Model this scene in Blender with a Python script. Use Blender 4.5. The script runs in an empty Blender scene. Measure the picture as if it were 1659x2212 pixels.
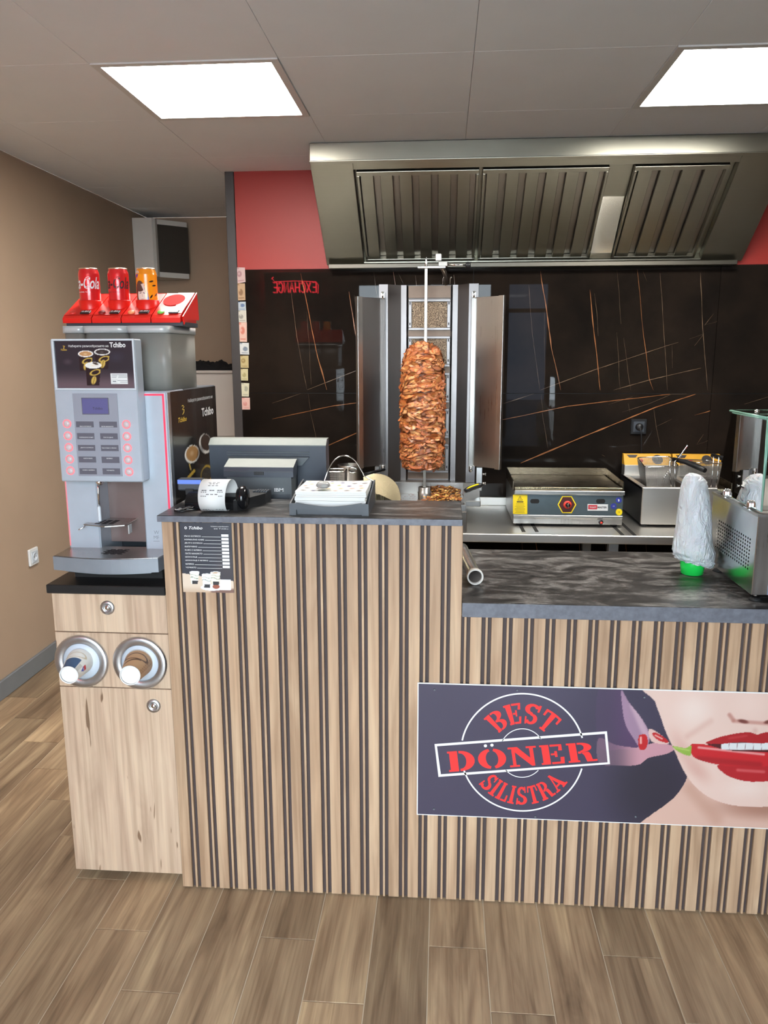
import bpy, math, random
import numpy as np
from mathutils import Vector, Matrix, noise as mnoise

random.seed(7)
RNG = np.random.default_rng(7)
scene = bpy.context.scene
COL = scene.collection
PI = math.pi

# ------------------------------------------------------------------ camera
IW, IH = 1659, 2212
CF, CP, CY, CR = 1694.2, math.radians(11.29), math.radians(4.31), math.radians(-0.12)
CPOS = np.array([-0.0524, -1.9792, 1.5215])


def cam_axes():
    cy, sy, cp, sp = math.cos(CY), math.sin(CY), math.cos(CP), math.sin(CP)
    fw = np.array([-sy * cp, cy * cp, -sp])
    rt = np.array([cy, sy, 0.0])
    up = np.cross(rt, fw)
    c, s = math.cos(CR), math.sin(CR)
    return c * rt + s * up, -s * rt + c * up, fw


CRT, CUP, CFW = cam_axes()
cam_data = bpy.data.cameras.new('camera')
cam_data.sensor_fit = 'HORIZONTAL'
cam_data.sensor_width = 36.0
cam_data.lens = CF / IW * 36.0
cam_data.clip_start = 0.02
cam = bpy.data.objects.new('camera', cam_data)
COL.objects.link(cam)
cam.matrix_world = Matrix(((CRT[0], CUP[0], -CFW[0], CPOS[0]), (CRT[1], CUP[1], -CFW[1], CPOS[1]),
                           (CRT[2], CUP[2], -CFW[2], CPOS[2]), (0, 0, 0, 1)))
scene.camera = cam

# ------------------------------------------------------------------ light and exposure
SKY_STRENGTH = 10.0
PANEL_STRENGTH = 20.0
scene.view_settings.view_transform = 'Standard'
scene.view_settings.look = 'None'
scene.view_settings.gamma = 1.0
scene.view_settings.use_curve_mapping = False
scene.view_settings.exposure = 1.15
world = bpy.data.worlds.new('overcast_sky')
scene.world = world
world.use_nodes = True
bg = world.node_tree.nodes['Background']
bg.inputs['Color'].default_value = (0.80, 0.90, 1.0, 1)
bg.inputs['Strength'].default_value = SKY_STRENGTH
scene.cycles.use_denoising = True
scene.cycles.max_bounces = 10
scene.cycles.diffuse_bounces = 5
scene.cycles.glossy_bounces = 5
scene.cycles.transmission_bounces = 8
scene.cycles.caustics_reflective = False
scene.cycles.caustics_refractive = False
scene.cycles.sample_clamp_indirect = 6.0

ROOM = dict(x0=-2.03, x1=4.4, y0=-2.7, y1=2.11, h=2.42)
WINDOWS = [(-1.05, 0.50), (0.60, 1.12)]
for i, (a, b) in enumerate(WINDOWS):       # light portals: they only guide sampling of the sky through the glass
    ld = bpy.data.lights.new('window_front_offscreen', 'AREA')
    ld.shape = 'RECTANGLE'
    ld.size = b - a
    ld.size_y = 2.16
    ld.cycles.is_portal = True
    lo = bpy.data.objects.new('window_front_offscreen', ld)
    COL.objects.link(lo)
    lo.location = ((a + b) / 2, ROOM['y0'] - 0.06, 1.24)
    lo.rotation_euler = (math.radians(90), 0, 0)


# ------------------------------------------------------------------ pixels to points
def ray(px, py):
    return CFW + (px - IW / 2) / CF * CRT - (py - IH / 2) / CF * CUP


def at(px, py, axis, val):
    d = ray(px, py)
    return CPOS + (val - CPOS[axis]) / d[axis] * d


def atY(px, py, y):
    p = at(px, py, 1, y)
    return float(p[0]), float(p[2])


def atZ(px, py, z):
    p = at(px, py, 2, z)
    return float(p[0]), float(p[1])


def atX(px, py, x):
    p = at(px, py, 0, x)
    return float(p[1]), float(p[2])


def topix(P):
    d = np.asarray(P, float) - CPOS
    z = d @ CFW
    return IW / 2 + CF * (d @ CRT) / z, IH / 2 - CF * (d @ CUP) / z


# ------------------------------------------------------------------ materials
MATS = {}


def lin(c):
    c = np.asarray(c, float)
    return np.where(c <= 0.04045, c / 12.92, ((c + 0.055) / 1.055) ** 2.4)


def rgb(r, g, b):
    return tuple(float(x) for x in lin(np.array([r, g, b]) / 255.0)) + (1.0,)


class NT:
    def __init__(self, m):
        self.t = m.node_tree
        self.n = self.t.nodes
        self.b = self.n['Principled BSDF']

    def node(self, kind, **kw):
        nd = self.n.new(kind)
        for k, v in kw.items():
            if k in nd.inputs:
                nd.inputs[k].default_value = v
            else:
                setattr(nd, k, v)
        return nd

    def link(self, a, b):
        self.t.links.new(a, b)

    def coord(self, scale=(1, 1, 1), kind='Object', rand=0.0):
        tc = self.node('ShaderNodeTexCoord')
        mp = self.node('ShaderNodeMapping')
        mp.inputs['Scale'].default_value = scale
        self.link(tc.outputs[kind], mp.inputs['Vector'])
        if rand:
            oi = self.node('ShaderNodeObjectInfo')
            mu = self.node('ShaderNodeVectorMath', operation='SCALE')
            mu.inputs[0].default_value = (rand, rand * 1.7, rand * 2.3)
            self.link(oi.outputs['Random'], mu.inputs['Scale'])
            self.link(mu.outputs[0], mp.inputs['Location'])
        return mp.outputs['Vector']

    def noise(self, vec, scale, detail=4, rough=0.55, dist=0.0):
        nd = self.node('ShaderNodeTexNoise', Scale=scale, Detail=detail, Roughness=rough, Distortion=dist)
        self.link(vec, nd.inputs['Vector'])
        return nd.outputs['Fac']

    def ramp(self, fac, stops, interp='LINEAR'):
        nd = self.node('ShaderNodeValToRGB')
        cr = nd.color_ramp
        cr.interpolation = interp
        while len(cr.elements) < len(stops):
            cr.elements.new(0.5)
        for e, (p, c) in zip(cr.elements, stops):
            e.position = p
            e.color = c if len(c) == 4 else tuple(c) + (1,)
        self.link(fac, nd.inputs['Fac'])
        return nd.outputs['Color']

    def mix(self, fac, a, b, mode='MIX'):
        nd = self.node('ShaderNodeMix', data_type='RGBA', blend_type=mode)
        for sock, v in ((nd.inputs[0], fac), (nd.inputs[6], a), (nd.inputs[7], b)):
            if hasattr(v, 'links'):
                self.link(v, sock)
            else:
                sock.default_value = v
        return nd.outputs[2]

    def bump(self, height, strength=0.2, distance=0.002):
        nd = self.node('ShaderNodeBump', Strength=strength, Distance=distance)
        self.link(height, nd.inputs['Height'])
        self.link(nd.outputs['Normal'], self.b.inputs['Normal'])


def mat(name, color=(0.5, 0.5, 0.5, 1), rough=0.5, metal=0.0, spec=0.5, emit=None, estr=0.0, alpha=1.0,
        trans=0.0, ior=1.45, coat=0.0, vary=0.0, vscale=8.0):
    if name in MATS:
        return MATS[name]
    m = bpy.data.materials.new(name)
    m.use_nodes = True
    nt = NT(m)
    b = nt.b
    b.inputs['Base Color'].default_value = color
    b.inputs['Roughness'].default_value = rough
    b.inputs['Metallic'].default_value = metal
    b.inputs['Specular IOR Level'].default_value = spec
    b.inputs['IOR'].default_value = ior
    b.inputs['Alpha'].default_value = alpha
    b.inputs['Transmission Weight'].default_value = trans
    b.inputs['Coat Weight'].default_value = coat
    if emit:
        b.inputs['Emission Color'].default_value = emit
        b.inputs['Emission Strength'].default_value = estr
    if vary:
        f = nt.noise(nt.coord(), vscale, 5)
        d = tuple(max(0, c * (1 - vary)) for c in color[:3]) + (1,)
        u = tuple(min(1, c * (1 + vary)) for c in color[:3]) + (1,)
        nt.link(nt.ramp(f, [(0.3, d), (0.7, u)]), b.inputs['Base Color'])
    MATS[name] = m
    return m


def wood(name, stops, long_axis=2, fine=90, rand=5.0, rough=0.5, cracks=None, tone=0.0, bump=0.15, spec=0.3, grain=0.62):
    m = bpy.data.materials.new(name)
    m.use_nodes = True
    nt = NT(m)
    s = [1.0, 1.0, 1.0]
    s[long_axis] = 0.11
    v = nt.coord(tuple(s), rand=rand)
    broad = nt.noise(v, 16, 4, 0.5, 1.2)
    col = nt.ramp(broad, stops)
    s2 = [1.0, 1.0, 1.0]
    s2[long_axis] = 0.025
    v2 = nt.coord(tuple(s2), rand=rand)
    g = nt.noise(v2, fine, 3, 0.6, 0.6)
    gr = nt.ramp(g, [(0.36, (0.70, 0.66, 0.62)), (0.52, (1, 1, 1)), (0.66, (1.16, 1.15, 1.12))])
    col = nt.mix(grain, col, gr, 'MULTIPLY')
    if cracks:
        s3 = [1.0, 1.0, 1.0]
        s3[long_axis] = 0.11
        c = nt.noise(nt.coord(tuple(s3), rand=rand), cracks, 2, 0.5, 0.4)
        cf = nt.ramp(c, [(0.275, (0.30, 0.24, 0.19)), (0.30, (1, 1, 1))])
        col = nt.mix(0.9, col, cf, 'MULTIPLY')
    if tone:
        oi = nt.node('ShaderNodeObjectInfo')
        tr = nt.ramp(oi.outputs['Random'], [(0.0, (1 - tone, 1 - tone, 1 - tone)), (0.5, (1, 1, 1)),
                                            (1.0, (1 + tone * .5, 1 + tone * .42, 1 + tone * .3))])
        col = nt.mix(1.0, col, tr, 'MULTIPLY')
    nt.link(col, nt.b.inputs['Base Color'])
    nt.b.inputs['Roughness'].default_value = rough
    nt.b.inputs['Specular IOR Level'].default_value = spec
    nt.bump(g, bump, 0.001)
    MATS[name] = m
    return m


def steel(name, color, rough, axis=2, streak=0.12, aniso=0.0):
    m = bpy.data.materials.new(name)
    m.use_nodes = True
    nt = NT(m)
    nt.b.inputs['Base Color'].default_value = color
    nt.b.inputs['Metallic'].default_value = 1.0
    s = [1.0, 1.0, 1.0]
    s[axis] = 0.01
    f = nt.noise(nt.coord(tuple(s), rand=3.0), 420, 1)
    big = nt.noise(nt.coord(rand=3.0), 7, 4)
    mx = nt.mix(0.5, f, big)
    r = nt.ramp(mx, [(0.25, (rough - streak,) * 3), (0.75, (rough + streak,) * 3)])
    nt.link(r, nt.b.inputs['Roughness'])
    d = tuple(c * 0.93 for c in color[:3])
    nt.link(nt.ramp(mx, [(0.3, d), (0.7, color)]), nt.b.inputs['Base Color'])
    MATS[name] = m
    return m


def paintmat(name, rough=0.4, coat=0.0, spec=0.5, metal=0.0):
    m = bpy.data.materials.new(name)
    m.use_nodes = True
    nt = NT(m)
    a = nt.node('ShaderNodeVertexColor', layer_name='paint')
    nt.link(a.outputs['Color'], nt.b.inputs['Base Color'])
    nt.b.inputs['Roughness'].default_value = rough
    nt.b.inputs['Coat Weight'].default_value = coat
    nt.b.inputs['Specular IOR Level'].default_value = spec
    nt.b.inputs['Metallic'].default_value = metal
    MATS[name] = m
    return m


SLAT = wood('slat_oak_laminate', [(0.28, rgb(150, 122, 97)), (0.5, rgb(170, 141, 114)), (0.72, rgb(184, 157, 129))], 2, 70, 9.0, 0.5)
CABW = wood('cabinet_oak', [(0.25, rgb(162, 136, 115)), (0.45, rgb(184, 159, 136)), (0.62, rgb(192, 168, 144)), (0.78, rgb(202, 180, 156))],
            2, 60, 4.0, 0.5, cracks=52)
PLANK = wood('wood_look_tile', [(0.25, rgb(118, 97, 76)), (0.42, rgb(150, 126, 100)), (0.58, rgb(170, 146, 117)), (0.75, rgb(192, 168, 134))],
             1, 95, 31.0, 0.42, tone=0.3, bump=0.25, spec=0.4)
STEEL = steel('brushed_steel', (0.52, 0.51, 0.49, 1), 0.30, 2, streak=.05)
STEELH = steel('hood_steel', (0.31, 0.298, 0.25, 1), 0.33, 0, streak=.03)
STEELD = steel('greasy_steel', (0.30, 0.27, 0.24, 1), 0.34, 2, streak=.04)
STEELT = steel('table_steel', (0.72, 0.70, 0.66, 1), 0.40, 0, streak=.04)
CHROME = mat('chrome', (0.8, 0.8, 0.8, 1), 0.12, 1.0)
ALU = mat('satin_aluminium', (0.62, 0.63, 0.65, 1), 0.35, 1.0, vary=0.06, vscale=30)
BLACK = mat('black_plastic', rgb(26, 26, 28), 0.42, vary=0.15)
BLACKG = mat('gloss_black_plastic', rgb(18, 18, 20), 0.15, vary=0.1)
BLACKMAT = mat('matte_black', rgb(22, 21, 20), 0.8, vary=0.15)
DGREY = mat('charcoal_plastic', rgb(62, 66, 72), 0.45, vary=0.06, vscale=40)
MGREY = mat('grey_plastic', rgb(94, 99, 104), 0.5, vary=0.05, vscale=40)
LGREY = mat('light_grey_plastic', rgb(196, 202, 208), 0.38, vary=0.03, vscale=20)
SILVER = mat('silver_grey_panel', rgb(176, 184, 194), 0.36, 0.25, vary=0.04, vscale=15)
TRAYG = mat('drip_tray_grey', rgb(128, 133, 140), 0.42, 0.2, vary=0.05, vscale=18)
WHITE = mat('white_plastic', rgb(214, 214, 212), 0.4, vary=0.02)
PRINTW = mat('white_print', rgb(218, 218, 216), 0.5, vary=0.01)
PRINTG = mat('gold_print', rgb(206, 168, 60), 0.5, vary=0.05)
PRINTR = mat('red_print', rgb(232, 46, 44), 0.5, vary=0.03)
PRINTK = mat('dark_print', rgb(40, 36, 38), 0.5, vary=0.05)
PRINTGR = mat('grey_print', rgb(110, 112, 118), 0.5, vary=0.05)
RED = mat('red_plastic', rgb(222, 34, 24), 0.32, vary=0.05)
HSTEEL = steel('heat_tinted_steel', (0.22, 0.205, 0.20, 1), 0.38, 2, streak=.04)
REDCAN = mat('red_can_paint', rgb(214, 38, 40), 0.25, 0.15, coat=0.5, vary=0.04)
CANTOP = mat('can_aluminium', rgb(226, 196, 170), 0.28, 0.85, vary=0.04)
PAINT = paintmat('printed_paper', 0.5)
PAINTG = paintmat('glossy_print', 0.22, 0.2)
PAINTM = paintmat('matte_print', 0.6, 0.0, 0.3)
YELLOW = mat('yellow_label', rgb(246, 214, 20), 0.5, vary=0.03)
RUBBER = mat('black_rubber', rgb(24, 23, 22), 0.7, vary=0.1)
GOLDM = steel('brass_tinted_steel', (0.72, 0.62, 0.40, 1), 0.24, 2)


def glass(name, tint, rough=0.0):
    m = bpy.data.materials.new(name)
    m.use_nodes = True
    nt = NT(m)
    out = nt.n['Material Output']
    tr = nt.node('ShaderNodeBsdfTransparent', Color=tint)
    gl = nt.node('ShaderNodeBsdfGlossy', Color=(1, 1, 1, 1), Roughness=rough)
    lw = nt.node('ShaderNodeFresnel', IOR=1.45)
    mx = nt.node('ShaderNodeMixShader')
    nt.link(lw.outputs[0], mx.inputs[0])
    nt.link(tr.outputs[0], mx.inputs[1])
    nt.link(gl.outputs[0], mx.inputs[2])
    nt.link(mx.outputs[0], out.inputs['Surface'])
    nt.n.remove(nt.b)
    MATS[name] = m
    return m


GLASS = glass('clear_glass', (0.97, 0.985, 0.98, 1))
GLASSEDGE = mat('glass_edge', rgb(126, 168, 150), 0.2, vary=0.1)
CLEARPL = glass('clear_plastic', (0.9, 0.92, 0.92, 1), 0.05)


def emitmat(name, color, strength):
    m = mat(name, (0, 0, 0, 1), 0.5, emit=color, estr=strength)
    return m


# ------------------------------------------------------------------ mesh building
OFF = {}


class MB:
    def __init__(self):
        self.v, self.f, self.s, self.c = [], [], [], []

    def add(self, verts, faces, smooth=False, cols=None):
        o = len(self.v)
        self.v.extend([tuple(map(float, p)) for p in verts])
        self.f.extend([tuple(i + o for i in f) for f in faces])
        self.s.extend([smooth] * len(faces))
        if cols is not None:
            self.c.extend([tuple(map(float, c)) for c in cols])
        return self

    def box(self, x0, x1, y0, y1, z0, z1, bev=0.0, M=None):
        if x0 > x1: x0, x1 = x1, x0
        if y0 > y1: y0, y1 = y1, y0
        if z0 > z1: z0, z1 = z1, z0
        b = min(bev, (x1 - x0) * .45, (y1 - y0) * .45, (z1 - z0) * .45)
        if b <= 0:
            v = [(x, y, z) for z in (z0, z1) for y in (y0, y1) for x in (x0, x1)]
            f = [(0, 2, 3, 1), (4, 5, 7, 6), (0, 1, 5, 4), (2, 6, 7, 3), (0, 4, 6, 2), (1, 3, 7, 5)]
        else:
            X, Y, Z = (x0, x1), (y0, y1), (z0, z1)
            v, idx = [], {}
            for i in (0, 1):
                for j in (0, 1):
                    for k in (0, 1):
                        sx, sy, sz = (1 - 2 * i) * b, (1 - 2 * j) * b, (1 - 2 * k) * b
                        for a, d in (('x', (0, sy, sz)), ('y', (sx, 0, sz)), ('z', (sx, sy, 0))):
                            idx[(i, j, k, a)] = len(v)
                            v.append((X[i] + d[0], Y[j] + d[1], Z[k] + d[2]))
            f = []
            for i in (0, 1):
                q = [(i, 0, 0, 'x'), (i, 1, 0, 'x'), (i, 1, 1, 'x'), (i, 0, 1, 'x')]
                f.append([idx[t] for t in (q if i else q[::-1])])
                q = [(0, i, 0, 'y'), (1, i, 0, 'y'), (1, i, 1, 'y'), (0, i, 1, 'y')]
                f.append([idx[t] for t in (q[::-1] if i else q)])
                q = [(0, 0, i, 'z'), (1, 0, i, 'z'), (1, 1, i, 'z'), (0, 1, i, 'z')]
                f.append([idx[t] for t in (q if i else q[::-1])])
            for j in (0, 1):
                for k in (0, 1):
                    q = [(0, j, k, 'y'), (1, j, k, 'y'), (1, j, k, 'z'), (0, j, k, 'z')]
                    f.append([idx[t] for t in (q if (j ^ k) else q[::-1])][::-1])
                    q = [(j, 0, k, 'x'), (j, 1, k, 'x'), (j, 1, k, 'z'), (j, 0, k, 'z')]
                    f.append([idx[t] for t in (q[::-1] if (j ^ k) else q)][::-1])
                    q = [(j, k, 0, 'x'), (j, k, 1, 'x'), (j, k, 1, 'y'), (j, k, 0, 'y')]
                    f.append([idx[t] for t in (q if (j ^ k) else q[::-1])][::-1])
            for i in (0, 1):
                for j in (0, 1):
                    for k in (0, 1):
                        q = [idx[(i, j, k, 'x')], idx[(i, j, k, 'y')], idx[(i, j, k, 'z')]]
                        f.append(q[::-1] if (i ^ j ^ k) else q)
        if M is not None:
            v = [tuple(M @ Vector(p)) for p in v]
        return self.add(v, f)

    def prism(self, pts, axis, a, b, smooth=False, M=None):
        """polygon (2-D) extruded along axis from a to b; the 2-D pair is the remaining axes in x,y,z order"""
        n = len(pts)
        def P(p, t):
            if axis == 0: return (t, p[0], p[1])
            if axis == 1: return (p[0], t, p[1])
            return (p[0], p[1], t)
        v = [P(p, a) for p in pts] + [P(p, b) for p in pts]
        if M is not None:
            v = [tuple(M @ Vector(p)) for p in v]
        f = [tuple(range(n)), tuple(range(2 * n - 1, n - 1, -1))]
        self.add(v, f)
        o = len(self.v) - 2 * n
        sides = [(i, i + n, (i + 1) % n + n, (i + 1) % n) for i in range(n)]
        self.f.extend([tuple(o + t for t in s) for s in sides])
        self.s.extend([smooth] * n)
        return self

    def cyl(self, p0, p1, r0, r1=None, n=20, caps=True, smooth=True):
        r1 = r0 if r1 is None else r1
        p0, p1 = Vector(p0), Vector(p1)
        d = (p1 - p0).normalized()
        u = d.orthogonal().normalized()
        w = d.cross(u)
        v = []
        for p, r in ((p0, r0), (p1, r1)):
            for i in range(n):
                a = 2 * PI * i / n
                v.append(p + (u * math.cos(a) + w * math.sin(a)) * r)
        f = [(i, (i + 1) % n, (i + 1) % n + n, i + n) for i in range(n)]
        self.add(v, f, smooth)
        if caps:
            o = len(self.v) - 2 * n
            self.f += [tuple(o + i for i in range(n))[::-1], tuple(o + n + i for i in range(n))]
            self.s += [False, False]
        return self

    def tube(self, pts, r, n=8, closed=False, caps=True):
        pts = [Vector(p) for p in pts]
        m = len(pts)
        rs = r if hasattr(r, '__len__') else [r] * m
        v, prev = [], None
        for i, p in enumerate(pts):
            a = pts[(i - 1) % m] if (closed or i > 0) else p
            b = pts[(i + 1) % m] if (closed or i < m - 1) else p
            t = (b - a).normalized()
            if prev is None:
                u = t.orthogonal().normalized()
            else:
                u = (prev - t * prev.dot(t))
                u = u.normalized() if u.length > 1e-6 else t.orthogonal().normalized()
            prev = u
            w = t.cross(u)
            for k in range(n):
                an = 2 * PI * k / n
                v.append(p + (u * math.cos(an) + w * math.sin(an)) * rs[i])
        f = []
        for i in range(m if closed else m - 1):
            for k in range(n):
                j = (i + 1) % m
                f.append((i * n + k, i * n + (k + 1) % n, j * n + (k + 1) % n, j * n + k))
        self.add(v, f, True)
        if caps and not closed:
            o = len(self.v) - m * n
            self.f += [tuple(o + k for k in range(n))[::-1], tuple(o + (m - 1) * n + k for k in range(n))]
            self.s += [False, False]
        return self

    def lathe(self, prof, c=(0, 0, 0), n=32, axis=2, M=None, smooth=True, ang=(0, 2 * PI)):
        full = abs(ang[1] - ang[0] - 2 * PI) < 1e-6
        k = n if full else n + 1
        v = []
        for r, h in prof:
            for i in range(k):
                a = ang[0] + (ang[1] - ang[0]) * i / n
                x, y = r * math.cos(a), r * math.sin(a)
                p = (x, y, h) if axis == 2 else ((x, h, y) if axis == 1 else (h, x, y))
                v.append(p)
        if M is not None:
            v = [tuple(M @ Vector(p)) for p in v]
        v = [(p[0] + c[0], p[1] + c[1], p[2] + c[2]) for p in v]
        f = []
        for j in range(len(prof) - 1):
            for i in range(n if full else n):
                i2 = (i + 1) % k
                q = (j * k + i, j * k + i2, (j + 1) * k + i2, (j + 1) * k + i)
                f.append(q if axis != 1 else q[::-1])
        return self.add(v, f, smooth)

    def quad(self, a, b, c, d):
        return self.add([a, b, c, d], [(0, 1, 2, 3)])

    def build(self, name, material, parent=None, local=False, label=None, base=None):
        me = bpy.data.meshes.new(name)
        off = np.zeros(3)
        if base is not None:
            off = np.array(base, float)
        elif parent is not None and not local:
            off = OFF.get(parent.name, np.zeros(3))
        vv = np.array(self.v, float).reshape(-1, 3)
        if not local:
            vv = vv - off
        me.from_pydata(vv.tolist(), [], self.f)
        me.polygons.foreach_set('use_smooth', self.s)
        if self.c:
            ca = me.color_attributes.new('paint', 'FLOAT_COLOR', 'POINT')
            arr = np.ones((len(vv), 4), np.float32)
            arr[:, :3] = np.array(self.c)
            ca.data.foreach_set('color', arr.ravel())
        me.update()
        o = bpy.data.objects.new(name, me)
        if material is not None:
            me.materials.append(material)
        COL.objects.link(o)
        if parent is not None:
            o.parent = parent
            OFF[o.name] = OFF.get(parent.name, np.zeros(3))
        elif base is not None:
            o.location = base
            OFF[o.name] = np.array(base, float)
        if label:
            o['label'] = label
        return o


def bx(*a, **k):
    return MB().box(*a, **k)


def thing(name, label, cat, base=(0, 0, 0), rotz=0.0, group=None):
    o = bpy.data.objects.new(name, None)
    o.empty_display_size = 0.05
    COL.objects.link(o)
    o.location = base
    o.rotation_euler = (0, 0, rotz)
    OFF[o.name] = np.array(base, float)
    return tag(o, label, cat, group)


def tag(o, label, cat, group=None):
    o['label'] = label
    o['category'] = cat
    if group:
        o['group'] = group
    return o


def struct(o, label=None):
    o['kind'] = 'structure'
    if label:
        o['label'] = label
    return o


def copy_part(o, parent, loc):
    c = o.copy()
    COL.objects.link(c)
    c.parent = parent
    c.location = loc
    return c


TEXTC = {}


def glyphs(body, bold=0.0, shear=0.0, res=3):
    """outline of a line of writing: vertices (x,y) at size 1 and faces"""
    key = (body, bold, shear, res)
    if key not in TEXTC:
        c = bpy.data.curves.new('writing', 'FONT')
        c.body = body
        c.size = 1.0
        c.resolution_u = res
        c.offset = bold
        c.shear = shear
        c.align_x = 'CENTER'
        c.align_y = 'CENTER'
        o = bpy.data.objects.new('writing', c)
        m = o.to_mesh()
        v = np.array([p.co[:2] for p in m.vertices])
        f = [tuple(p.vertices) for p in m.polygons]
        o.to_mesh_clear()
        bpy.data.objects.remove(o)
        bpy.data.curves.remove(c)
        TEXTC[key] = (v, f)
    return TEXTC[key]


def text_on(mb, body, place, w=None, h=None, **kw):
    """lay writing into mb: place(u,v) -> xyz, fitted to width w and/or height h, centred on (0,0)"""
    v, f = glyphs(body, **kw)
    lo, hi = v.min(0), v.max(0)
    v = v - (lo + hi) / 2
    ext = hi - lo
    sx = w / ext[0] if w else h / ext[1]
    sy = h / ext[1] if h else sx
    mb.add([place(p[0] * sx, p[1] * sy) for p in v], f)
    return mb


def onY(cx, cz, y):
    return lambda u, v: (cx + u, y, cz + v)


# ---- painted prints: a fine grid whose vertices carry the print's colours
def inpoly(U, V, pts):
    r = np.zeros(U.shape, bool)
    n = len(pts)
    j = n - 1
    for i in range(n):
        xi, yi = pts[i]
        xj, yj = pts[j]
        if yi != yj:
            r ^= ((yi > V) != (yj > V)) & (U < (xj - xi) * (V - yi) / (yj - yi) + xi)
        j = i
    return r


def ell(U, V, cx, cy, rx, ry, rot=0.0):
    c, s = math.cos(rot), math.sin(rot)
    a, b = U - cx, V - cy
    return np.sqrt(((a * c + b * s) / rx) ** 2 + ((-a * s + b * c) / ry) ** 2)


def soft(d, a, b):
    t = np.clip((d - a) / (b - a), 0, 1)
    return t * t * (3 - 2 * t)


def seg(U, V, x0, y0, x1, y1):
    dx, dy = x1 - x0, y1 - y0
    t = np.clip(((U - x0) * dx + (V - y0) * dy) / (dx * dx + dy * dy), 0, 1)
    return np.hypot(U - x0 - t * dx, V - y0 - t * dy)


def lay(C, m, col):
    m = np.asarray(m, float)[:, None]
    return C * (1 - m) + np.array(col, float) / 255.0 * m


def smoothpoly(pts, k=6):
    P = [np.array(p, float) for p in pts]
    n = len(P)
    out = []
    for i in range(n):
        p0, p1, p2, p3 = P[i - 1], P[i], P[(i + 1) % n], P[(i + 2) % n]
        for s in range(k):
            t = s / k
            out.append(tuple(0.5 * (2 * p1 + (p2 - p0) * t + (2 * p0 - 5 * p1 + 4 * p2 - p3) * t * t + (3 * p1 - p0 - 3 * p2 + p3) * t ** 3)))
    return out


def paint_grid(u0, u1, v0, v1, nu, nv, fn, place):
    u = np.linspace(u0, u1, nu + 1)
    v = np.linspace(v0, v1, nv + 1)
    U, V = np.meshgrid(u, v)
    C = lin(np.clip(fn(U.ravel(), V.ravel()), 0, 1))
    P = [place(a, b) for a, b in zip(U.ravel(), V.ravel())]
    k = nu + 1
    F = [(j * k + i, j * k + i + 1, (j + 1) * k + i + 1, (j + 1) * k + i) for j in range(nv) for i in range(nu)]
    return MB().add(P, F, True, C)

# ================================================================== the room
H = ROOM['h']
X0, X1, Y0, YB = ROOM['x0'], ROOM['x1'], ROOM['y0'], ROOM['y1']
YFAR = 3.38

WALLP = mat('taupe_wall_paint', rgb(170, 146, 124), 0.85, spec=0.2, vary=0.03, vscale=3)
CEILP = mat('white_ceiling_tile', rgb(232, 235, 238), 0.9, spec=0.15, vary=0.015, vscale=5)
GROUT = mat('floor_grout', rgb(206, 188, 162), 0.85, vary=0.05)
REDP = mat('red_panel_gloss', rgb(152, 44, 37), 0.5, vary=0.03, vscale=3)
TRIMD = mat('dark_edge_trim', rgb(62, 60, 60), 0.5, vary=0.06)
BASEB = mat('grey_baseboard', rgb(118, 120, 122), 0.5, vary=0.05)
FRAMEW = mat('window_frame_grey', rgb(70, 72, 76), 0.5, vary=0.04)
PAVE = mat('pavement', rgb(160, 158, 154), 0.9, vary=0.12)
WALLD = mat('front_wall_paint', rgb(150, 134, 118), 0.85, vary=0.05)

# ---- floor with wood-look planks
floor = struct(bx(X0 - .1, X1 + .1, Y0 - .1, YFAR + .1, -0.05, -0.0015).build('floor', GROUT))
PW, PL, PX0, PY0, GAP = 0.15, 0.60, -0.523, -0.18, 0.0028
plank_src = MB().box(-PW / 2 + GAP / 2, PW / 2 - GAP / 2, -PL / 2 + GAP / 2, PL / 2 - GAP / 2, -0.0014, 0.0006, bev=0.0005)
pm = None
rest = MB()
for k in range(-12, 34):
    xa = PX0 + PW * k
    if xa > X1 or xa + PW < X0:
        continue
    ya = (PY0 - 0.2 * k) % PL
    for j in range(-7, 8):
        yy = ya + PL * j
        if yy > YFAR or yy + PL < Y0:
            continue
        cx, cy = xa + PW / 2, yy + PL / 2
        lo, hi = max(xa + GAP / 2, X0), min(xa + PW - GAP / 2, X1)
        l2, h2 = max(yy + GAP / 2, Y0), min(yy + PL - GAP / 2, YFAR)
        if hi - lo < .01 or h2 - l2 < .01:
            continue
        inview = cx < 1.3 and -1.3 < cy and (cy < 0.35 or cx < -0.7) and cy < 2.6
        whole = hi - lo > PW - .01 and h2 - l2 > PL - .01
        if inview and whole:
            if pm is None:
                pm = plank_src.build('plank', PLANK, floor, local=True)
                pm.location = (cx, cy, 0)
            else:
                copy_part(pm, floor, (cx, cy, 0))
        elif inview:
            o = bx(lo - cx, hi - cx, l2 - cy, h2 - cy, -0.0014, 0.0006, bev=.0005).build('plank', PLANK, floor, local=True)
            o.location = (cx, cy, 0)
        else:
            rest.box(lo, hi, l2, h2, -0.0014, 0.0006)
o = rest.build('further_planks', PLANK, floor)
o['kind'] = 'stuff'

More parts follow.
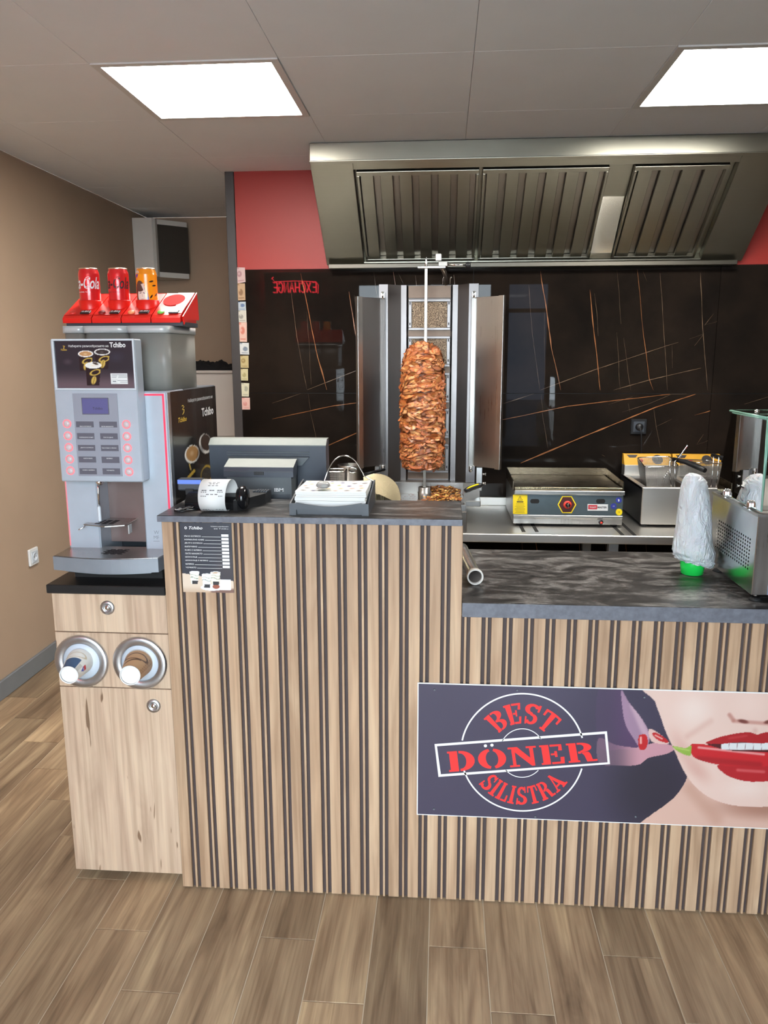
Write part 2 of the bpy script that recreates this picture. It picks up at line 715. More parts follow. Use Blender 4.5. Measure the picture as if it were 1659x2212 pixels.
# ---- ceiling with 60 cm tiles
ceiling = struct(bx(X0 - .1, X1 + .1, Y0 - .1, YFAR + .1, H + 0.016, H + 0.06).build('ceiling', CEILP))
CX0, CY0 = -1.173, 0.627
PANELS = [(-1.173, 0.627), (0.627, 0.627)]
tsrc = None
for i in range(-2, 11):
    for j in range(-6, 6):
        xa, ya = CX0 + .6 * i, CY0 + .6 * j
        if any(abs(xa - p[0]) < .01 and abs(ya - p[1]) < .01 for p in PANELS):
            continue
        lo, hi, l2, h2 = max(xa, X0), min(xa + .6, X1), max(ya, Y0), min(ya + .6, YFAR)
        if hi - lo < .02 or h2 - l2 < .02:
            continue
        cx, cy = xa + .3, ya + .3
        whole = hi - lo > .59 and h2 - l2 > .59
        if whole and tsrc is not None:
            copy_part(tsrc, ceiling, (cx, cy, H))
            continue
        o = bx(lo - cx + .0006, hi - cx - .0006, l2 - cy + .0006, h2 - cy - .0006, 0, 0.014, bev=0.0008).build('ceiling_tile', CEILP, ceiling, local=True)
        o.location = (cx, cy, H)
        if whole:
            tsrc = o

LEDM = emitmat('led_panel_glow', (1.0, 0.965, 0.90, 1), PANEL_STRENGTH)
plabels = ['bright square ceiling panel light above the coffee machine', 'bright square ceiling panel light in front of the steel hood']
for (xa, ya), lb in zip(PANELS, plabels):
    t = thing('panel_light', lb, 'ceiling light', (xa + .3, ya + .3, H), group='panel lights in the ceiling')
    f = MB()
    for (a, b, c, d) in ((.002, .598, .002, .027), (.002, .598, .573, .598), (.002, .027, .027, .573), (.573, .598, .027, .573)):
        f.box(xa + a, xa + b, ya + c, ya + d, H - 0.004, H + 0.012)
    f.build('frame', WHITE, t)
    bx(xa + .027, xa + .573, ya + .027, ya + .573, H - 0.001, H + 0.010).build('diffuser', LEDM, t)

# ---- walls
wall_left = struct(bx(X0 - .12, X0, Y0 - .12, YFAR + .12, 0, H).build('wall_left', WALLP))
wall_right = struct(bx(X1, X1 + .12, Y0 - .12, YFAR + .12, 0, H).build('wall_right', WALLP))
wall_far = struct(bx(X0, X1, YFAR, YFAR + .12, 0, H).build('wall_far', WALLP))
struct(bx(X0, X0 + .014, Y0, YFAR, 0.001, 0.088, bev=.003).build('baseboard_left', BASEB))
struct(bx(X0 + .014, -1.2, YFAR - .014, YFAR, 0.001, 0.088, bev=.003).build('baseboard_far', BASEB))

# back partition: dark edge profile, red band, glossy black marble-look slabs
wall_back = struct(bx(-1.145, X1, YB + .012, YB + .13, 0, H).build('wall_back', TRIMD))
struct(bx(-1.153, -1.108, YB - .004, YB + .134, 0, H, bev=.002).build('trim_1', TRIMD))
bx(-1.106, X1, YB + .001, YB + .0119, 1.951, H).build('red_panel', REDP, wall_back, label='glossy red wall panel above the black slabs')

MARBLE = bpy.data.materials.new('black_marble_slab')
MARBLE.use_nodes = True
_n = NT(MARBLE)
_f = _n.noise(_n.coord(), 3.0, 5, 0.6)
_n.link(_n.ramp(_f, [(0.35, rgb(22, 19, 17)), (0.7, rgb(38, 31, 26))]), _n.b.inputs['Base Color'])
_n.b.inputs['Roughness'].default_value = 0.012
_n.b.inputs['Specular IOR Level'].default_value = 0.16
VEINO = mat('orange_vein', rgb(150, 98, 62), 0.12, vary=0.35, vscale=14)
VEINT = mat('tan_vein', rgb(112, 92, 74), 0.12, vary=0.4, vscale=18)


def c3(x, y):
    return 1050 + x / 2.724, 560 + y / 2.724


UP_T = [([(250, 150), (275, 450), (315, 770)], .0022), ([(320, 770), (640, 650), (1060, 510), (1130, 490)], .0040),
        ([(750, 770), (960, 710), (1265, 640)], .0040), ([(1025, 80), (1050, 480), (1068, 770)], .0024),
        ([(1260, 80), (1275, 400), (1305, 770)], .0036), ([(1285, 390), (1340, 320)], .003), ([(1290, 385), (1375, 365)], .002),
        ([(1225, 510), (1280, 440)], .003), ([(1195, 470), (1280, 440)], .0016), ([(770, 430), (788, 770)], .0018),
        ([(810, 460), (850, 770)], .0018), ([(640, 200), (662, 450)], .0016), ([(770, 60), (795, 380)], .0018),
        ([(345, 300), (345, 740)], .0012), ([(920, 70), (945, 130)], .002), ([(1095, 500), (1097, 640)], .0012)]
UP_O = [([(320, 70), (345, 230), (385, 520), (440, 770)], .0058), ([(610, 180), (650, 560), (672, 770)], .0052),
        ([(890, 60), (930, 470), (960, 700), (985, 770)], .0030)]
LO_T = [([(100, 850), (280, 775)], .003), ([(330, 900), (365, 1110)], .0022), ([(985, 880), (1025, 1110)], .0022),
        ([(835, 850), (845, 900)], .002), ([(1240, 1090), (1280, 1030)], .003), ([(1240, 1092), (1480, 1010)], .002),
        ([(1000, 985), (1095, 940)], .002), ([(800, 900), (960, 850), (1090, 795), (1180, 785)], .0022), ([(325, 790), (335, 900)], .0018),
        ([(720, 855), (860, 810)], .0016), ([(700, 1160), (680, 1150)], .0016)]
LO_O = [([(95, 945), (480, 865), (1085, 772)], .0052), ([(205, 1199), (570, 1045), (1000, 870), (1235, 772)], .0075),
        ([(1225, 918), (1450, 860), (1600, 815)], .0040)]
SLABZ = [(1.3305, 1.9495), (0.7105, 1.3285), (0.1, 0.7085)]


def ribbon(mb, pts, w, y, xr):
    P = []
    for (a, b), (c, d) in zip(pts[:-1], pts[1:]):
        n = max(2, int(math.hypot(c - a, d - b) / 0.02))
        for i in range(n):
            t = i / n
            P.append((a + (c - a) * t, b + (d - b) * t))
    P.append(pts[-1])
    Q = []
    for i, (x, z) in enumerate(P):
        j = 0.0035 * mnoise.noise(Vector((x * 9 + w * 999, z * 9, 3.1)))
        Q.append((x + j, z + j * .6))
    n = len(Q)
    vs = []
    for i in range(n):
        a, b = Q[max(0, i - 1)], Q[min(n - 1, i + 1)]
        t = Vector((b[0] - a[0], b[1] - a[1])).normalized()
        ww = w * (0.35 + 0.75 * abs(mnoise.noise(Vector((Q[i][0] * 14, Q[i][1] * 14, w * 1e3)))) * 1.5)
        ww *= min(1, .35 + i * .25, .35 + (n - 1 - i) * .25)
        for s in (-1, 1):
            vs.append((min(max(Q[i][0] - t[1] * ww / 2 * s, xr[0]), xr[1]), y, Q[i][1] + t[0] * ww / 2 * s))
    mb.add(vs, [(2 * i, 2 * i + 1, 2 * i + 3, 2 * i + 2) for i in range(n - 1)])


yv = YB + 0.0005
for k in range(-1, 4):
    xa = 0.09 + 1.2 * k
    xr = (xa + .001, min(xa + 1.199, X1))
    if xr[1] - xr[0] < .05:
        continue
    for r, (za, zb) in enumerate(SLABZ):
        s = bx(xr[0], xr[1], YB + .001, YB + .0119, za, zb, bev=.0008).build('marble_slab', MARBLE, wall_back)
        up, ora = (UP_T, UP_O) if r % 2 == 0 else (LO_T, LO_O)
        dz = -1.24 if r == 2 else 0
        for nm, lst, m in (('vein', up, VEINT), ('vein', ora, VEINO)):
            mb = MB()
            for pts, w in lst:
                Q = []
                for p in pts:
                    x, z = atY(*c3(*p), YB)
                    Q.append((x + 1.2 * k, min(max(z + dz, za + .001), zb - .001)))
                ribbon(mb, Q, w, yv, xr)
            mb.build(nm, m, s)

# front wall behind the viewer, with shop windows and a door
wf = MB()
xs = [X0] + [t for w in WINDOWS for t in w] + [X1]
for i in range(0, len(xs), 2):
    wf.box(xs[i], xs[i + 1], Y0 - .12, Y0, 0, H)
for a, b in WINDOWS:
    wf.box(a, b, Y0 - .12, Y0, 2.34, H)
    wf.box(a, b, Y0 - .12, Y0, 0, 0.14)
wall_front = struct(wf.build('wall_front', WALLD))
DOORGL = glass('dimming_door_glass', (0.26, 0.29, 0.33, 1))  # tint added to dim the door's daylight and its reflection in the slabs
for i, (a, b) in enumerate(WINDOWS):
    w = struct(thing('window_%d' % (i + 1), 'tall shop window in the front wall', 'window', ((a + b) / 2, Y0, 0.14)))
    del w['label'], w['category']
    f = MB()
    for q in ((a, a + .05, .14, 2.34), (b - .05, b, .14, 2.34), (a, b, .14, .2), (a, b, 2.28, 2.34), (a, b, 1.98, 2.02)):
        f.box(q[0], q[1], Y0 - .08, Y0 - .02, q[2], q[3])
    f.build('window_frame', FRAMEW, w)
    bx(a + .05, b - .05, Y0 - .052, Y0 - .048, .2, 1.98).build('pane', GLASS if i == 0 else DOORGL, w)
    bx(a + .05, b - .05, Y0 - .052, Y0 - .048, 2.02, 2.28).build('pane', GLASS if i == 0 else DOORGL, w)
struct(bx(-14, 16, -22, Y0 - .12, -0.06, -0.02).build('ground', PAVE), 'grey pavement outside the shop windows')

# neon sign hanging inside by the front window (seen mirrored in the slabs)
NEON = emitmat('red_neon_glow', (1.0, 0.03, 0.05, 1), 26.0)
nx0, nz0 = -1.965, 2.195
t = thing('neon_sign_offscreen', 'red neon tube sign spelling EXCHANGE hung at the front window', 'neon sign', (-1.70, Y0 + .06, 2.19))
bx(-1.97, -1.43, Y0 + .045, Y0 + .05, 2.18, 2.375).build('backing', mat('dark_acrylic', rgb(20, 18, 22), 0.3, vary=.1), t)
STRK = {'E': [[(1, 0), (0, 0), (0, 1), (1, 1)], [(0, .5), (.8, .5)]], 'X': [[(0, 0), (1, 1)], [(0, 1), (1, 0)]],
        'C': [[(1, .15), (.7, 0), (.3, 0), (0, .3), (0, .7), (.3, 1), (.7, 1), (1, .85)]],
        'H': [[(0, 0), (0, 1)], [(1, 0), (1, 1)], [(0, .5), (1, .5)]], 'A': [[(0, 0), (.5, 1), (1, 0)], [(.2, .4), (.8, .4)]],
        'N': [[(0, 0), (0, 1), (1, 0), (1, 1)]],
        'G': [[(1, .85), (.7, 1), (.3, 1), (0, .7), (0, .3), (.3, 0), (.7, 0), (1, .2), (1, .5), (.6, .5)]]}
# the sign faces into the room, so its reading direction runs towards -X
for i, ch in enumerate('EXCHANGE'):
    mb = MB()
    for st in STRK[ch]:
        for off in (0.0, 0.008):
            mb.tube([(-1.455 - (i + p[0] * .72) * .062 - off, Y0 + .062, 2.2 + p[1] * .105 + off) for p in st], .0032, 6)
    mb.build('letter', NEON, t)
mb = MB().tube([(-1.44, Y0 + .062, 2.19), (-1.436, Y0 + .062, 2.28), (-1.46, Y0 + .062, 2.315), (-1.7, Y0 + .062, 2.325),
                (-1.92, Y0 + .062, 2.318), (-1.95, Y0 + .062, 2.36), (-1.93, Y0 + .062, 2.37), (-1.955, Y0 + .062, 2.345)], .0032, 6)
mb.build('tube_border', NEON, t)

# ---- things on the left wall and in the back room
t = thing('wall_socket', 'white square wall socket low on the taupe wall', 'socket', (X0, 1.567, .53))
bx(X0 + .0005, X0 + .012, 1.526, 1.608, .529, .611, bev=.003).build('frame', WHITE, t)
bx(X0 + .012, X0 + .015, 1.539, 1.595, .542, .598, bev=.001).build('insert', LGREY, t)
MB().lathe([(0.0205, .0), (.0205, .0028), (.0185, .0028), (.0175, -.0), (0, 0)], (X0 + .0155, 1.567, .570), 24, 0).build('recess', LGREY, t)
mb = MB()
for s in (-1, 1):
    mb.cyl((X0 + .0158, 1.567 + s * .0095, .57), (X0 + .0164, 1.567 + s * .0095, .57), .0025, n=10)
mb.build('contact_holes', BLACK, t)

t = thing('wall_speaker', 'white wall speaker with a dark grille high beside the ceiling', 'speaker', (X0 + .08, 3.22, 2.02))
mb = MB()
prof = [(-2.026, 3.100), (-1.90, 3.100), (-1.885, 3.120), (-1.885, 3.155), (-1.74, 3.300), (-1.745, 3.330), (-1.86, 3.370), (-2.026, 3.370)]
for za, zb in ((2.02, 2.052), (2.345, 2.375)):
    mb.prism(prof, 2, za, zb)
mb.prism([(-2.026, 3.100), (-1.90, 3.100), (-1.885, 3.120), (-1.885, 3.155), (-1.90, 3.170), (-2.026, 3.190)], 2, 2.052, 2.345)
mb.build('cabinet', mat('white_speaker_shell', rgb(206, 202, 194), .5, vary=.03), t)
mb = MB()
a, b = Vector((-1.888, 3.162)), Vector((-1.735, 3.308))
d = (b - a).normalized()
n = Vector((d.y, -d.x))
mb.prism([tuple(a), tuple(b), tuple(b - n * .05), tuple(a - n * .05)], 2, 2.053, 2.344)
mb.build('grille', mat('speaker_grille', rgb(62, 56, 48), .7, vary=.1, vscale=200), t)

t = thing('storage_cabinet', 'pale grey low cupboard standing in the back room', 'cupboard', (-1.66, 3.12, 0))
WCAB = mat('pale_cupboard', rgb(206, 198, 190), .5, vary=.02)
bx(-2.0, -1.32, 2.86, 3.36, 0.0, 0.98, bev=.004).build('lower_body', WCAB, t)
bx(-2.0, -1.32, 2.9, 3.36, 1.02, 1.415, bev=.004).build('upper_body', WCAB, t)
bx(-1.98, -1.34, 2.955, 3.35, .98, 1.02).build('recessed_joint', WCAB, t)
bx(-2.02, -1.31, 2.88, 3.37, 1.415, 1.432, bev=.004).build('top_panel', WCAB, t)
bx(-1.995, -1.665, 2.84, 2.86, .02, .96, bev=.003).build('door', WCAB, t)
bx(-1.655, -1.325, 2.84, 2.86, .02, .96, bev=.003).build('door', WCAB, t)
mb = MB()
N, Mx = 46, 16
vs = []
for i in range(N + 1):
    for j in range(Mx + 1):
        u, v = i / N, j / Mx
        edge = math.sin(PI * u) ** .5 * math.sin(PI * v) ** .5
        hh = edge * (.028 + .035 * mnoise.noise(Vector((u * 9, v * 4, 2))) + .02 * mnoise.noise(Vector((u * 25, v * 9, 5))) + .02)
        vs.append((-1.83 + .5 * u, 2.9 + .28 * v, 1.4335 + max(0, hh)))
mb.add(vs, [(i * (Mx + 1) + j, (i + 1) * (Mx + 1) + j, (i + 1) * (Mx + 1) + j + 1, i * (Mx + 1) + j + 1) for i in range(N) for j in range(Mx)], True)
mb.tube([(-1.73, 3.0, 1.45), (-1.70, 2.99, 1.49), (-1.675, 2.98, 1.515)], .007, 6)
tag(mb.build('jacket', mat('black_cloth', rgb(24, 22, 24), .95, vary=.2), base=(-1.58, 3.04, 1.4335)), 'crumpled black jacket lying on the pale cupboard', 'jacket')

# ================================================================== extractor hood
HX0, HX1 = -0.642, 1.372
HP1, HP2 = Vector((0, 1.606, 2.342)), Vector((0, 2.082, 1.966))
HD = (HP2 - HP1)
HL = HD.length
HD.normalize()
HN = Vector((0, HD.z, -HD.y))            # towards the viewer and down


def hp(x, s, h=0.0):
    p = HP1 + HD * s + HN * h
    return (x, p.y, p.z)


def hs(px, py, h=0.0):
    """pixel -> (x, s) on the sloping underside, h out of it"""
    d = Vector(ray(px, py))
    c = Vector(CPOS)
    o = HP1 + HN * h
    t = (o - c).dot(HN) / d.dot(HN)
    p = c + d * t
    return p.x, (p - HP1).dot(HD)


def hbox(mb, x0, x1, s0, s1, h0, h1):
    M = Matrix(((1, 0, 0, 0), (0, HD.y, HN.y, HP1.y), (0, HD.z, HN.z, HP1.z), (0, 0, 0, 1)))
    return mb.box(x0, x1, s0, s1, h0, h1, bev=0.0015, M=M)


hood = thing('extractor_hood', 'long stainless steel extractor hood over the cooking line', 'range hood', (0.36, 1.85, 1.945))
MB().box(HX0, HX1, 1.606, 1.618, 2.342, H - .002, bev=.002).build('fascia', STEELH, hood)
mb = MB()
hbox(mb, HX0, HX1, -.006, .010, -.002, .004)
mb.build('lip', STEELH, hood)
ox0, os0 = hs(764, 372)
ox1, _ = hs(1588, 355)
ox1 += .015
os0 = 0.045
os1 = HL - 0.012
mb = MB()
hbox(mb, HX0, ox0, 0.008, HL, -.004, 0)
hbox(mb, ox1, HX1, 0.008, HL, -.004, 0)
hbox(mb, ox0, ox1, 0.008, os0, -.004, 0)
hbox(mb, ox0, ox1, os1, HL, -.004, 0)
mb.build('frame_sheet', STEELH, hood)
mb = MB()
hbox(mb, ox0, ox1, os0 - .004, HL, -.044, -.040)
hbox(mb, ox0, ox1, os1, os1 + .003, -.042, -.004)
hbox(mb, ox0 - .003, ox0, os0, os1, -.042, -.004)
hbox(mb, ox1, ox1 + .003, os0, os1, -.042, -.004)
mb.build('recess', STEELH, hood)
mb = MB()
for x in (HX0, HX1 - .004):
    mb.prism([(1.61, H - .002), (1.61, 2.342), (2.082, 1.966), (2.1085, 1.966), (2.1085, H - .002)], 0, x + .0005, x + .0035)
mb.build('end_panel', STEELH, hood)
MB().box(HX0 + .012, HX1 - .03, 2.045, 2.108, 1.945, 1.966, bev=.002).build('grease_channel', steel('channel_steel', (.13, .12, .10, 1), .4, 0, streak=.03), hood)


def baffle_filter(x0, x1, nb):
    s0, s1 = os0 + .016, os1 - .004
    f = MB()
    hbox(f, x0, x1, s0, s0 + .022, -.030, -.004)
    hbox(f, x0, x1, s1 - .012, s1, -.030, -.006)
    hbox(f, x0, x0 + .012, s0 + .022, s1 - .012, -.030, -.004)
    hbox(f, x1 - .012, x1, s0 + .022, s1 - .012, -.030, -.004)
    fo = f.build('filter_frame', STEELH, hood)
    w = (x1 - x0 - .024)
    p = w / nb
    for i in range(nb):
        a = x0 + .012 + i * p
        b = MB()
        hbox(b, a + p * .06, a + p * .70, s0 + .022, s1 - .012, -.010, -.007)          # front baffle
        hbox(b, a + p * .06, a + p * .09, s0 + .022, s1 - .012, -.020, -.0071)
        hbox(b, a + p * .67, a + p * .70, s0 + .022, s1 - .012, -.020, -.0071)
        b.build('baffle', STEELH, fo)
    b = MB()
    hbox(b, x0 + .012, x1 - .012, s0 + .022, s1 - .012, -.034, -.031)
    b.build('back_baffles', STEELD, fo)


BRIGHT = steel('polished_plate', (.85, .83, .76, 1), .14, 0, streak=.03)
fx = [hs(768, 380)[0] + .004, hs(1035, 376)[0], hs(1043, 376)[0], hs(1316, 370)[0], hs(1372, 366)[0], ox1 - .03]
baffle_filter(fx[0], fx[1], 6)
baffle_filter(fx[2], fx[3], 6)
baffle_filter(fx[4], fx[5], 4)
a_, b_ = fx[3] + .004, fx[4] - .004
MB().add([hp(a_, os0 + .2, -.038), hp(b_, os0 + .2, -.038), hp(b_, os1 - .004, -.006), hp(a_, os1 - .004, -.006),
          hp(a_, os0 + .2, -.0395), hp(b_, os0 + .2, -.0395), hp(b_, os1 - .004, -.0075), hp(a_, os1 - .004, -.0075)],
         [(0, 1, 2, 3), (7, 6, 5, 4), (0, 4, 5, 1), (1, 5, 6, 2), (2, 6, 7, 3), (3, 7, 4, 0)]).build('blank_plate', BRIGHT, hood)

# ================================================================== counters
LEDGEZ0, LEDGEZ1 = 1.092, 1.110
LOWZ0, LOWZ1 = 0.847, 0.887
STONE = bpy.data.materials.new('dark_stone_laminate')
STONE.use_nodes = True
_n = NT(STONE)
_v = _n.coord((1, 2.2, 1), rand=2.0)
_a = _n.noise(_v, 6, 9, 0.72, 1.4)
_b = _n.noise(_v, 38, 5, 0.7)
_c = _n.ramp(_a, [(0.40, rgb(32, 30, 29)), (0.5, rgb(56, 53, 51)), (0.60, rgb(104, 101, 98))])
_d = _n.ramp(_b, [(0.40, (0.6, 0.6, 0.61)), (0.52, (1, 1, 1)), (0.62, (1.7, 1.7, 1.74))])
_n.link(_n.mix(0.8, _c, _d, 'MULTIPLY'), _n.b.inputs['Base Color'])
_n.b.inputs['Roughness'].default_value = 0.34
_n.bump(_b, 0.25, 0.0008)
EDGE = mat('stone_edge_band', rgb(96, 98, 106), 0.5, vary=0.2, vscale=60)
SLATBACK = mat('dark_slat_backing', rgb(66, 54, 52), 0.7, vary=0.08)

SW, SG, ST, SD = 0.0298, 0.0094, 0.0062, 0.010       # wide slat, groove, thin slat, depth
wide_m = thin_m = None


def slatted(root, x_start, pitch, n, xlo, xhi, z1, first=None):
    zc = z1 / 2
    hz = (z1 - .004) / 2
    ws = MB().box(-SW / 2, SW / 2, 0, SD, -hz, hz, bev=0.0012)
    ts = MB().box(-ST / 2, ST / 2, 0, SD, -hz, hz, bev=0.0008)
    wo = to = None
    for k in range(n):
        xa = x_start + pitch * k
        if xlo - .003 <= xa and xa + SW <= xhi + .002:
            loc = (xa + SW / 2 - root.location.x, 0 - root.location.y, zc + .002)
            if wo is None:
                wo = ws.build('slat', SLAT, root, local=True)
                wo.location = loc
            else:
                copy_part(wo, root, loc)
        xt = xa - SG - ST
        if xlo <= xt and xt + ST <= xhi:
            loc = (xt + ST / 2 - root.location.x, 0 - root.location.y, zc + .002)
            if to is None:
                to = ts.build('slat', SLAT, root, local=True)
                to.location = loc
            else:
                copy_part(to, root, loc)


bar = thing('bar_counter', 'tall oak-slatted counter section carrying the cash register', 'counter', (-0.395, 0.13, 0))
bx(-.790, .0, SD, SD + .018, .002, LEDGEZ0).build('backing_panel', SLATBACK, bar)
bx(-.790, -.772, SD + .018, .245, .002, LEDGEZ0).build('end_panel', SLAT, bar)
bx(-.018, .0, SD + .018, .245, .002, LEDGEZ0).build('end_panel', SLAT, bar)
bx(-.772, -.018, .227, .245, .002, LEDGEZ0).build('back_panel', SLATBACK, bar)
slatted(bar, -0.7920, 0.0546, 16, -.795, .003, LEDGEZ0)
led = bx(-.801, .001, -.008, .252, LEDGEZ0 + .0005, LEDGEZ1, bev=.0015).build('bar_ledge', STONE, base=(-.4, .12, LEDGEZ0 + .0005))
tag(led, 'narrow dark stone-look ledge topping the tall slatted counter', 'worktop')
bx(-.800, .0, -.0088, -.0081, LEDGEZ0 + .001, LEDGEZ1 - .0012).build('edge_band', EDGE, led)

low = thing('low_counter', 'low oak-slatted counter section carrying the big banner', 'counter', (1.1, 0.3, 0))
bx(.0012, 2.2, SD, SD + .018, .002, LOWZ0).build('backing_panel', SLATBACK, low)
bx(2.182, 2.2, SD + .018, .56, .002, LOWZ0).build('end_panel', SLAT, low)
bx(.0012, 2.182, .542, .56, .25, LOWZ0).build('back_panel', SLATBACK, low)
slatted(low, 0.0258, 0.0554, 39, .002, 2.2, LOWZ0)
lw = bx(.003, 2.21, -.004, .578, LOWZ0 + .0005, LOWZ1, bev=.0015).build('low_worktop', STONE, base=(1.1, .29, LOWZ0 + .0005))
tag(lw, 'broad dark stone-look worktop on the low slatted counter', 'worktop')
bx(.004, 2.2, -.0048, -.0041, LOWZ0 + .001, LOWZ1 - .0012).build('edge_band', EDGE, lw)
pw = thing('register_shelf', 'dark shelf behind the tall counter under the cash register', 'shelf', (-.4, .42, 0))
bx(-.79, .0, .2535, .578, LOWZ0, LOWZ1, bev=.0015).build('top', STONE, pw)
bx(-.79, -.772, .26, .57, .002, LOWZ0).build('side_panel', SLATBACK, pw)
bx(-.018, .0, .26, .57, .002, LOWZ0).build('side_panel', SLATBACK, pw)

# ================================================================== the banner
BX0, BX1, BZ0, BZ1, BYF = -0.112, 1.09, 0.268, 0.660, -0.0035


def c6(x, y):
    return 880 + x / 2.1297, 1440 + y / 2.1297


def bw(x, y):
    """banner crop coordinates -> (X, Z)"""
    return atY(*c6(x, y), BYF)


banner = thing('banner', 'printed banner with red lettering and a red-lipped mouth biting a chilli', 'sign', (0.49, 0, BZ0))
bx(BX0, BX1, BYF + .0004, -.0004, BZ0, BZ1, bev=.0004).build('board', WHITE, banner)


def banner_paint(X, Z):
    P = np.stack([X, np.full_like(X, BYF), Z], -1)
    px, py = topix(P)
    U, V = (px - 880) * 2.1297, (py - 1440) * 2.1297
    C = np.tile(np.array([62, 54, 76]) / 255.0, (len(U), 1))
    C = lay(C, soft(U, 1250, 500) * .30, (78, 70, 92))
    C = lay(C, soft(ell(U, V, 1130, 560, 300, 330), 1, .2) * .6, (34, 28, 38))
    C = lay(C, soft(ell(U, V, 560, 120, 420, 200), 1, .1) * .25, (96, 88, 112))
    # hand holding the chilli
    hand = smoothpoly([(985, 110), (1020, 165), (1075, 235), (1110, 300), (1108, 360), (1075, 378), (1040, 330), (1005, 270), (990, 200)])
    thumb = smoothpoly([(880, 330), (960, 360), (1060, 372), (1130, 352), (1200, 358), (1230, 378), (1190, 402), (1110, 420), (1060, 452), (960, 455), (880, 440)])
    fore = smoothpoly([(880, 100), (985, 110), (1010, 200), (1040, 330), (1080, 372), (990, 380), (880, 360)])
    C = lay(C, inpoly(U, V, fore) * (.25 + .45 * soft(U, 900, 1040)), (96, 62, 104))
    C = lay(C, inpoly(U, V, thumb) * (.35 + .65 * soft(U, 940, 1080)), (206, 150, 160))
    C = lay(C, inpoly(U, V, hand) * .9, (176, 140, 164))
    C = lay(C, inpoly(U, V, hand) * soft(seg(U, V, 1040, 180, 1100, 320), 26, 4) * .6, (222, 186, 196))
    fore2 = smoothpoly([(1110, 288), (1150, 302), (1200, 345), (1190, 356), (1125, 345)])
    C = lay(C, inpoly(U, V, fore2), (232, 190, 180))
    nail = smoothpoly([(1064, 322), (1078, 312), (1100, 316), (1106, 350), (1094, 380), (1072, 382), (1062, 358)])
    C = lay(C, inpoly(U, V, nail), (196, 24, 30))
    C = lay(C, soft(seg(U, V, 1074, 326, 1074, 352), 7, 2), (246, 178, 168))
    nail2 = smoothpoly([(1126, 308), (1150, 306), (1198, 340), (1190, 350), (1150, 336)])
    C = lay(C, inpoly(U, V, nail2), (196, 24, 30))
    C = lay(C, soft(seg(U, V, 1140, 316, 1172, 332), 5, 1), (246, 178, 168))
    # neck and shoulder
    neck = smoothpoly([(1040, 745), (1110, 690), (1230, 600), (1290, 500), (1270, 440), (1500, 420), (2300, 420), (2300, 800), (1000, 800)], 4)
    mneck = inpoly(U, V, neck)
    C = lay(C, mneck, (226, 184, 166))
    C = lay(C, mneck * soft(ell(U, V, 1660, 640, 330, 90), 1, .2) * .75, (164, 112, 92))
    C = lay(C, mneck * soft(seg(U, V, 1300, 560, 1420, 700), 60, 0) * .35, (180, 128, 106))
    # face
    face = smoothpoly([(1125, 60), (1140, 160), (1165, 230), (1185, 290), (1230, 390), (1290, 510), (1370, 590), (1470, 632), (1580, 645),
                       (1690, 640), (1790, 610), (1880, 540), (1950, 440), (1990, 300), (2010, 60)], 5)
    mf = inpoly(U, V, face)
    C = lay(C, mf, (240, 206, 192))
    C = lay(C, mf * soft(ell(U, V, 1320, 200, 130, 120), 1, 0) * .75, (250, 228, 216))
    C = lay(C, mf * soft(ell(U, V, 1560, 560, 150, 70), 1, 0) * .6, (250, 226, 214))
    C = lay(C, mf * soft(ell(U, V, 1265, 380, 60, 160, -.5), 1, 0) * .5, (214, 160, 146))
    C = lay(C, mf * soft(ell(U, V, 1340, 480, 110, 60, .8), 1, 0) * .45, (206, 148, 132))
    C = lay(C, mf * soft(seg(U, V, 1290, 320, 1395, 250), 26, 0) * .30, (204, 150, 134))
    C = lay(C, mf * soft(ell(U, V, 1390, 400, 55, 60), 1, 0) * .55, (196, 128, 112))
    # nose
    C = lay(C, mf * soft(ell(U, V, 1575, 170, 120, 110), 1, 0) * .6, (248, 216, 202))
    C = lay(C, mf * soft(seg(U, V, 1482, 222, 1500, 246), 16, 2) * .7, (186, 122, 108))
    C = lay(C, mf * soft(seg(U, V, 1500, 250, 1660, 262), 14, 2) * .6, (190, 124, 110))
    C = lay(C, mf * soft(ell(U, V, 1545, 252, 34, 12, .2), 1, .4), (122, 62, 54))
    C = lay(C, mf * soft(ell(U, V, 1662, 254, 30, 12, -.2), 1, .4), (122, 62, 54))
    C = lay(C, mf * soft(ell(U, V, 1600, 296, 22, 26), 1, 0) * .4, (206, 150, 136))
    # mouth
    upl = smoothpoly([(1372, 352), (1430, 326), (1510, 308), (1572, 302), (1610, 312), (1650, 302), (1716, 308), (1790, 328), (1840, 352),
                      (1790, 356), (1690, 352), (1610, 352), (1520, 348), (1440, 356)])
    inn = smoothpoly([(1380, 352), (1450, 346), (1610, 348), (1760, 346), (1835, 352), (1780, 400), (1610, 412), (1440, 392)])
    lol = smoothpoly([(1425, 455), (1500, 450), (1610, 456), (1720, 450), (1790, 455), (1760, 496), (1690, 522), (1610, 530), (1540, 524), (1470, 500)])
    C = lay(C, inpoly(U, V, inn), (84, 20, 24))
    for i in range(9):
        cx = 1462 + i * 37
        C = lay(C, soft(np.maximum(np.abs(U - cx) / 19, np.abs(V - 367) / 17), 1.02, .86), (232, 232, 232))
    C = lay(C, inpoly(U, V, upl), (178, 24, 32))
    C = lay(C, inpoly(U, V, upl) * soft(seg(U, V, 1480, 330, 1560, 318), 9, 1) * .4, (216, 84, 84))
    C = lay(C, inpoly(U, V, lol), (186, 28, 36))
    C = lay(C, inpoly(U, V, lol) * soft(seg(U, V, 1520, 476, 1640, 484), 12, 1) * .6, (232, 120, 118))
    # chilli
    ch = smoothpoly([(1302, 365), (1322, 354), (1380, 360), (1460, 382), (1560, 392), (1700, 392), (1830, 378), (1910, 350), (1925, 352), (1880, 400),
                     (1760, 448), (1620, 460), (1480, 458), (1380, 440), (1316, 415)])
